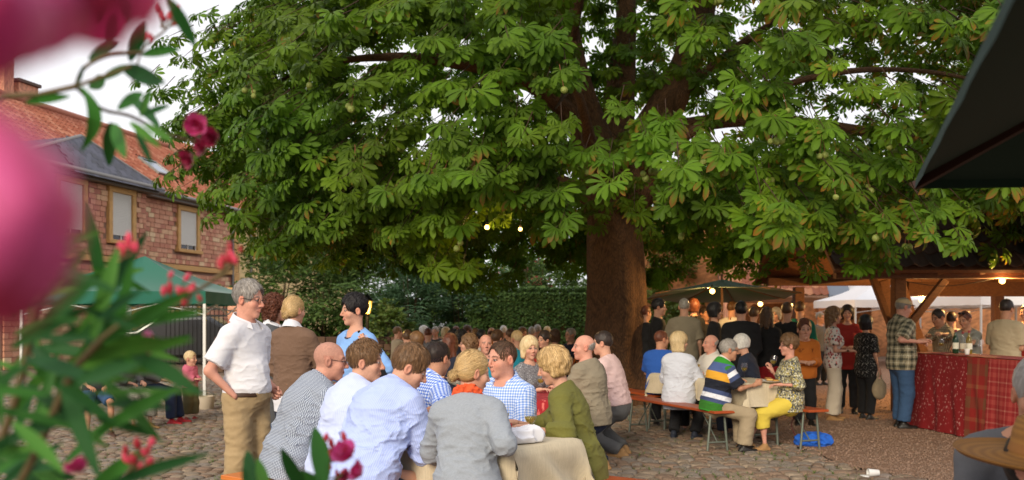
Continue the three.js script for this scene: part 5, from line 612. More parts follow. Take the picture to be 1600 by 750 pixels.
// timber shelter with a low tiled roof above the counter
const shelter = thing('timber_shelter', 'open timber shelter with low dark tile roof above the red counter', 'shelter', [gx(1316, 15), 0, -15]);
{
  const eh = 2.17; part('eave_beam', boxUV(beam(V(-0.12, eh, 0), V(5.6, eh, 0.1), 0.16, 0.13)), woodDark, shelter); part('back_beam', boxUV(beam(V(0, eh + 0.05, -4.4), V(5.6, eh + 0.05, -4.4), 0.16, 0.16)), woodDark, shelter);
  for (const [x, z] of [[0.92, -0.1], [4.6, 0.0], [0.6, -4.3], [4.6, -4.3]]) part('post', boxUV(beam(V(x, 0, z), V(x, eh - 0.06, z), 0.19, 0.19)), woodDark, shelter);
  part('brace', boxUV(beam(V(1.35, 0.95, -1.1), V(1.05, eh - 0.05, -1.1), 0.16, 0.16)), woodDark, shelter); part('brace', boxUV(beam(V(1.02, 1.3, -0.1), V(1.65, eh - 0.08, -0.1), 0.11, 0.11)), woodDark, shelter); part('brace', boxUV(beam(V(1.9, 0.9, -1.5), V(1.5, eh - 0.05, -1.5), 0.16, 0.14)), woodDark, shelter); part('brace', boxUV(beam(V(0.85, 1.4, -0.25), V(0.85, eh, -1.0), 0.1, 0.1)), woodDark, shelter); part('tie_beam', boxUV(beam(V(0.9, eh + 0.06, 0.05), V(0.9, eh + 0.06, -4.3), 0.15, 0.15)), woodDark, shelter); part('tie_beam', boxUV(beam(V(4.6, eh + 0.06, 0.05), V(4.6, eh + 0.06, -4.3), 0.15, 0.15)), woodDark, shelter); part('cross_beam', boxUV(beam(V(2.0, eh - 0.16, -2.4), V(5.6, eh - 0.16, -2.4), 0.15, 0.26)), woodDark, shelter);
  const roof = new THREE.Group(); roof.name = 'roof'; shelter.add(roof); part('roof_deck', slab([V(-0.2, eh + 0.06, 0.25), V(5.8, eh + 0.06, 0.25), V(5.8, 4.2, -2.2), V(-0.2, 4.2, -2.2)], 0.06), woodDark, roof); part('roof_deck', slab([V(-0.2, 4.2, -2.2), V(5.8, 4.2, -2.2), V(5.8, eh + 0.06, -4.6), V(-0.2, eh + 0.06, -4.6)], 0.06), woodDark, roof); tileRoof(roof, { x0: -0.22, x1: 5.8, y0: eh + 0.09, y1: 4.22, z0: 0.3, z1: -2.2 }, null, oldTileMats, 260);
  for (let i = 0; i < 9; i++) part('rafter', boxUV(beam(V(0.15 + i * 0.66, eh + 0.03, 0.15), V(0.15 + i * 0.66, 4.1, -2.15), 0.08, 0.1)), woodDark, roof);
}
stage('buildings');
// ------------------------------------------------------------------ tents, parasols, tables, benches, lamps, small things
const tentWhite = new THREE.MeshPhysicalMaterial({ color: css('#f4f4f5'), roughness: 0.8, transmission: 0.12, thickness: 0, side: THREE.DoubleSide }), greenCloth = new THREE.MeshPhysicalMaterial({ color: css('#0f6b55'), roughness: 0.8, transmission: 0.25, thickness: 0, side: THREE.DoubleSide }), parasolGreen = new THREE.MeshPhysicalMaterial({ color: rgb(0.025, 0.075, 0.05), roughness: 0.6, transmission: 0.12, thickness: 0, sheen: 0.4, side: THREE.DoubleSide }), nearGreen = mat(rgb(0.008, 0.034, 0.027), 0.9), poleWood = mat('#5a3a22', 0.6), whiteMetal = mat('#cfcdc8', 0.4, { metalness: 0.2 }), steel = mat('#7d8078', 0.45, { metalness: 0.7 });
const benchWood = mat('#ffffff', 0.5, { map: texture(128, (u, v) => { const n = tn(u * 0.15, v, 40, 2) * 0.35 + tn(u * 0.3, v, 9, 3) * 0.3; return [0.76 + 0.1 * n, 0.43 + 0.1 * n, 0.17 + 0.07 * n]; }, [0.9, 6]) }), redWood = mat('#ffffff', 0.45, { map: texture(128, (u, v) => { const n = tn(u * 0.15, v, 40, 2) * 0.3 + tn(u * 0.3, v, 9, 3) * 0.3; return [0.62 + 0.1 * n, 0.27 + 0.08 * n, 0.10 + 0.05 * n]; }, [0.9, 6]) }), legGreen = mat('#6f766a', 0.5, { metalness: 0.4 });
function canopyGeo(ring, top, sag = 0.06, seg = 6, scallop = 0.02) { // cloth stretched between the rim points and the crown, sagging a little
  const P = [], I = [], n = ring.length; for (let s = 0; s < n; s++) { const a = ring[s], b = ring[(s + 1) % n], base = P.length / 3; for (let i = 0; i <= seg; i++) for (let j = 0; j <= seg; j++) { const t = i / seg, u = j / seg, e = a.clone().lerp(b, u), p = top.clone().lerp(e, t); p.y -= Math.sin(Math.PI * t) * sag * (0.4 + Math.sin(Math.PI * u)) ; if (i === seg) p.lerp(top, scallop * Math.sin(Math.PI * u)); P.push(p.x, p.y, p.z); } for (let i = 0; i < seg; i++) for (let j = 0; j < seg; j++) { const k = base + i * (seg + 1) + j; I.push(k, k + seg + 1, k + 1, k + 1, k + seg + 1, k + seg + 2); } }
  const g = new THREE.BufferGeometry(); g.setAttribute('position', new THREE.Float32BufferAttribute(P, 3)); g.setIndex(I); g.computeVertexNormals(); return g;
}
function valance(ring, drop, wave = 0.02) { const P = [], I = []; for (let s = 0; s < ring.length; s++) { const a = ring[s], b = ring[(s + 1) % ring.length], base = P.length / 3, m = 18; for (let i = 0; i <= m; i++) { const p = a.clone().lerp(b, i / m), w = wave * Math.sin(i * 1.9 + s); P.push(p.x, p.y, p.z, p.x + w * 0.4, p.y - drop - Math.abs(w) * 0.5, p.z + w * 0.4); } for (let i = 0; i < m; i++) { const k = base + i * 2; I.push(k, k + 1, k + 2, k + 2, k + 1, k + 3); } } const g = new THREE.BufferGeometry(); g.setAttribute('position', new THREE.Float32BufferAttribute(P, 3)); g.setIndex(I); g.computeVertexNormals(); return g; }
function popTent(label, x, D, turn, w, eave, peak, cm, drop, postM, name = 'pop_up_tent') { const t = thing(name, label, 'tent', [x, 0, -D], turn), r = w / 2, ring = [V(-r, eave, r), V(r, eave, r), V(r, eave, -r), V(-r, eave, -r)]; part('canopy', canopyGeo(ring, V(0, peak, 0), 0.08, 6, 0), cm, t); part('valance', valance(ring, drop), cm, t); for (const c of ring) part('leg', box(0.045, eave, 0.045, c.x * 0.985, eave / 2, c.z * 0.985), postM, t); const tr = []; ring.forEach((a, i) => { const b = ring[(i + 1) % 4], m = a.clone().lerp(b, 0.5); for (const [p, q] of [[a, m], [m, b]]) { tr.push(bar(p.clone().multiplyScalar(0.98).setY(eave - 0.05), q.clone().multiplyScalar(0.98).setY(eave - 0.38), 0.012, 5), bar(p.clone().multiplyScalar(0.98).setY(eave - 0.38), q.clone().multiplyScalar(0.98).setY(eave - 0.05), 0.012, 5)); } }); part('truss', merge(tr), postM, t); return t; }
popTent('white pop-up tent behind the man in the plaid shirt', gx(1392, 31), 31, U(8), 5.2, 2.02, 3.05, tentWhite, 0.22, whiteMetal);
popTent('white pop-up tent behind the servers at the counter', gx(1580, 28), 28, U(4), 4.4, 2.14, 3.1, tentWhite, 0.30, whiteMetal);
popTent('green gazebo tent with white legs behind the oleander', -6.58, 17.2, U(2), 3.0, 1.93, 2.6, greenCloth, 0.2, whiteMetal, 'gazebo');
{ // weight bucket at the gazebo leg
  const b = thing('bucket', 'pale bucket weighing down the gazebo leg beside the girl', 'bucket', [gx(322, 15.4), 0, -15.4]); part('body', lathe([[0, 0.01], [0.11, 0.01], [0.135, 0.24], [0.13, 0.24], [0.105, 0.03], [0, 0.03]], 20), mat('#b9aa94', 0.6), b); part('sand', new THREE.CylinderGeometry(0.125, 0.12, 0.02, 18).translate(0, 0.2, 0), mat('#7d5f45', 0.95), b); part('handle', tube([V(-0.134, 0.22, 0), V(-0.12, 0.30, 0.08), V(0, 0.33, 0.12), V(0.12, 0.30, 0.08), V(0.134, 0.22, 0)], 0.005), steel, b);
}
{ // dark green parasol over the standing crowd
  const t = thing('parasol', 'dark green garden parasol over the standing crowd', 'parasol', [gx(1128, 17.6), 0, -17.6]), n = 8, Rr = 1.42, til = U(5), rim = []; for (let i = 0; i < n; i++) { const a = (i + 0.5) / n * 6.2832, p = V(Math.cos(a) * Rr, 0, Math.sin(a) * Rr).applyAxisAngle(V(1, 0, 0), -til * 1); rim.push(p.add(V(0, 1.90, 0))); } const top = V(0, 2.20, 0).add(V(0, 0, 0)); part('canopy', canopyGeo(rim, top, 0.05), parasolGreen, t); part('pole', bar(V(0, 0, 0), V(0, 2.26, 0), 0.024, 10), poleWood, t); for (const r of rim) part('rib', bar(top.clone().add(V(0, -0.05, 0)), r.clone().add(V(0, -0.02, 0)), 0.010, 5), poleWood, t); part('finial', lathe([[0, 0.07], [0.025, 0.05], [0.03, 0.02], [0.012, 0]], 10).translate(0, 2.24, 0), poleWood, t); part('base', new THREE.CylinderGeometry(0.26, 0.3, 0.1, 20).translate(0, 0.05, 0), mat('#4a4744', 0.9), t);
}
{ // near parasol whose corner hangs into the top right of the view
  const c = V(1.47, 2.0, -3.5), d1 = V(-0.33, 0, 0.944), d2 = V(0.985, 0, 0.10).normalize(), S = 3.0, ring = [c, c.clone().addScaledVector(d2, S), c.clone().addScaledVector(d2, S).addScaledVector(d1, S), c.clone().addScaledVector(d1, S)], mid = ring[0].clone().lerp(ring[2], 0.5), top = mid.clone().setY(2.75), base = V(mid.x, 0, mid.z);
  const t = thing('parasol', 'near black-green parasol whose corner hangs into the upper right of the picture', 'parasol', base.toArray()), L = v => v.clone().sub(base); part('canopy', canopyGeo(ring.map(L), L(top), 0.07, 8, 0), nearGreen, t); part('valance', valance(ring.map(L), 0.03, 0.004), nearGreen, t); for (const r of ring) part('rib', beam(L(top).add(V(0, -0.06, 0)), L(r).add(V(0, -0.02, 0)), 0.025, 0.03), mat('#3a2018', 0.6), t); part('pole', bar(V(0, 0, 0), V(0, 2.8, 0), 0.028, 12), poleWood, t); part('base', new THREE.CylinderGeometry(0.3, 0.34, 0.1, 20).translate(0, 0.05, 0), mat('#4a4744', 0.9), t);
}
// beer-garden benches and tables
function bench(label, x, z, turn, len = 2.2, wood = redWood, h = 0.48) { const t = thing('bench', label, 'bench', [x, 0, z], turn, 'folding beer-garden benches'); part('seat', boxUV(box(len, 0.03, 0.27, 0, h - 0.015, 0, 0.006)), wood, t); for (const s of [-1, 1]) { const lx = s * (len / 2 - 0.16); for (const e of [-1, 1]) part('leg', bar(V(lx, 0, e * 0.13), V(lx, h - 0.03, e * 0.085), 0.014, 8), legGreen, t); part('crossbar', merge([bar(V(lx, 0.12, -0.117), V(lx, 0.12, 0.117), 0.011, 8), bar(V(lx, 0.12, 0), V(lx - s * 0.34, h - 0.03, 0), 0.008, 6)]), legGreen, t); } return t; }
function table(label, x, z, turn, len = 2.2, wid = 0.62, h = 0.76) { const t = thing('table', label, 'table', [x, 0, z], turn, 'folding beer-garden tables'); part('tabletop', boxUV(box(len, 0.028, wid, 0, h - 0.014, 0, 0.006)), redWood, t); for (const s of [-1, 1]) { const lx = s * (len / 2 - 0.22); for (const e of [-1, 1]) part('leg', bar(V(lx, 0, e * (wid / 2 - 0.06)), V(lx, h - 0.03, e * (wid / 2 - 0.1)), 0.016, 8), legGreen, t); part('crossbar', merge([bar(V(lx, 0.16, -wid / 2 + 0.065), V(lx, 0.16, wid / 2 - 0.065), 0.012, 8)]), legGreen, t); } return t; }
function drape(label, x, z, turn, len, wid, h, drop, m, group) { // cloth lying on a table and falling over its edges in soft folds
  const nx = 44, nz = 22, X = len / 2 + drop, Z = wid / 2 + drop, P = [], I = [], prof = (s, half) => { const a = Math.abs(s), sg = Math.sign(s), r = 0.025; if (a <= half) return [s, 0]; const o = a - half; if (o < r * 1.57) { const t = o / r; return [sg * (half + Math.sin(t) * r), -(1 - Math.cos(t)) * r]; } return [sg * (half + r + 0.0), -(r + (o - r * 1.57))]; };
  for (let j = 0; j <= nz; j++) for (let i = 0; i <= nx; i++) { const sx = (i / nx * 2 - 1) * X, sz = (j / nz * 2 - 1) * Z, [ax, dx] = prof(sx, len / 2), [az, dz] = prof(sz, wid / 2); let y = Math.min(dx, dz), px = ax, pz = az; const hang = Math.max(0, -y - 0.02); if (dx < -0.03 && dz < -0.03) { y = Math.min(dx, dz) - 0.3 * Math.min(-dx, -dz); px *= 1.0 + 0.02; pz *= 1.02; } const wv = hang * 0.20 * Math.sin(sx * 15 + sz * 12 + x * 5 + 2 * noise(sx * 2, sz * 2, 1)); if (dx < dz) px += Math.sign(sx) * (wv + hang * 0.10); else if (dz < 0) pz += Math.sign(sz) * (wv + hang * 0.10); P.push(px, h + 0.006 + Math.max(y, -h + 0.03) + 0.0015 * noise(sx * 6, 1, sz * 6), pz); }
  for (let j = 0; j < nz; j++) for (let i = 0; i < nx; i++) { const a = j * (nx + 1) + i; I.push(a, a + nx + 1, a + 1, a + 1, a + nx + 1, a + nx + 2); }
  const g = new THREE.BufferGeometry(); g.setAttribute('position', new THREE.Float32BufferAttribute(P, 3)); g.setIndex(I); planarUV(g, 'x', 'z'); g.computeVertexNormals(); const o = part(numbered('tablecloth'), g, m, scene); o.position.set(x, 0, z); o.rotation.y = turn; tag(o, label, 'tablecloth', group); return o;
}
const linen = cloth('#c2b499', 0.3, 0.10), redCloth = spots('#97151c', ['#b9383a', '#7d0f16', '#c9655a'], 0.4, 60, 0.02, 0.05);
// front table, its long side turned towards the camera's left
const FT = { x: -0.496, z: -6.08, a: U(-35) }, ftU = V(Math.cos(FT.a), 0, -Math.sin(FT.a)), ftN = V(-ftU.z, 0, ftU.x); // ftU runs along the table to the right, ftN towards the camera
const ftp = (u, n, y = 0) => V(FT.x + ftU.x * u + ftN.x * n, y, FT.z + ftU.z * u + ftN.z * n);
table('front table under cream cloth, crowded by the friends in shirts', FT.x, FT.z, FT.a, 1.7, 0.66); drape('cream linen cloth on the front table', FT.x, FT.z, FT.a, 1.72, 0.68, 0.762, 0.34, linen);
{ const q = ftp(0.05, -0.66); bench('light wooden bench under the three men in shirts at the front table', -0.91, -5.65, U(-36), 2.2, benchWood, 0.485); bench('bench on the far side of the front table', q.x, q.z, FT.a, 2.2, redWood, 0.47); }
// glassware and plates
const clear = new THREE.MeshPhysicalMaterial({ color: 0xffffff, roughness: 0.03, transmission: 1, thickness: 0, ior: 1.45, side: THREE.DoubleSide }), wine = new THREE.MeshPhysicalMaterial({ color: css('#d9c35a'), roughness: 0.05, transmission: 0.85, thickness: 0, side: THREE.DoubleSide }), redWine = mat('#5a0a12', 0.2), china = mat('#e4e0d8', 0.25), bottleGreen = new THREE.MeshPhysicalMaterial({ color: css('#2f5a35'), roughness: 0.08, transmission: 0.7, thickness: 0, side: THREE.DoubleSide });
function wineGlass(label, p, fill = wine, q = null) { const t = thing('wine_glass', label, 'glass', p.toArray(), 0, 'wine glasses'); part('bowl', lathe([[0.004, 0.085], [0.02, 0.092], [0.034, 0.115], [0.037, 0.14], [0.031, 0.19], [0.030, 0.19], [0.035, 0.14], [0.032, 0.117]], 20), clear, t); part('stem', lathe([[0.033, 0], [0.032, 0.004], [0.006, 0.008], [0.0035, 0.02], [0.0035, 0.08], [0.006, 0.087]], 16), clear, t); if (fill) part('wine', lathe([[0, 0.094], [0.019, 0.097], [0.031, 0.117], [0.0335, 0.134], [0, 0.134]], 16), fill, t); if (q) t.rotation.set(...q); return t; }
function plate(label, p, r = 0.12) { const t = thing('plate', label, 'plate', p.toArray(), 0, 'plates of food'); part('dish', lathe([[0, 0.004], [r * 0.6, 0.004], [r, 0.018], [r, 0.022], [r * 0.6, 0.009], [0, 0.009]], 28), china, t); for (let i = 0; i < 7; i++) part('bread', new RoundedBoxGeometry(0.07, 0.022, 0.045, 2, 0.01).rotateY(i * 1.7).translate(Math.cos(i * 2.1) * r * 0.4, 0.022 + (i % 3) * 0.012, Math.sin(i * 2.1) * r * 0.4), mat(['#b9853f', '#caa15c', '#8f5a2a'][i % 3], 0.9), t); return t; }
function bottle(label, p, m = bottleGreen, h = 0.3) { const t = thing('bottle', label, 'bottle', p.toArray(), 0, 'bottles on the counter'); part('glass', lathe([[0, 0.002], [0.036, 0.002], [0.038, 0.01], [0.038, h * 0.58], [0.03, h * 0.68], [0.014, h * 0.78], [0.013, h * 0.97], [0.016, h * 0.98], [0.016, h], [0, h]], 20), m, t); part('label', new THREE.CylinderGeometry(0.0386, 0.0386, h * 0.26, 20, 1, true).translate(0, h * 0.33, 0), mat('#d8d2bd', 0.8), t); part('cap', new THREE.CylinderGeometry(0.0165, 0.0165, h * 0.1, 12).translate(0, h * 0.955, 0), mat('#7a1a1a', 0.5), t); return t; }
{
  const top = 0.771; plate('plate with bread and spread before the man in the light blue shirt', ftp(0.13, 0.05, top)); wineGlass('wine glass before the woman in the green cardigan', ftp(0.67, -0.10, top)); wineGlass('wine glass behind the grey blazer woman', ftp(0.43, -0.16, top)); wineGlass('wine glass before the bald man', ftp(-0.7, 0.0, top));
  const r = thing('tumbler', 'small red tumbler on the front table before the green cardigan', 'glass', ftp(0.55, -0.02, top).toArray()); part('cup', lathe([[0, 0.003], [0.028, 0.003], [0.036, 0.09], [0.034, 0.09], [0.026, 0.008], [0, 0.008]], 20), mat('#b31a24', 0.25), r); const n = thing('paper_napkin', 'crumpled red paper napkin on the front table', 'napkin', ftp(0.47, 0.02, top).toArray()); const ng = new THREE.PlaneGeometry(0.16, 0.14, 8, 8).rotateX(-Math.PI / 2), NP = ng.attributes.position; for (let i = 0; i < NP.count; i++) NP.setY(i, 0.018 + 0.016 * noise(NP.getX(i) * 30, 2, NP.getZ(i) * 30)); ng.computeVertexNormals(); part('sheet', ng, mat('#a3202c', 0.9), n);
  // folded white cardigan on the table's near corner
  const w = thing('folded_cardigan', 'folded white cardigan lying on the corner of the front table', 'clothing', ftp(0.68, 0.12, top).toArray(), FT.a + U(52)); const f = (x, y, z) => { let d = dEll(x, y, z, 0.0, 0.03, 0, 0.19, 0.055, 0.10); d = smin(d, dEll(x, y, z, 0.13, 0.045, -0.01, 0.07, 0.05, 0.08), 0.03); d = smin(d, dEll(x, y, z, -0.14, 0.014, 0.02, 0.10, 0.022, 0.08), 0.03); d -= 0.024 * (0.4 - Math.abs(noise(x * 3 + z * 11, y * 9, z * 16 - x * 4))); return smax(d, 0.002 - y, 0.004); }; part('fabric', netGeo(surfaceNets(f, [-0.27, -0.02, -0.15], [0.27, 0.13, 0.15], 0.008)), F.whiteShirt, w);
}
// tables farther back
const mid = (label, px, D, turn, len, cl, drop, clabel) => { const x = gx(px, D); table(label, x, -D, turn, len); if (cl) drape(clabel, x, -D, turn, len + 0.02, 0.64, 0.762, drop, cl); };
mid('table under a red cloth behind the green cardigan woman', 862, 9.6, U(82), 2.2, redCloth, 0.22, 'red cloth on the table behind the green cardigan woman');
mid('table under cream cloth between the striped polo man and the yellow trousers woman', 1121, 11.8, U(110), 2.2, linen, 0.27, 'cream cloth on the table beside the yellow trousers');
mid('table among the seated crowd below the ivy wall', 690, 15.5, U(4), 2.2, redCloth, 0.2, 'red cloth among the seated crowd below the ivy wall');
mid('table at the back of the seated crowd', 800, 18.5, U(-3), 2.2, redCloth, 0.2, 'red cloth at the back of the seated crowd');
bench('bench with orange edge under the grey-green T-shirt man', gx(912, 10.0), -10.45, U(78), 2.2); bench('bench under the striped polo and the white jacket', 1.95, -11.5, U(110), 2.2); bench('bench under the woman in yellow trousers', 3.02, -11.65, U(110), 2.2); bench('bench before the trunk under the blue polo', 1.75, -13.3, U(110), 1.4);
for (const [px, D, a, l] of [[662, 14.9, 4, 'bench of the front row in the seated crowd'], [705, 16.2, 4, 'bench of the middle row in the seated crowd'], [770, 17.8, -3, 'bench of the third row in the seated crowd'], [815, 19.4, -3, 'bench of the last row in the seated crowd'], [700, 20.5, 0, 'bench farthest back by the shrubs in the seated crowd']]) bench(l, gx(px, D), -D, U(a), 2.8);
wineGlass('wine glass beside the white-haired woman in navy', V(gx(1163, 11.4), 0.771, -11.4)); plate('plate of food on the cream table beside the wine glass woman', V(gx(1205, 10.75), 0.771, -10.75)); wineGlass('wine glass before the white jacket woman', V(gx(1090, 12.2), 0.771, -12.2)); wineGlass('wine glass on the red table before the patterned top woman', V(gx(845, 9.3), 0.771, -9.3)); wineGlass('second wine glass on the red table, farther back', V(gx(872, 10.2), 0.771, -10.2));
{ // blue cloth bag on the ground
  const b = thing('shopping_bag', 'bright blue cloth bag lying on the ground beside the sandals', 'bag', [gx(1271, 11.1), 0, -11.1], U(-6)); const f = (x, y, z) => { let d = dEll(x, y, z, 0, 0.075, 0, 0.235, 0.105, 0.13); d = Math.max(d, Math.abs(x) - 0.215); d -= 0.014 * (0.5 - Math.abs(noise(x * 7 + y * 5, y * 12, z * 7)) * 1.8); return smax(d, 0.002 - y, 0.006); }; part('fabric', netGeo(surfaceNets(f, [-0.27, -0.02, -0.17], [0.27, 0.21, 0.17], 0.01)), plainCloth('#1f5fc4'), b); part('handle', tube([V(-0.19, 0.1, 0), V(-0.25, 0.26, 0.02), V(-0.16, 0.42, 0), V(-0.10, 0.24, -0.02), V(-0.11, 0.14, 0)], 0.006, 6, 30), mat('#5a1d18', 0.7), b);
  const n = thing('paper_cup', 'crushed white paper cup with dark print on the cobbles at the bottom edge', 'litter', [gx(1368, 8.95), 0.012, -8.95]); part('cup', lathe([[0, 0.0], [0.028, 0.0], [0.04, 0.1], [0.038, 0.1], [0.026, 0.006], [0, 0.006]], 16).rotateZ(Math.PI / 2).translate(0.03, 0.04, 0), mat('#dedcd8', 0.7), n); part('lid', new THREE.CylinderGeometry(0.043, 0.043, 0.012, 16).translate(-0.11, 0.012, 0.02), mat('#e6e4e0', 0.5), n); part('print', merge([box(0.03, 0.002, 0.008, -0.02, 0.0795, 0), box(0.008, 0.002, 0.02, -0.045, 0.078, 0)]), mat('#222222', 0.8), n);
}
// serving counter with red printed cloth
const CA = V(5.44, 0, -13.15), CB = V(6.02, 0, -8.1), cdir = CB.clone().sub(CA).normalize(), cnor = V(cdir.z, 0, -cdir.x), clen = CB.clone().sub(CA).length(); if (cnor.x > 0) cnor.negate();
{
  const turn = Math.atan2(-cdir.z, cdir.x), m = CA.clone().lerp(CB, 0.5).addScaledVector(cnor, -0.33), t = thing('counter', 'long serving counter with plank front and wooden top', 'counter', [m.x, 0, m.z], turn);
  part('tabletop', boxUV(box(clen, 0.04, 0.66, 0, 1.0, 0, 0.01)), redWood, t); part('front_panel', boxUV(box(clen - 0.02, 0.96, 0.03, 0, 0.49, 0.30 * (cnor.clone().applyAxisAngle(V(0, 1, 0), -turn).z > 0 ? 1 : -1))), woodDark, t); for (const x of [-1, 1]) for (const z of [-1, 1]) part('leg', box(0.07, 0.98, 0.07, x * (clen / 2 - 0.05), 0.49, z * 0.24, 0.005), woodDark, t);
  const sgn = cnor.clone().applyAxisAngle(V(0, 1, 0), -turn).z > 0 ? 1 : -1; const print = (base, cols, s, n) => spots(base, cols, s, n, 0.013, 0.03), mk = (name, label, x0, x1, mt) => { const g = new THREE.PlaneGeometry(x1 - x0, 0.98, 60, 16), P = g.attributes.position; for (let i = 0; i < P.count; i++) { const y = P.getY(i), hang = 0.49 - y; P.setZ(i, sgn * (0.337 + hang * 0.05 + 0.018 * hang * Math.sin(P.getX(i) * 14 + noise(P.getX(i) * 2, y, 3) * 2))); } g.translate((x0 + x1) / 2, 0.525, 0); planarUV(g, 'x', 'y'); g.computeVertexNormals(); const top = new THREE.PlaneGeometry(x1 - x0, 0.5, 2, 2).rotateX(-Math.PI / 2).translate((x0 + x1) / 2, 1.026, sgn * 0.088); planarUV(top, 'x', 'z'); const o = part(numbered(name), merge([g, top]), mt, scene); o.position.copy(t.position); o.rotation.y = turn; tag(o, label, 'cloth'); };
  const L = clen / 2; mk('counter_cloth', 'dark red cloth with small white flowers on the counter front', -L, -L + 1.38, print('#7f0b10', ['#a3605c', '#95383b', '#b07f78'], 0.5, 90)); mk('counter_cloth', 'brown-bordered red cloth strip on the counter, beside the flowered cloth', -L + 1.39, -L + 1.80, plaid('#8c1a14', '#6e4528', '#9c6a44', 0.4)); mk('counter_cloth', 'lighter red patterned cloth at the near end of the counter', -L + 1.81, L, plaid('#8c1a1c', '#a8453d', '#b9836f', 0.16));
  const onTop = (s, off = 0) => CA.clone().addScaledVector(cdir, s).addScaledVector(cnor, -0.3 + off).setY(1.032); bottle('green mineral water bottle on the counter before the plaid shirt', onTop(0.75, 0.08), bottleGreen, 0.31); bottle('clear wine bottle on the counter next to the green bottle', onTop(0.92), wine, 0.30); bottle('pale bottle on the counter before the checked server', onTop(0.62, -0.1), clear, 0.28); wineGlass('empty wine glass on the counter', onTop(1.25, 0.05), null); wineGlass('wine glass on the counter by the plaid man\'s hands', onTop(0.45, 0.1)); const cup = thing('paper_cup', 'small white cup on the counter beside the bottles', 'cup', onTop(1.1, 0.14).toArray()); part('cup', lathe([[0, 0.002], [0.025, 0.002], [0.034, 0.07], [0.032, 0.07], [0.023, 0.006], [0, 0.006]], 18), china, cup);
}
// lamps: bare festoon bulbs, a yellow lantern on a post, the stall's glow
const bulbMat = c => new THREE.MeshStandardMaterial({ color: 0xffffff, emissive: css(c), emissiveIntensity: 6, roughness: 0.3 }), cableMat = mat('#17140f', 0.7);
function bulb(label, p, power, cord, r = 0.04) { const t = thing('light_bulb', label, 'lamp', p.toArray(), 0, 'bare festoon bulbs'); part('glass', new THREE.SphereGeometry(r, 16, 12), bulbMat('#ffc766'), t); part('socket', new THREE.CylinderGeometry(r * 0.45, r * 0.5, r * 1.4, 12).translate(0, r * 1.5, 0), cableMat, t); if (cord) part('cord', bar(V(0, r * 2, 0), V(0, cord, 0), 0.005, 5), cableMat, t); const l = new THREE.PointLight(css('#ffc676'), power, 0, 2); l.castShadow = true; l.shadow.radius = 2; t.add(l); return t; }
bulb('lit bulb hanging in the leaves, left one of the pair', at(761, 355, 12.6), 1, 0.5, 0.032); bulb('lit bulb hanging in the leaves, right one of the pair', at(813, 358, 12.8), 1, 0.5, 0.026); bulb('lit bulb under the dark green parasol', at(1113, 455, 16.4), 4, 0.12, 0.045); bulb('lit bulb under the eave beam of the timber shelter', at(1566, 439, 14.9), 12, 0.06, 0.045); bulb('lit bulb behind the plaid man inside the shelter', at(1440, 468, 17.6), 10, 0.35, 0.05); bulb('lit bulb in the archway of the barn', at(1238, 478, 27), 5, 0.3, 0.07); bulb('lit bulb low behind the black jacket', at(1188, 475, 24), 3, 0.3, 0.06);
{ const t = thing('lamp_post', 'iron lamp post with a yellow lit lantern behind the woman in blue', 'lamp', [gx(574, 16), 0, -16]); const yy = hy(480, 16); part('post', bar(V(0, 0, 0), V(0, yy - 0.12, 0), 0.028, 10), ironMat, t); part('lantern_glass', lathe([[0.055, -0.11], [0.085, 0.10], [0.0, 0.10]], 6).translate(0, yy, 0), new THREE.MeshStandardMaterial({ color: css('#ffd97a'), emissive: css('#ffc94e'), emissiveIntensity: 1.6 }), t); part('cap', new THREE.ConeGeometry(0.12, 0.12, 6).translate(0, yy + 0.17, 0), ironMat, t); part('frame', merge([0, 1, 2, 3, 4, 5].map(i => { const a = i * 1.0472; return bar(V(Math.sin(a) * 0.057, yy - 0.11, Math.cos(a) * 0.057), V(Math.sin(a) * 0.088, yy + 0.11, Math.cos(a) * 0.088), 0.006, 5); })), ironMat, t); const l = new THREE.PointLight(css('#ffcf6a'), 2, 0, 2); l.position.set(0, yy, 0.13); l.castShadow = true; t.add(l); }
{ const w = part('festoon_cable', tube([at(640, 270, 13.2), at(700, 288, 12.8), at(761, 298, 12.6), at(790, 300, 12.7), at(813, 299, 12.8), at(900, 280, 14)], 0.006, 5, 60), cableMat, scene); tag(w, 'thin black festoon cable strung through the leaves', 'cable'); const c = part(numbered('festoon_cable'), tube([at(1415, 440, 14.9), at(1470, 447, 14.9), at(1520, 442, 14.9), at(1566, 432, 14.9)], 0.006, 5, 40), cableMat, scene); tag(c, 'thin cable under the shelter eave running to its bulb', 'cable'); }
{ const t = thing('folding_chair', 'slatted wooden garden chair under the grey-haired man in dark jacket', 'chair', [gx(893, 16), 0, -16], U(-60)); for (let i = 0; i < 6; i++) part('slat', box(0.42, 0.05, 0.015, 0, 0.52 + i * 0.07, -0.2 - i * 0.012), benchWood, t); for (let i = 0; i < 6; i++) part('seat_slat', box(0.42, 0.018, 0.055, 0, 0.45, -0.17 + i * 0.07), benchWood, t); for (const s of [-1, 1]) { part('leg', beam(V(s * 0.2, 0, 0.2), V(s * 0.2, 0.95, -0.28), 0.025, 0.03), benchWood, t); part('leg', beam(V(s * 0.18, 0, -0.25), V(s * 0.18, 0.46, 0.18), 0.025, 0.03), benchWood, t); } }
stage('things');
// ------------------------------------------------------------------ the guests
const gl = mat('#2a2320', 0.3, { metalness: 0.5 }), trous = (m, o = {}) => ({ mat: m, ...o });
const G1_ = 'friends at the front table', G2_ = 'friends standing and chatting', G3_ = 'guests at the table by the trunk', G4_ = 'guests standing in the dark crowd', G5_ = 'guests seated in the far crowd', G6_ = 'people at the serving counter';
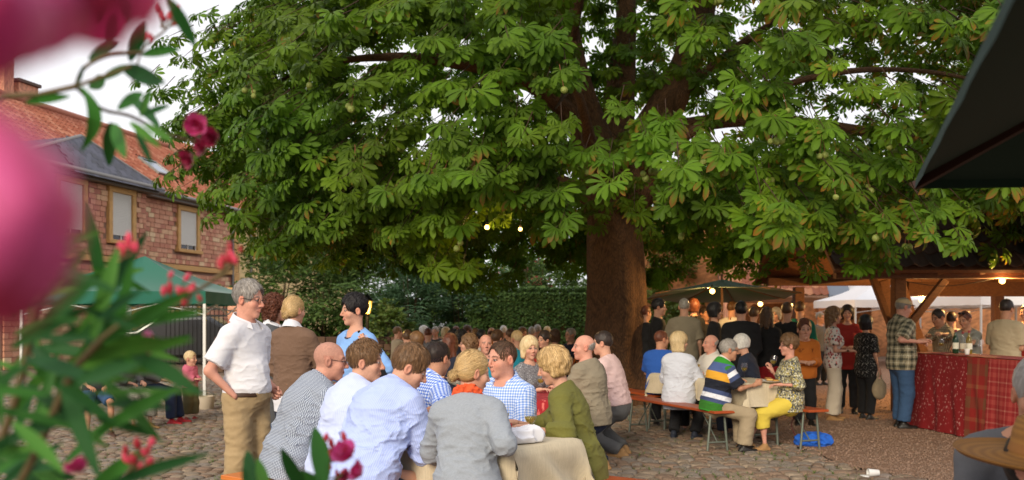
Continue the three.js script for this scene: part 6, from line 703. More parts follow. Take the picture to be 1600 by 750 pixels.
// standing friends on the left
const polo = person({ q: 1, group: G2_, label: 'grey-haired man in white polo and khaki chinos standing with hand in pocket', hx: 389, hy: 469, D: 6.9, yaw: 66, hyaw: 8, hp: 6, hair: ['short', 'grey', { lift: 0.016, recede: 0.012, rough: 0.006, nape: -0.07 }], skinTone: 'pink', glasses: gl, fat: 0.3, bulk: 0.9, top: { mat: F.whitePolo, sleeve: 0.78, hem: -0.03, collar: true, off: 0.02, amp: 0.006 }, bottom: trous(F.chino, { off: 0.02, loose: 0.03, amp: 0.008, rise: 0.05 }), belt: mat('#3a2413', 0.6), shoes: shoeMat.brown, aR: 'pocket', aL: { l: [0.19, 0.98, 0.1], curl: 0.8, hn: [-1, 0, 0] } });
person({ q: 1, group: G2_, female: true, label: 'woman with dark curly hair and grey cardigan behind the white polo man', hx: 431, hy: 482, D: 8.9, yaw: 95, hyaw: 5, hair: ['curly', 'auburn'], glasses: gl, top: [{ mat: F.whiteShirt, collar: true, hem: 0.0, sleeve: 1.2, off: 0.008 }, { name: 'cardigan', mat: F.greyCardigan, off: 0.026, hem: 0.38, sleeve: 1.9, v: 0.2, flare: 0.02 }], bottom: trous(F.denim), shoes: shoeMat.black, aL: 'waist', aR: 'hang' });
const bunLady = person({ q: 1, group: G2_, female: true, label: 'blonde woman with low bun in brown jacket, her back to us', hx: 460, hy: 486, D: 8.4, yaw: 160, hyaw: -16, hair: ['bun', 'blond', { by: -0.04, bz: -0.105, br: 0.034 }], bulk: 1.08, broad: 1.06, top: [{ mat: F.whiteShirt, collar: true, gap: 0.2, rise: 0.016, hem: 0.22, sleeve: 1.0, off: 0.012 }, { name: 'jacket', mat: F.brownJacket, off: 0.026, hem: 0.10, sleeve: 1.93, amp: 0.007, high: 0.02 }], bottom: trous(F.navy, { rise: 0.0 }), shoes: shoeMat.black, aL: 'waist', aR: 'glass' });
const blueLady = person({ q: 1, group: G2_, female: true, label: 'short dark-haired woman in light blue sweater with bead necklace and shoulder bag', hx: 553, hy: 486, D: 7.7, yaw: -42, hyaw: -22, hp: 2, hair: ['short', 'black', { lift: 0.022, nape: -0.085, rough: 0.005, spike: 0.004 }], top: { mat: F.skyKnit, sleeve: 1.9, hem: 0.12, v: 0.05, off: 0.016, amp: 0.006 }, bottom: trous(F.black), shoes: shoeMat.black, bulk: 1.06, aL: { w: [573, 541, 7.55], wd: [-0.5, 0.9, 0.2], wn: [0, 0.1, -1], curl: 0.9, pole: [0.7, -0.8, 0.1] }, aR: 'waist' });
// front table, near bench
const bald = person({ q: 1, group: G1_, label: 'bald man with glasses in small dark check shirt at the bench end', hx: 516, hy: 564, D: 6.3, sit: 0.485, yaw: 128, lean: 24, hyaw: -28, hp: 6, hair: null, scalp: [0.22, 0.13, 0.10], brow: [0.12, 0.07, 0.05], skinTone: 'pink', wide: 1.05, glasses: gl, bulk: 1.10, hunch: 1, top: { mat: F.fineCheck, collar: true, hem: 0.14, off: 0.026, amp: 0.011, sleeve: 1.9 }, bottom: trous(F.black), shoes: shoeMat.black, aL: 'table', aR: 'table', lL: [0.13, 0, 0.42], lR: [-0.13, 0, 0.40] });
person({ q: 1, group: G1_, label: 'young man with spiky brown hair in pale shirt, face in profile', hx: 572, hy: 567, D: 6.02, sit: 0.485, yaw: 140, lean: 20, hyaw: -52, hp: 2, hair: ['short', 'light', { lift: 0.017, spike: 0.007, rough: 0.004, side: 0.6 }], bulk: 1.04, hunch: 1, top: { mat: F.paleShirt, collar: true, hem: 0.14, off: 0.026, amp: 0.012, sleeve: 1.9 }, bottom: trous(F.navy), shoes: shoeMat.black, aL: 'table', aR: 'table' });
person({ q: 1, group: G1_, label: 'brown-haired man in light blue shirt looking down at the table', hx: 640, hy: 576, D: 5.82, sit: 0.485, yaw: 146, lean: 30, hyaw: -48, hp: 26, hair: ['short', 'light', { lift: 0.018, rough: 0.006, nape: -0.07 }], bulk: 1.08, hunch: 1, top: { mat: F.blueShirt, collar: true, hem: 0.14, off: 0.028, amp: 0.013, sleeve: 1.45 }, bottom: trous(F.navy), shoes: shoeMat.black, aL: { w: [632, 700, 5.9], wn: [0, -1, 0], wd: [0.7, 0, -0.7] }, aR: { w: [668, 655, 5.85], wd: [0.6, 0.2, -0.6], wn: [-0.3, -1, 0], curl: 0.6 } });
const blazer = person({ q: 1, group: G1_, female: true, label: 'blonde woman with bun in light grey blazer and orange scarf, back to us', hx: 739, hy: 583, D: 5.42, sit: 0.485, yaw: 168, lean: 16, tilt: -4, hyaw: -52, hp: 10, hair: ['bun', 'blond', { by: -0.035, bz: -0.125, br: 0.037 }], scarf: F.orangeScarf, tail: true, bulk: 1.04, broad: 1.08, top: { name: 'blazer', mat: F.blazer, hem: 0.18, off: 0.026, amp: 0.008, sleeve: 1.85, high: 0.0 }, bottom: trous(F.denim), shoes: shoeMat.black, aL: { w: [690, 720, 5.7] }, aR: { w: [778, 694, 5.35], wd: [-0.3, 0.2, -0.3], wn: [0, -0.7, -0.5], curl: 1.1, pole: [-0.35, -1, -0.35] } });
// front table, far bench
person({ q: 1, group: G1_, label: 'dark cropped man in blue gingham shirt turned away, sleeves rolled', hx: 685, hy: 561, D: 7.0, sit: 0.47, yaw: 120, lean: 14, hyaw: 25, hp: 8, hair: ['short', 'dark', { lift: 0.004, rough: 0.001, nape: -0.075 }], skinTone: 'tan', bulk: 1.06, top: { mat: F.bigGingham, collar: true, hem: 0.12, off: 0.026, amp: 0.011, sleeve: 1.3 }, bottom: trous(F.denim), shoes: shoeMat.black, aL: 'table', aR: { w: [655, 645, 6.7], wn: [0, -1, 0] } });
person({ q: 1, group: G1_, label: 'short-haired man in pale blue check shirt facing the blazer woman', hx: 784, hy: 562, D: 6.5, sit: 0.47, yaw: -38, lean: 6, hyaw: -14, hp: 4, hair: ['short', 'brown', { lift: 0.004, rough: 0.001, recede: 0.012 }], skinTone: 'pink', wide: 1.06, bulk: 1.08, top: { mat: F.gingham, collar: true, gap: 0.75, hem: 0.12, off: 0.024, amp: 0.009, sleeve: 0.9, v: 0.015 }, bottom: trous(F.denim), shoes: shoeMat.black, aL: 'table', aR: 'table' });
const greenLady = person({ q: 1, group: G1_, female: true, label: 'woman with blonde bob in olive green cardigan, profile to the left', hx: 864, hy: 573, D: 6.25, sit: 0.47, yaw: -108, lean: 14, hyaw: 8, hp: 16, shut: true, hair: ['bob', 'blond', { len: -0.075, vol: 0.02, fringe: 0.012, wave: 0.008 }], bulk: 1.1, top: { name: 'cardigan', mat: F.green, hem: 0.2, off: 0.024, amp: 0.009, sleeve: 1.5, high: 0.03 }, bottom: trous(F.olive), shoes: shoeMat.tan, aL: { w: [825, 668, 5.95], wd: [-1, 0.1, 0.2], wn: [0, -1, 0.2], curl: 0.5 }, aR: { w: [800, 660, 6.2], wd: [-1, 0.1, 0], wn: [0, -1, 0], curl: 0.7 } });
// middle: red table
person({ group: 'guests at the red table', female: true, label: 'blonde woman with fringe in speckled grey top at the red table', hx: 828, hy: 545, D: 9.6, sit: 0.47, yaw: 40, hyaw: -18, hair: ['bob', 'fairblond', { len: -0.11, fringe: -0.02 }], top: { mat: F.speckle, hem: 0.1, sleeve: 0.75, off: 0.016 }, bottom: trous(F.navy), shoes: shoeMat.black, aL: 'table', aR: 'table' });
person({ q: 1, group: 'guests at the red table', label: 'balding man in grey-green T-shirt on the bench, looking left', hx: 912, hy: 543, D: 9.3, sit: 0.47, yaw: -128, lean: 8, hyaw: 40, hair: ['fringe', 'grey', { high: 0.085 }], skinTone: 'pink', bulk: 1.12, hunch: 1, top: { mat: F.khakiTee, hem: 0.12, sleeve: 0.85, off: 0.024, amp: 0.010 }, bottom: trous(F.darkDenim), shoes: shoeMat.tan, aL: 'table', aR: 'table', lL: [0.15, 0, 0.1], lR: [-0.15, 0, -0.05] });
person({ group: 'guests at the red table', label: 'dark-haired man in pale pink shirt behind the grey-green T-shirt man', hx: 941, hy: 537, D: 10.4, sit: 0.47, yaw: -115, lean: 14, hyaw: 10, hair: ['short', 'dark'], bulk: 1.08, top: { mat: F.pinkShirt, hem: 0.02, sleeve: 1.9, off: 0.026, amp: 0.010 }, bottom: trous(F.grey), belt: mat('#151210', 0.6), shoes: shoeMat.tan, aL: 'table', aR: 'table', lL: [0.13, 0, -0.1], lR: [-0.13, 0, -0.05] });
// right: cream table
person({ group: G3_, label: 'man in bright blue polo seated before the trunk, back to us', hx: 1034, hy: 531, D: 12.8, sit: 0.47, yaw: 160, hyaw: -45, hair: ['short', 'auburn', { lift: 0.005, recede: 0.01 }], skinTone: 'tan', bulk: 1.1, top: { mat: F.bluePolo, hem: 0.1, sleeve: 0.85, off: 0.024 }, bottom: trous(F.black), shoes: shoeMat.black, aL: 'table', aR: 'table' });
person({ q: 1, group: G3_, female: true, label: 'woman with blonde bob in white jacket on the bench, back to us', hx: 1062, hy: 535, D: 11.7, sit: 0.47, yaw: 150, hyaw: -40, hair: ['bob', 'fairblond', { len: -0.13, vol: 0.022 }], bulk: 1.12, top: { name: 'jacket', mat: F.whiteJacket, hem: 0.2, off: 0.03, amp: 0.009, sleeve: 1.9 }, bottom: trous(F.black), shoes: shoeMat.navy, aL: 'table', aR: 'table', lL: [0.1, 0, 0.1], lR: [-0.15, 0, 0.15] });
person({ group: G3_, label: 'older red-faced man in white shirt between the white jacket and striped polo', hx: 1110, hy: 537, D: 12.5, sit: 0.47, yaw: -60, hyaw: -20, hair: ['fringe', 'grey'], skinTone: 'pink', bulk: 1.05, top: { mat: F.offWhite, hem: 0.1, sleeve: 1.8, collar: true }, bottom: trous(F.black), aL: 'table', aR: 'table' });
person({ group: G3_, female: true, label: 'white-haired woman in navy top bending over the cream table', hx: 1158, hy: 538, D: 11.9, sit: 0.47, yaw: -120, lean: 12, hyaw: -10, hp: 18, hair: ['bob', 'white', { len: -0.07, vol: 0.016 }], top: { mat: F.navy, hem: 0.1, sleeve: 0.8, off: 0.02 }, bottom: trous(F.navy), aL: 'table', aR: 'table' });
person({ q: 1, group: G3_, label: 'grey-haired man in green, blue and yellow striped polo on the bench', hx: 1139, hy: 551, D: 10.7, sit: 0.47, yaw: 98, lean: 16, hyaw: -4, hp: 4, hair: ['short', 'grey', { lift: 0.010 }], glasses: gl, skinTone: 'tan', fat: 0.5, bulk: 1.06, hunch: 1, top: { mat: F.polo, hem: 0.13, sleeve: 0.9, off: 0.026, amp: 0.008, collar: F.offWhite }, bottom: trous(F.beige, { off: 0.022, loose: 0.03 }), shoes: shoeMat.black, aL: 'table', aR: { w: [1180, 601, 10.6], wd: [0.8, 0.5, 0], wn: [0, 0, -1], curl: 0.9 }, lL: [0.10, 0, 0.36], lR: [-0.12, 0, 0.30], feetDir: [0, -0.12, 1] });
const wineLady = person({ q: 1, group: G3_, female: true, label: 'woman in leopard print blouse and yellow capri trousers raising a wine glass', hx: 1232, hy: 549, D: 10.8, sit: 0.49, yaw: -92, hyaw: 2, hair: ['short', 'light', { lift: 0.03, rough: 0.009, nape: -0.075 }], glasses: gl, skinTone: 'pink', fat: 0.6, bulk: 1.14, bust: 1.15, top: { name: 'blouse', mat: F.blouse, hem: 0.16, sleeve: 1.35, off: 0.024, amp: 0.007, v: 0.06 }, bottom: trous(F.yellow, { len: 1.45, off: 0.022, loose: 0.018 }), shoes: shoeMat.tan, aL: { w: [1218, 601, 10.6], wd: [-1, 0, 0], wn: [0, -1, 0], curl: 0.5 }, aR: { w: [1206, 578, 10.95], wd: [-0.2, 1, 0], wn: [-0.7, 0.2, -0.5], curl: 0.9, pole: [-0.2, -1, -0.2] }, lL: [0.1, 0, 0.30], lR: [-0.12, 0, 0.42] });
wineGlass('white wine glass raised by the woman in the leopard blouse', at(1204, 581, 10.9), wine, [0, 0, -0.25]);
// standing crowd in the shade
const st = (label, hx, hy_, D, yaw, o) => person({ q: 3, group: G4_, label, hx, hy: hy_, D, yaw, aL: 'glass', aR: 'hang', shoes: shoeMat.black, ...o });
st('dark figure half hidden by the right side of the trunk', 1009, 490, 16.4, 120, { hair: ['short', 'auburn'], top: { mat: F.charcoal, hem: 0.2 }, bottom: trous(F.black) });
st('man in black jacket facing right next to the trunk', 1030, 481, 15.6, 80, { q: 2, hair: ['short', 'black', { lift: 0.02 }], top: { name: 'jacket', mat: F.black, hem: 0.2, off: 0.03 }, bottom: trous(F.charcoal) });
st('grey-haired man in beige polo shirt with his back to us', 1069, 480, 14.8, 172, { q: 2, hair: ['short', 'grey', { lift: 0.006 }], bulk: 1.12, top: { mat: F.khakiTee, hem: 0.16, sleeve: 0.85, off: 0.024 }, bottom: trous(F.grey) });
st('red-haired woman behind the beige polo man', 1083, 479, 17, -160, { female: true, hair: ['bob', 'auburn'], top: { mat: F.black, hem: 0.15 }, bottom: trous(F.black) });
st('dark-haired person between the beige polo and the black dress', 1101, 491, 17.5, 30, { hair: ['short', 'dark'], top: { mat: F.charcoal, hem: 0.15 }, bottom: trous(F.black), skinTone: 'tan' });
st('dark bobbed woman in black facing right under the bulb', 1118, 487, 14.6, 85, { q: 2, female: true, hair: ['bob', 'black', { len: -0.09, vol: 0.026 }], top: { mat: F.black, hem: 0.2, sleeve: 1.9, off: 0.02 }, bottom: trous(F.black), aL: 'glass', aR: 'waist' });
st('man in white shirt with his back to us under the parasol', 1144, 483, 17.5, 140, { hair: ['short', 'brown'], top: { mat: F.offWhite, hem: 0.1, sleeve: 1.6, off: 0.024 }, bottom: trous(F.charcoal) });
st('big dark-haired person in black jacket seen from behind', 1158, 487, 13.6, 168, { q: 2, hair: ['short', 'black', { lift: 0.02, nape: -0.08 }], bulk: 1.14, broad: 1.1, top: { name: 'jacket', mat: F.black, hem: 0.22, off: 0.034, sleeve: 1.9 }, bottom: trous(F.black), aL: 'waist', aR: 'waist' });
st('person in pale blouse half hidden behind the black jacket', 1178, 492, 15.2, 150, { female: true, hair: ['short', 'brown'], top: { mat: F.offWhite, hem: 0.2, sleeve: 1.2, off: 0.024 }, bottom: trous(F.grey) });
st('brown-haired woman in black top and red trousers', 1198, 494, 13.9, 165, { q: 2, female: true, hair: ['long', 'brown', { len: -0.17 }], top: { mat: F.black, hem: 0.1, sleeve: 1.9, off: 0.018 }, bottom: trous(F.redTrousers, { off: 0.02 }) });
st('grey-haired woman with glasses behind the red trousers woman', 1212, 492, 17, -40, { female: true, hair: ['bob', 'grey'], top: { mat: F.black, hem: 0.15 }, bottom: trous(F.black) });
st('brown-haired man in black T-shirt facing away beside the green sweater', 1230, 487, 14.8, 150, { hair: ['short', 'brown', { lift: 0.016 }], top: { mat: F.black, hem: 0.15, sleeve: 0.9 }, bottom: trous(F.charcoal) });
st('man in green sweater before the barn archway', 1250, 484, 16, 150, { hair: ['short', 'brown'], top: { mat: F.teal, hem: 0.15, sleeve: 1.9, off: 0.02 }, bottom: trous(F.darkDenim) });
const boy = st('boy in orange sweatshirt with lettering holding a glass', 1257, 516, 13.2, -5, { q: 2, child: true, hair: ['short', 'auburn', { lift: 0.02, nape: -0.075, rough: 0.005 }], top: { name: 'sweatshirt', mat: F.orange, hem: 0.12, sleeve: 1.9, off: 0.022 }, bottom: trous(F.black), aL: 'waist', aR: 'waist' });
st('woman in floral blouse and white trousers facing right', 1303, 494, 13.9, 78, { q: 2, female: true, hair: ['long', 'light', { len: -0.16, wave: 0.01, vol: 0.026 }], top: { name: 'blouse', mat: F.floral, hem: 0.12, sleeve: 0.7, off: 0.022 }, bottom: trous(F.whiteTrousers, { off: 0.02, loose: 0.04 }), shoes: shoeMat.tan, aL: 'waist', aR: 'waist' });
st('dark-haired woman in dark red top behind the white trousers', 1324, 490, 14.8, -20, { q: 2, female: true, hair: ['bob', 'dark'], top: { mat: F.redTop, hem: 0.2, sleeve: 0.8, off: 0.02 }, bottom: trous(F.black), aL: 'waist', aR: 'waist' });
const dotLady = st('woman in black dotted top facing the counter with a pale bag', 1354, 506, 14.0, 120, { q: 2, female: true, hair: ['bob', 'black', { vol: 0.026 }], top: { mat: F.dots, hem: 0.2, sleeve: 0.8, off: 0.022 }, bottom: trous(F.black), aL: 'waist', aR: 'hang' });
st('man in pale shirt far back between tent and barn', 1282, 497, 21, 40, { hair: ['short', 'grey'], top: { mat: F.grey, hem: 0.1 }, bottom: trous(F.black) });
// counter
const capMan = person({ q: 1, group: G6_, label: 'man in cream cap, plaid shirt and jeans standing at the counter', hx: 1412, hy: 481, D: 12.9, yaw: 100, hyaw: -4, hp: 12, hair: ['short', 'grey', { lift: 0.004 }], skinTone: 'pink', bulk: 1.12, fat: 0.4, top: { mat: F.plaid, hem: 0.13, sleeve: 0.9, off: 0.03, amp: 0.010, collar: true }, bottom: trous(F.denim, { off: 0.022, loose: 0.022 }), shoes: shoeMat.black, aL: { w: [1440, 532, 13.0], wd: [1, 0, 0], wn: [0, -1, 0], curl: 0.7 }, aR: { w: [1436, 534, 12.6], wd: [1, 0, -0.2], wn: [0, -1, 0], curl: 0.7 } });
person({ group: G6_, label: 'dark-haired server in brown checked shirt reaching over bottles', hx: 1466, hy: 497, D: 14.1, yaw: -70, lean: 10, hp: 14, hair: ['short', 'dark'], skinTone: 'tan', top: { mat: F.checkShirt, hem: 0.1, sleeve: 1.3, off: 0.024, collar: true }, bottom: trous(F.black), aL: { w: [1442, 522, 12.9] }, aR: { w: [1436, 528, 13.4] } });
person({ q: 3, group: G6_, label: 'person behind the checked server, mostly hidden', hx: 1487, hy: 500, D: 15.0, yaw: 150, hair: ['short', 'dark'], top: { mat: F.offWhite, hem: 0.1, off: 0.024 }, bottom: trous(F.black) });
const shades = person({ group: G6_, female: true, label: 'server in grey T-shirt with sunglasses pushed up on her hair', hx: 1508, hy: 500, D: 13.5, yaw: -58, lean: 10, hp: 14, hair: ['short', 'auburn', { lift: 0.010 }], skinTone: 'tan', top: { mat: F.greyTee, hem: 0.1, sleeve: 0.75, off: 0.018 }, bottom: trous(F.black), aL: { w: [1500, 552, 12.9] }, aR: { w: [1483, 551, 13.1] } });
person({ group: G6_, label: 'man in cream T-shirt turned to the right behind the counter', hx: 1573, hy: 484, D: 13.2, yaw: 125, hp: 10, hair: ['short', 'dark', { lift: 0.014 }], skinTone: 'tan', bulk: 1.06, top: { mat: F.creamTee, hem: 0.14, sleeve: 0.85, off: 0.026 }, bottom: trous(F.black), aL: 'waist', aR: 'waist' });
person({ q: 3, group: G6_, label: 'dark figure at the right edge behind the counter', hx: 1604, hy: 489, D: 14.5, yaw: -60, hair: ['short', 'dark'], top: { mat: F.redTop, hem: 0.1 }, bottom: trous(F.black) });
// near right edge
const hatMan = person({ q: 2, label: 'near guest wearing the straw hat at the right edge, back to us', hx: 1634, hy: 668, D: 2.9, sit: 0.47, yaw: -172, lean: 50, hp: 60, hunch: 1, hair: ['short', 'black', { nape: -0.085, lift: 0.016 }], bulk: 1.25, broad: 1.32, hs: 0.95, top: { mat: F.tealGrey, hem: 0.1, sleeve: 1.9, off: 0.026, amp: 0.007, collar: true }, bottom: trous(F.navy), aL: 'table', aR: 'table' });
person({ q: 2, label: 'grey-haired guest in slate shirt half hidden behind the straw hat', hx: 1622, hy: 618, D: 3.5, sit: 0.47, yaw: -20, hp: 10, hair: ['short', 'grey', { lift: 0.016 }], skinTone: 'tan', bulk: 1.22, broad: 1.22, top: { mat: F.slate, hem: 0.1, sleeve: 1.9, off: 0.024 }, bottom: trous(F.navy), aL: 'table', aR: 'table' });
bench('bench under the guest in the straw hat', 1.55, -2.5, U(12), 1.4); bench('bench under the guest in the slate shirt', 1.98, -3.5, U(12), 1.4);
// left, behind the oleander
const girl = person({ q: 2, child: true, female: true, label: 'small blond girl in pink jacket and olive trousers by the gazebo leg', hx: 298, hy: 561, D: 13.9, yaw: 70, hyaw: 10, hair: ['short', 'fairblond', { lift: 0.014, nape: -0.075 }], bust: 0.3, top: { name: 'jacket', mat: F.pink, hem: 0.05, sleeve: 1.9, off: 0.02 }, bottom: trous(F.olive, { off: 0.022, len: 1.75 }), shoes: mat('#8d2b22', 0.7), aL: 'waist', aR: 'waist' });
person({ q: 2, group: 'guests seated behind the oleander', label: 'guest in dark jeans and red sneakers seated behind the oleander', hx: 232, hy: 540, D: 13.4, sit: 0.47, yaw: 95, hair: ['short', 'brown'], top: { mat: F.grey, hem: 0.1 }, bottom: trous(F.darkDenim, { off: 0.02 }), shoes: shoeMat.red, aL: 'lap', aR: 'lap', lL: [0.1, 0, 0.42], lR: [-0.12, 0, 0.36] });
person({ q: 2, group: 'guests seated behind the oleander', female: true, label: 'guest in patterned loose trousers seated behind the oleander', hx: 196, hy: 540, D: 12.9, sit: 0.47, yaw: 60, hair: ['bob', 'grey'], top: { mat: F.grey, hem: 0.1 }, bottom: trous(F.patterned, { off: 0.022, len: 1.7, loose: 0.03 }), shoes: shoeMat.tan, aL: 'lap', aR: 'lap' });
person({ q: 2, group: 'guests seated behind the oleander', label: 'bare-legged guest in denim shorts seated behind the oleander', hx: 150, hy: 548, D: 12.2, sit: 0.47, yaw: 30, hair: ['short', 'brown'], skinTone: 'tan', top: { mat: F.charcoal, hem: 0.1, sleeve: 0.8 }, bottom: trous(F.denim, { len: 0.85 }), shoes: shoeMat.brown, aL: 'lap', aR: 'lap' });
// far crowd seated under the tree, facing all ways
const far = (label, hx, hyy, yaw, hair, top, o = {}) => person({ q: 3, group: G5_, label, hx, hy: hyy, D: clamp(480 / (hyy - 496), 11.5, 21), sit: 0.47, yaw, hair, top: { mat: top, hem: 0.1, sleeve: o.sleeve ?? 1.6, off: 0.02 }, bottom: trous(F.darkDenim), aL: 'table', aR: 'table', ...o });
far('brown-haired guest, leftmost head of the seated far crowd', 637, 528, 175, ['short', 'brown'], F.grey);
far('ginger-blond woman with sleek hair beside the leftmost head', 650, 532, -130, ['bob', 'light'], F.orange, { female: true });
far('cropped brown-haired guest in speckled shirt, back to us', 669, 522, 178, ['short', 'auburn', { lift: 0.004 }], F.speckle);
far('grey-haired woman behind the speckled shirt', 680, 519, -20, ['short', 'grey'], F.charcoal, { female: true });
far('light blond guest left of the dark ponytail in the seated crowd', 697, 521, 160, ['bob', 'fairblond'], F.offWhite, { female: true });
far('auburn long-haired woman above the blue gingham man', 704, 537, 165, ['long', 'auburn'], F.navy, { female: true });
far('dark-haired guest behind the auburn woman', 709, 526, 100, ['short', 'black'], F.black);
far('red-haired small head far back in the seated crowd', 713, 519, 30, ['short', 'auburn'], F.redTop);
far('brown-haired man in white shirt facing left in the far crowd', 729, 518, -70, ['short', 'brown', { lift: 0.018 }], F.offWhite);
far('curly blonde woman with glasses facing left above the grey blazer', 731, 538, -90, ['curly', 'light'], F.patterned, { female: true, glasses: gl });
far('sandy-haired guest right of the curly blonde woman', 743, 524, 170, ['short', 'light'], F.offWhite);
far('dark-haired guest beside the bald red-faced man', 752, 527, 175, ['short', 'black'], F.offWhite);
far('bald red-faced man facing front in the far crowd', 759, 538, 10, ['fringe', 'grey'], F.cyan, { skinTone: 'pink' });
far('brown-haired guest behind the pale blue check man', 778, 530, 140, ['short', 'brown', { lift: 0.02 }], F.redTop);
far('white-haired guest far back in the seated crowd', 787, 518, 160, ['short', 'white'], F.grey);
far('dark brown-haired man in black jacket in the far crowd', 797, 525, -150, ['short', 'brown'], F.black);
far('long-haired pink-faced woman right of the black jacket', 817, 521, 40, ['long', 'light'], F.pinkShirt, { female: true });
far('grey-haired guest with short crop, left of a second grey head', 831, 520, 175, ['short', 'grey'], F.charcoal);
far('farther grey-haired guest, right of the short crop', 840, 516.5, 170, ['short', 'grey'], F.navy);
far('dark short-haired woman facing left behind the fringe blonde', 850, 532, -50, ['short', 'dark', { lift: 0.024 }], F.redTop, { female: true });
far('blond head in front of the ivy, right of the grey heads', 855, 519, 165, ['short', 'fairblond'], F.beige);
far('grey-haired man in dark jacket on the slatted chair by the trunk', 891, 524, -60, ['short', 'grey'], F.navy);
far('ginger-haired guest in beige far left behind the woman in blue', 622, 520, 120, ['short', 'light'], F.beige);
far('white-haired guest in dark red low behind the speckled shirt', 661, 518, -100, ['bob', 'white'], F.redTop, { female: true });
far('dark curly-haired guest in the very middle of the seated crowd', 722, 527, 60, ['curly', 'black'], F.navy, { female: true });
far('bald guest in orange shirt seen from behind, right of centre', 768, 521, 175, ['fringe', 'brown'], F.orange);
far('fair-haired guest in cyan shirt right of the bald orange-shirted guest', 807, 530, -140, ['short', 'fairblond'], F.cyan);
far('brown-bobbed guest in pale pink, last before the slatted chair', 868, 526, 150, ['bob', 'brown'], F.pinkShirt, { female: true });
stage('people'); console.log(PLACED.map(p => p.join(' ')).join('\n'));
// ------------------------------------------------------------------ what the guests carry
function onPerson(p, name, geo, m) { return part(name, geo, m, p.group_); }
{ // cap with peak
  const M = capMan.HM, g = new THREE.SphereGeometry(1, 24, 12, 0, 6.2832, 0, Math.PI / 2).scale(0.091, 0.078, 0.108).translate(0, 0.048, -0.010).applyMatrix4(M); const pk = new THREE.CylinderGeometry(0.085, 0.085, 0.006, 24, 1, false, -1.2, 2.4).scale(0.95, 1, 0.9).translate(0, 0.052, 0.062).applyMatrix4(M); onPerson(capMan, 'cap', merge([g, pk]), mat('#b9a27c', 0.9));
  // sunglasses on the hair
  const q = (x, y, z) => V(x, y, z).applyMatrix4(shades.HM); onPerson(shades, 'sunglasses', merge([1, -1].flatMap(s => [new THREE.SphereGeometry(0.026, 12, 8).scale(1, 0.75, 0.25).rotateX(-0.7).translate(s * 0.033, 0.118, 0.065).applyMatrix4(shades.HM), tube([q(s * 0.055, 0.115, 0.06), q(s * 0.085, 0.06, 0.0), q(s * 0.084, 0.03, -0.03)], 0.0025, 5, 8)])), mat('#0d0b0b', 0.2));
  // straw hat
  const weave = texture(128, (u, v) => { const n = 0.5 + 0.5 * Math.sin(v * 6.2832 * 16) * 0.6 + 0.2 * ((Math.floor(u * 128) % 4) / 4); return [0.46 + 0.14 * n, 0.30 + 0.12 * n, 0.12 + 0.06 * n]; }, [6, 2]), straw = mat('#ffffff', 0.85, { map: weave, bumpMap: weave, bumpScale: 0.001 }), hat = thing('straw_hat', 'wide-brimmed straw hat worn by the near guest at the right edge', 'hat', [0, 0, 0]);
  const hl = [lathe([[0, 0.125], [0.05, 0.122], [0.078, 0.108], [0.088, 0.07], [0.094, 0.0], [0.098, -0.004], [0.16, -0.014], [0.228, -0.008], [0.238, 0.002], [0.238, -0.003], [0.228, -0.013], [0.16, -0.019], [0.094, -0.008], [0.083, 0.07], [0.073, 0.103], [0.0, 0.119]], 48)]; const HM = hatMan.HM.clone().premultiply(new THREE.Matrix4().makeRotationY(hatMan.yawR)); HM.setPosition(hatMan.group_.localToWorld(V().setFromMatrixPosition(hatMan.HM))); hatMan.group_.updateMatrixWorld(true); const wp = V().setFromMatrixPosition(hatMan.HM).applyAxisAngle(V(0, 1, 0), hatMan.yawR).add(hatMan.pos); hat.position.copy(wp).add(V(0, 0.060, 0)); hat.rotation.order = 'YXZ'; hat.rotation.set(-0.07, hatMan.yawR, 0.03); hl[0].scale(1.04, 1, 1.16); part('crown', hl[0], straw, hat); part('band', new THREE.CylinderGeometry(0.0905, 0.0965, 0.028, 40, 1, true).translate(0, 0.022, 0).scale(1.045, 1, 1.165), mat('#8a5a24', 0.8), hat);
  // bead necklace
  const J = blueLady.J, beads = [], c = J.neck.clone().addScaledVector(J.u3, -0.012); for (let i = 0; i < 34; i++) { const a = i / 34 * 6.2832, fr = Math.cos(a), r = 0.078 * J.k, p = c.clone().addScaledVector(J.f2, fr * r * 1.1 + 0.012).addScaledVector(J.r2, Math.sin(a) * r).addScaledVector(J.u2, fr > 0 ? -0.045 * fr : 0.02); beads.push(new THREE.SphereGeometry(0.0085, 8, 6).translate(p.x, p.y, p.z)); } onPerson(blueLady, 'necklace', merge(beads), mat('#3d3440', 0.25));
  const ear = V(-0.086, -0.045, -0.012).applyMatrix4(greenLady.HM); onPerson(greenLady, 'earring', new THREE.TorusGeometry(0.014, 0.0022, 6, 18).rotateY(1.5).translate(ear.x, ear.y, ear.z), mat('#d9d2bd', 0.2, { metalness: 1 })); const e2 = V(0.083, -0.036, -0.008).applyMatrix4(greenLady.HM); onPerson(greenLady, 'earring', new THREE.TorusGeometry(0.014, 0.0022, 6, 18).rotateY(1.5).translate(e2.x, e2.y, e2.z), mat('#d9d2bd', 0.2, { metalness: 1 }));
  // lettering on the sweatshirt
  const font = await new FontLoader().loadAsync('fonts/droid/droid_sans_bold.typeface.json'); const lg = new TextGeometry('GREAT', { font, size: 0.048, depth: 0.004, curveSegments: 3 }); lg.computeBoundingBox(); lg.translate(-(lg.boundingBox.max.x) / 2, 0, 0); const bj = boy.J, lp = bj.chest.clone().addScaledVector(bj.f2, 0.115 * bj.k * 1.02 + 0.012); lg.translate(lp.x, lp.y - 0.01, lp.z); onPerson(boy, 'lettering', lg, mat('#7a3d10', 0.9));
}
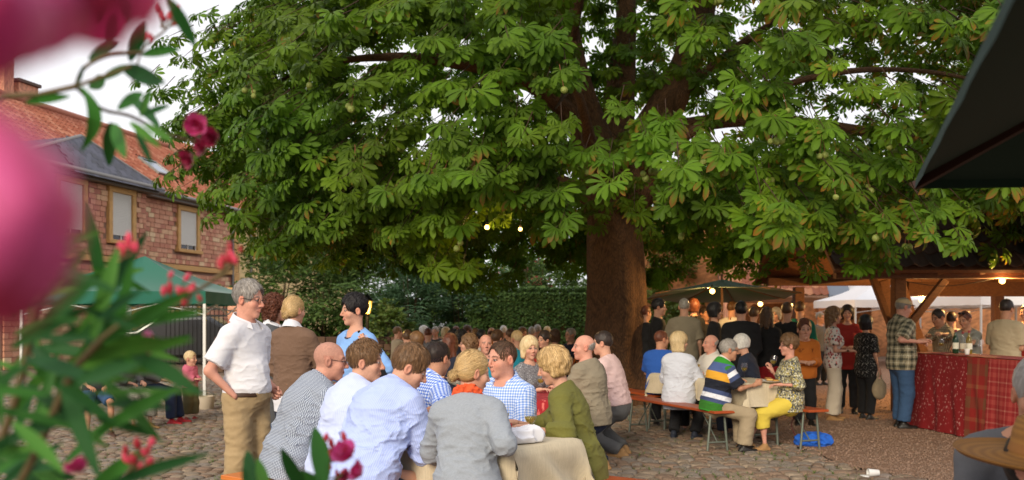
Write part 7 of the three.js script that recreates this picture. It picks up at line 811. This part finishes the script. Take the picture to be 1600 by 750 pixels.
function bagOn(p, label, side, m, strapTop, bagPos, size) { const w = v => rotY(v, p.yawR).add(p.pos), t = thing('shoulder_bag', label, 'bag', w(bagPos).toArray(), p.yawR), b = bagPos; const f = (x, y, z) => dEll(x, y, z, 0, 0, 0, size[0], size[1], size[2]) - 0.012 * (0.5 - Math.abs(noise(x * 8, y * 8, z * 8))); part('fabric', netGeo(surfaceNets(f, size.map(v => -v - 0.04), size.map(v => v + 0.04), 0.012)), m, t); const top = strapTop.clone().sub(b); part('strap', merge([tube([V(0, size[1] * 0.8, size[2] * 0.5), top.clone().multiplyScalar(0.6).add(V(0, 0, 0.04)), top.clone().add(V(0, 0.02, 0.02))], 0.011, 6, 24), tube([V(0, size[1] * 0.8, -size[2] * 0.5), top.clone().multiplyScalar(0.6).add(V(0, 0, -0.04)), top.clone().add(V(0, 0.02, 0.02))], 0.011, 6, 24)]), m, t); return t; }
{ const J = blueLady.J; bagOn(blueLady, 'black shoulder bag of the woman in the light blue sweater', 1, F.black, J.sh[1].clone().addScaledVector(J.r2, -0.05).add(V(0, 0.065, 0.03)), J.pelvis.clone().add(V(0.27, 0.14, 0.02)), [0.07, 0.14, 0.14]); const K = greenLady.J; bagOn(greenLady, 'small teal striped bag of the woman in the green cardigan', 1, F.cyan, K.waist.clone().addScaledVector(K.u2, 0.06).add(V(0.155, 0, -0.02)), K.pelvis.clone().add(V(0.24, -0.19, -0.08)), [0.05, 0.09, 0.10]); const D = dotLady.J; bagOn(dotLady, 'pale tote bag hanging from the dotted woman\'s arm', -1, F.beige, D.wr[-1].clone(), D.wr[-1].clone().add(V(0, -0.28, 0)), [0.07, 0.15, 0.13]); }
stage('accessories');
// ------------------------------------------------------------------ oleander close to the camera
{
  const base = V(-0.95, 0, -1.25), bush = thing('oleander_bush', 'pink-flowering oleander bush close to the camera along the left side', 'shrub', base.toArray()), q = mulberry(404), L = v => v.clone().sub(base);
  const greens = ['#2c5f1c', '#387028', '#21521f', '#4a7d2c', '#1b4a20'].map(c => new THREE.MeshPhysicalMaterial({ color: css(c), roughness: 0.6, specularIntensity: 0.35, transmission: 0.3, thickness: 0, side: THREE.DoubleSide })), stemM = mat('#5a4a2a', 0.8), budM = [mat('#a3202f', 0.6), mat('#c43650', 0.6)], petals = ['#d0357f', '#db5596', '#bf2a6c'].map(c => new THREE.MeshPhysicalMaterial({ color: css(c), roughness: 0.6, transmission: 0.35, thickness: 0, side: THREE.DoubleSide })), deep = ['#a3174a', '#b42458', '#8f123e'].map(c => new THREE.MeshPhysicalMaterial({ color: css(c), roughness: 0.6, transmission: 0.35, thickness: 0, side: THREE.DoubleSide }));
  function leaf(a, b, w, bend = 0.06, mid = null) { // lance-shaped blade from a to b, folded along the midrib
    const c = mid || a.clone().lerp(b, 0.5).add(V(0, bend * a.distanceTo(b), 0)), P = [], I = [], n = 8, view = a.clone().multiplyScalar(-1).add(V(0, EYE, 0)).normalize(), tw = (q() - 0.5) * 1.1; for (let i = 0; i <= n; i++) { const t = i / n, p = a.clone().multiplyScalar((1 - t) * (1 - t)).addScaledVector(c, 2 * t * (1 - t)).addScaledVector(b, t * t), d = b.clone().sub(a).normalize(), s = d.clone().cross(view).normalize().applyAxisAngle(d, tw), u = s.clone().cross(d), r = w * 0.5 * Math.pow(Math.sin(Math.PI * Math.min(1, t * 0.93 + 0.05)), 0.75); for (const k of [-1, 0, 1]) { const v = p.clone().addScaledVector(s, k * r).addScaledVector(u, Math.abs(k) * r * 0.35); P.push(v.x, v.y, v.z); } } for (let i = 0; i < n; i++) for (const s of [0, 1]) { const k = i * 3 + s; I.push(k, k + 3, k + 1, k + 1, k + 3, k + 4); }
    const g = new THREE.BufferGeometry(); g.setAttribute('position', new THREE.Float32BufferAttribute(P, 3)); g.setIndex(I); g.computeVertexNormals(); g.translate(-base.x, -base.y, -base.z); part('leaf', g, greens[Math.floor(q() * greens.length)], bush);
  }
  const lf = (x0, y0, x1, y1, D, w = 0.16, o = {}) => { const a = at(x0, y0, D), b = at(x1, y1, D * (1 + (o.dz ?? (q() - 0.5) * 0.12))); leaf(a, b, a.distanceTo(b) * w, o.bend ?? 0.05, o.mid ? at(...o.mid, D) : null); };
  const stem = (pts, r) => part('stem', tube(pts.map(L), r, 6, pts.length * 6), stemM, bush);
  const petalG = (() => { const g = new THREE.PlaneGeometry(1, 1, 4, 5), P = g.attributes.position; for (let i = 0; i < P.count; i++) { const u = P.getX(i) * 2, v = P.getY(i) + 0.5, w = 0.18 + 0.95 * Math.pow(Math.sin(Math.min(1, v * 1.02) * Math.PI * 0.62), 1.2); P.setXYZ(i, u * w * 0.36, v * 0.95 * (1 - 0.12 * u * u), 0.30 * v * v + 0.10 * u * u * w - 0.05 * Math.sin(u * 5) * v); } g.computeVertexNormals(); return g; })();
  function flower(p, size, mats = petals, n = 13) { const f = new THREE.Group(); f.name = 'flower'; f.position.copy(L(p)); f.lookAt(L(V(0, EYE, 0).add(V((q() - 0.5) * 0.8, 0.5 * q(), 0))).add(base)); bush.add(f); f.rotation.z = q() * 6; for (let i = 0; i < n; i++) { const ring = i < 5 ? 0 : i < 10 ? 1 : 2, a = i * 1.2566 + ring * 0.6 + (q() - 0.5) * 0.3, m = part('petal', petalG, mats[Math.floor(q() * mats.length)], f), open = [1.15, 0.75, 0.35][ring]; m.rotation.order = 'ZXY'; m.rotation.set(Math.PI / 2 - open, (q() - 0.5) * 0.4, a); const s = size * [1, 0.8, 0.55][ring] * (0.9 + 0.2 * q()); m.scale.set(s, s, s); } return f; }
  function bud(p, l = 0.014) { const g = lathe([[0, 0], [l * 0.22, l * 0.25], [l * 0.26, l * 0.6], [l * 0.08, l * 0.95], [0, l]], 8), m = part('bud', g, budM[Math.floor(q() * 2)], bush); m.position.copy(L(p)); m.rotation.set((q() - 0.5), q() * 6, (q() - 0.5) * 1.2); }
  // stems rising from the ground, out of the picture on the left
  const foot = () => base.clone().add(V((q() - 0.5) * 0.2, 0, (q() - 0.5) * 0.2));
  stem([foot(), at(-40, 900, 1.25), at(60, 700, 1.22), at(120, 570, 1.2), at(160, 530, 1.2), at(200, 500, 1.2)], 0.005); stem([foot(), at(-80, 900, 1.3), at(20, 640, 1.25), at(60, 480, 1.2), at(90, 400, 1.2)], 0.005); stem([foot(), at(-120, 800, 1.5), at(-90, 300, 1.5), at(-20, 160, 1.5), at(60, 148, 1.5), at(118, 135, 1.5)], 0.0045); stem([at(118, 135, 1.5), at(130, 108, 1.5), at(165, 88, 1.5), at(222, 82, 1.55)], 0.003); stem([at(118, 135, 1.5), at(160, 120, 1.5), at(205, 104, 1.52)], 0.003); stem([at(118, 135, 1.5), at(155, 168, 1.55), at(205, 182, 1.65), at(262, 210, 1.75), at(305, 222, 1.8)], 0.003); stem([foot(), at(-100, 500, 0.5), at(-60, 420, 0.32), at(10, 380, 0.26)], 0.003); stem([foot(), at(-160, 300, 0.5), at(-120, 60, 0.36), at(20, -40, 0.33), at(160, -60, 0.34)], 0.003); stem([foot(), at(250, 1000, 1.8), at(420, 830, 1.85), at(500, 775, 1.85), at(535, 740, 1.85)], 0.004); stem([foot(), at(50, 1000, 1.5), at(170, 800, 1.5), at(200, 740, 1.5), at(220, 705, 1.5)], 0.004); stem([at(200, 500, 1.2), at(270, 470, 1.35), at(330, 440, 1.5), at(372, 405, 1.5)], 0.003); stem([at(206, 130, 1.6), at(225, 75, 1.65), at(255, 50, 1.7), at(275, 30, 1.7)], 0.002);
  // the leaves that can be told apart
  const D1 = 1.2; [[144, 531, 184, 387], [181, 526, 207, 405], [160, 536, 298, 455], [197, 510, 322, 486], [149, 536, 250, 528], [107, 563, 302, 531], [101, 568, 252, 582], [203, 552, 318, 618], [165, 632, 265, 638], [150, 654, 248, 682], [96, 505, 162, 468], [60, 520, 150, 440], [40, 560, 150, 600], [30, 600, 130, 660], [70, 470, 140, 385], [20, 500, 80, 400], [120, 600, 220, 570], [60, 640, 170, 700], [20, 660, 100, 740], [90, 600, 180, 660], [140, 560, 230, 520], [170, 520, 262, 470], [150, 500, 225, 452], [120, 520, 175, 450], [80, 540, 190, 500]].forEach(l => lf(...l, D1 * (0.92 + 0.2 * q()), 0.13 + 0.04 * q())); lf(128, 616, 325, 616, 1.25, 0.05);
  const D2 = 1.5; [[170, 78, 179, 22], [203, 95, 228, 35], [139, 94, 186, 68], [222, 86, 282, 76], [156, 126, 206, 101], [120, 134, 130, 102], [138, 136, 164, 125], [194, 110, 258, 128], [184, 171, 223, 145], [218, 181, 236, 138], [221, 181, 266, 164], [203, 191, 251, 230], [174, 191, 170, 259], [177, 194, 197, 247], [212, 205, 237, 259], [225, 194, 272, 223], [153, 37, 171, -4], [194, -6, 200, 38], [262, -4, 306, 74], [40, 160, 110, 150]].forEach(l => lf(...l, D2 * (0.96 + 0.1 * q()), 0.2 + 0.06 * q())); lf(128, 136, 127, 236, 1.45, 0.2, { mid: [170, 180] }); lf(250, 200, 200, 150, 1.7, 0.12); lf(300, 60, 268, 8, 1.5, 0.1);
  [[505, 770, 492, 668, 1.7], [480, 780, 440, 700, 1.7], [400, 780, 386, 704, 1.6], [420, 790, 402, 716, 1.6], [520, 790, 470, 735, 1.8], [392, 790, 380, 730, 1.5]].forEach(l => lf(...l, 0.24));
  // deeper leaves that fill the lower left corner
  for (let i = 0; i < 62; i++) { const x = -60 + 230 * Math.pow(q(), 1.2), y = 400 + 380 * q(), a = -0.9 + 1.8 * q() + (q() < 0.25 ? 1.6 : 0), l = 90 + 90 * q(); lf(x, y, x + Math.cos(a) * l, y - Math.sin(a) * l, 1.0 + 0.7 * q(), 0.10 + 0.05 * q()); }
  // blossoms: two hang right before the lens, others along the shoots
  flower(at(46, 322, 0.255), 0.034, petals, 14); flower(at(-25, 250, 0.27), 0.03, petals); flower(at(30, 430, 0.27), 0.030, deep); flower(at(-20, 395, 0.26), 0.028, deep); flower(at(85, 8, 0.34), 0.032, petals); flower(at(180, -25, 0.36), 0.030, deep); flower(at(0, 30, 0.32), 0.032, deep); flower(at(10, -20, 0.31), 0.034, petals);
  flower(at(243, 545, 1.3), 0.026); flower(at(311, 196, 1.8), 0.030); flower(at(336, 218, 1.82), 0.026, deep); flower(at(299, 245, 1.8), 0.024, deep); flower(at(322, 228, 1.85), 0.024, deep); flower(at(548, 712, 1.85), 0.036); flower(at(566, 742, 1.85), 0.028, petals); flower(at(545, 748, 1.9), 0.022, deep); flower(at(128, 738, 1.3), 0.026); flower(at(70, 690, 1.3), 0.02, deep);
  for (const [x, y, n, D, s] of [[275, 455, 9, 1.5, 26], [350, 410, 9, 1.5, 26], [262, 30, 8, 1.7, 14], [228, 62, 5, 1.65, 10], [525, 705, 8, 1.85, 18], [212, 715, 10, 1.5, 24], [196, 390, 7, 1.4, 16], [520, 735, 5, 1.85, 14], [232, 738, 5, 1.5, 14], [300, 470, 5, 1.5, 16]]) for (let i = 0; i < n; i++) { const p = at(x + (q() - 0.5) * 2 * s, y + (q() - 0.5) * 1.6 * s, D); bud(p, 0.012 + 0.012 * q()); const e = at(x - 10, y + s, D); part('bud_stalk', tube([L(p), L(p.clone().lerp(e, 0.5).add(V(0.002, 0, 0))), L(e)], 0.0012, 4, 6), stemM, bush); }
}
stage('oleander');
{ let n = 0; scene.traverse(o => { if (o.isMesh && !o.isInstancedMesh) n += (o.geometry.index ? o.geometry.index.count : o.geometry.attributes.position.count) / 3; }); console.log('triangles', n); }
renderer.render(scene, camera);
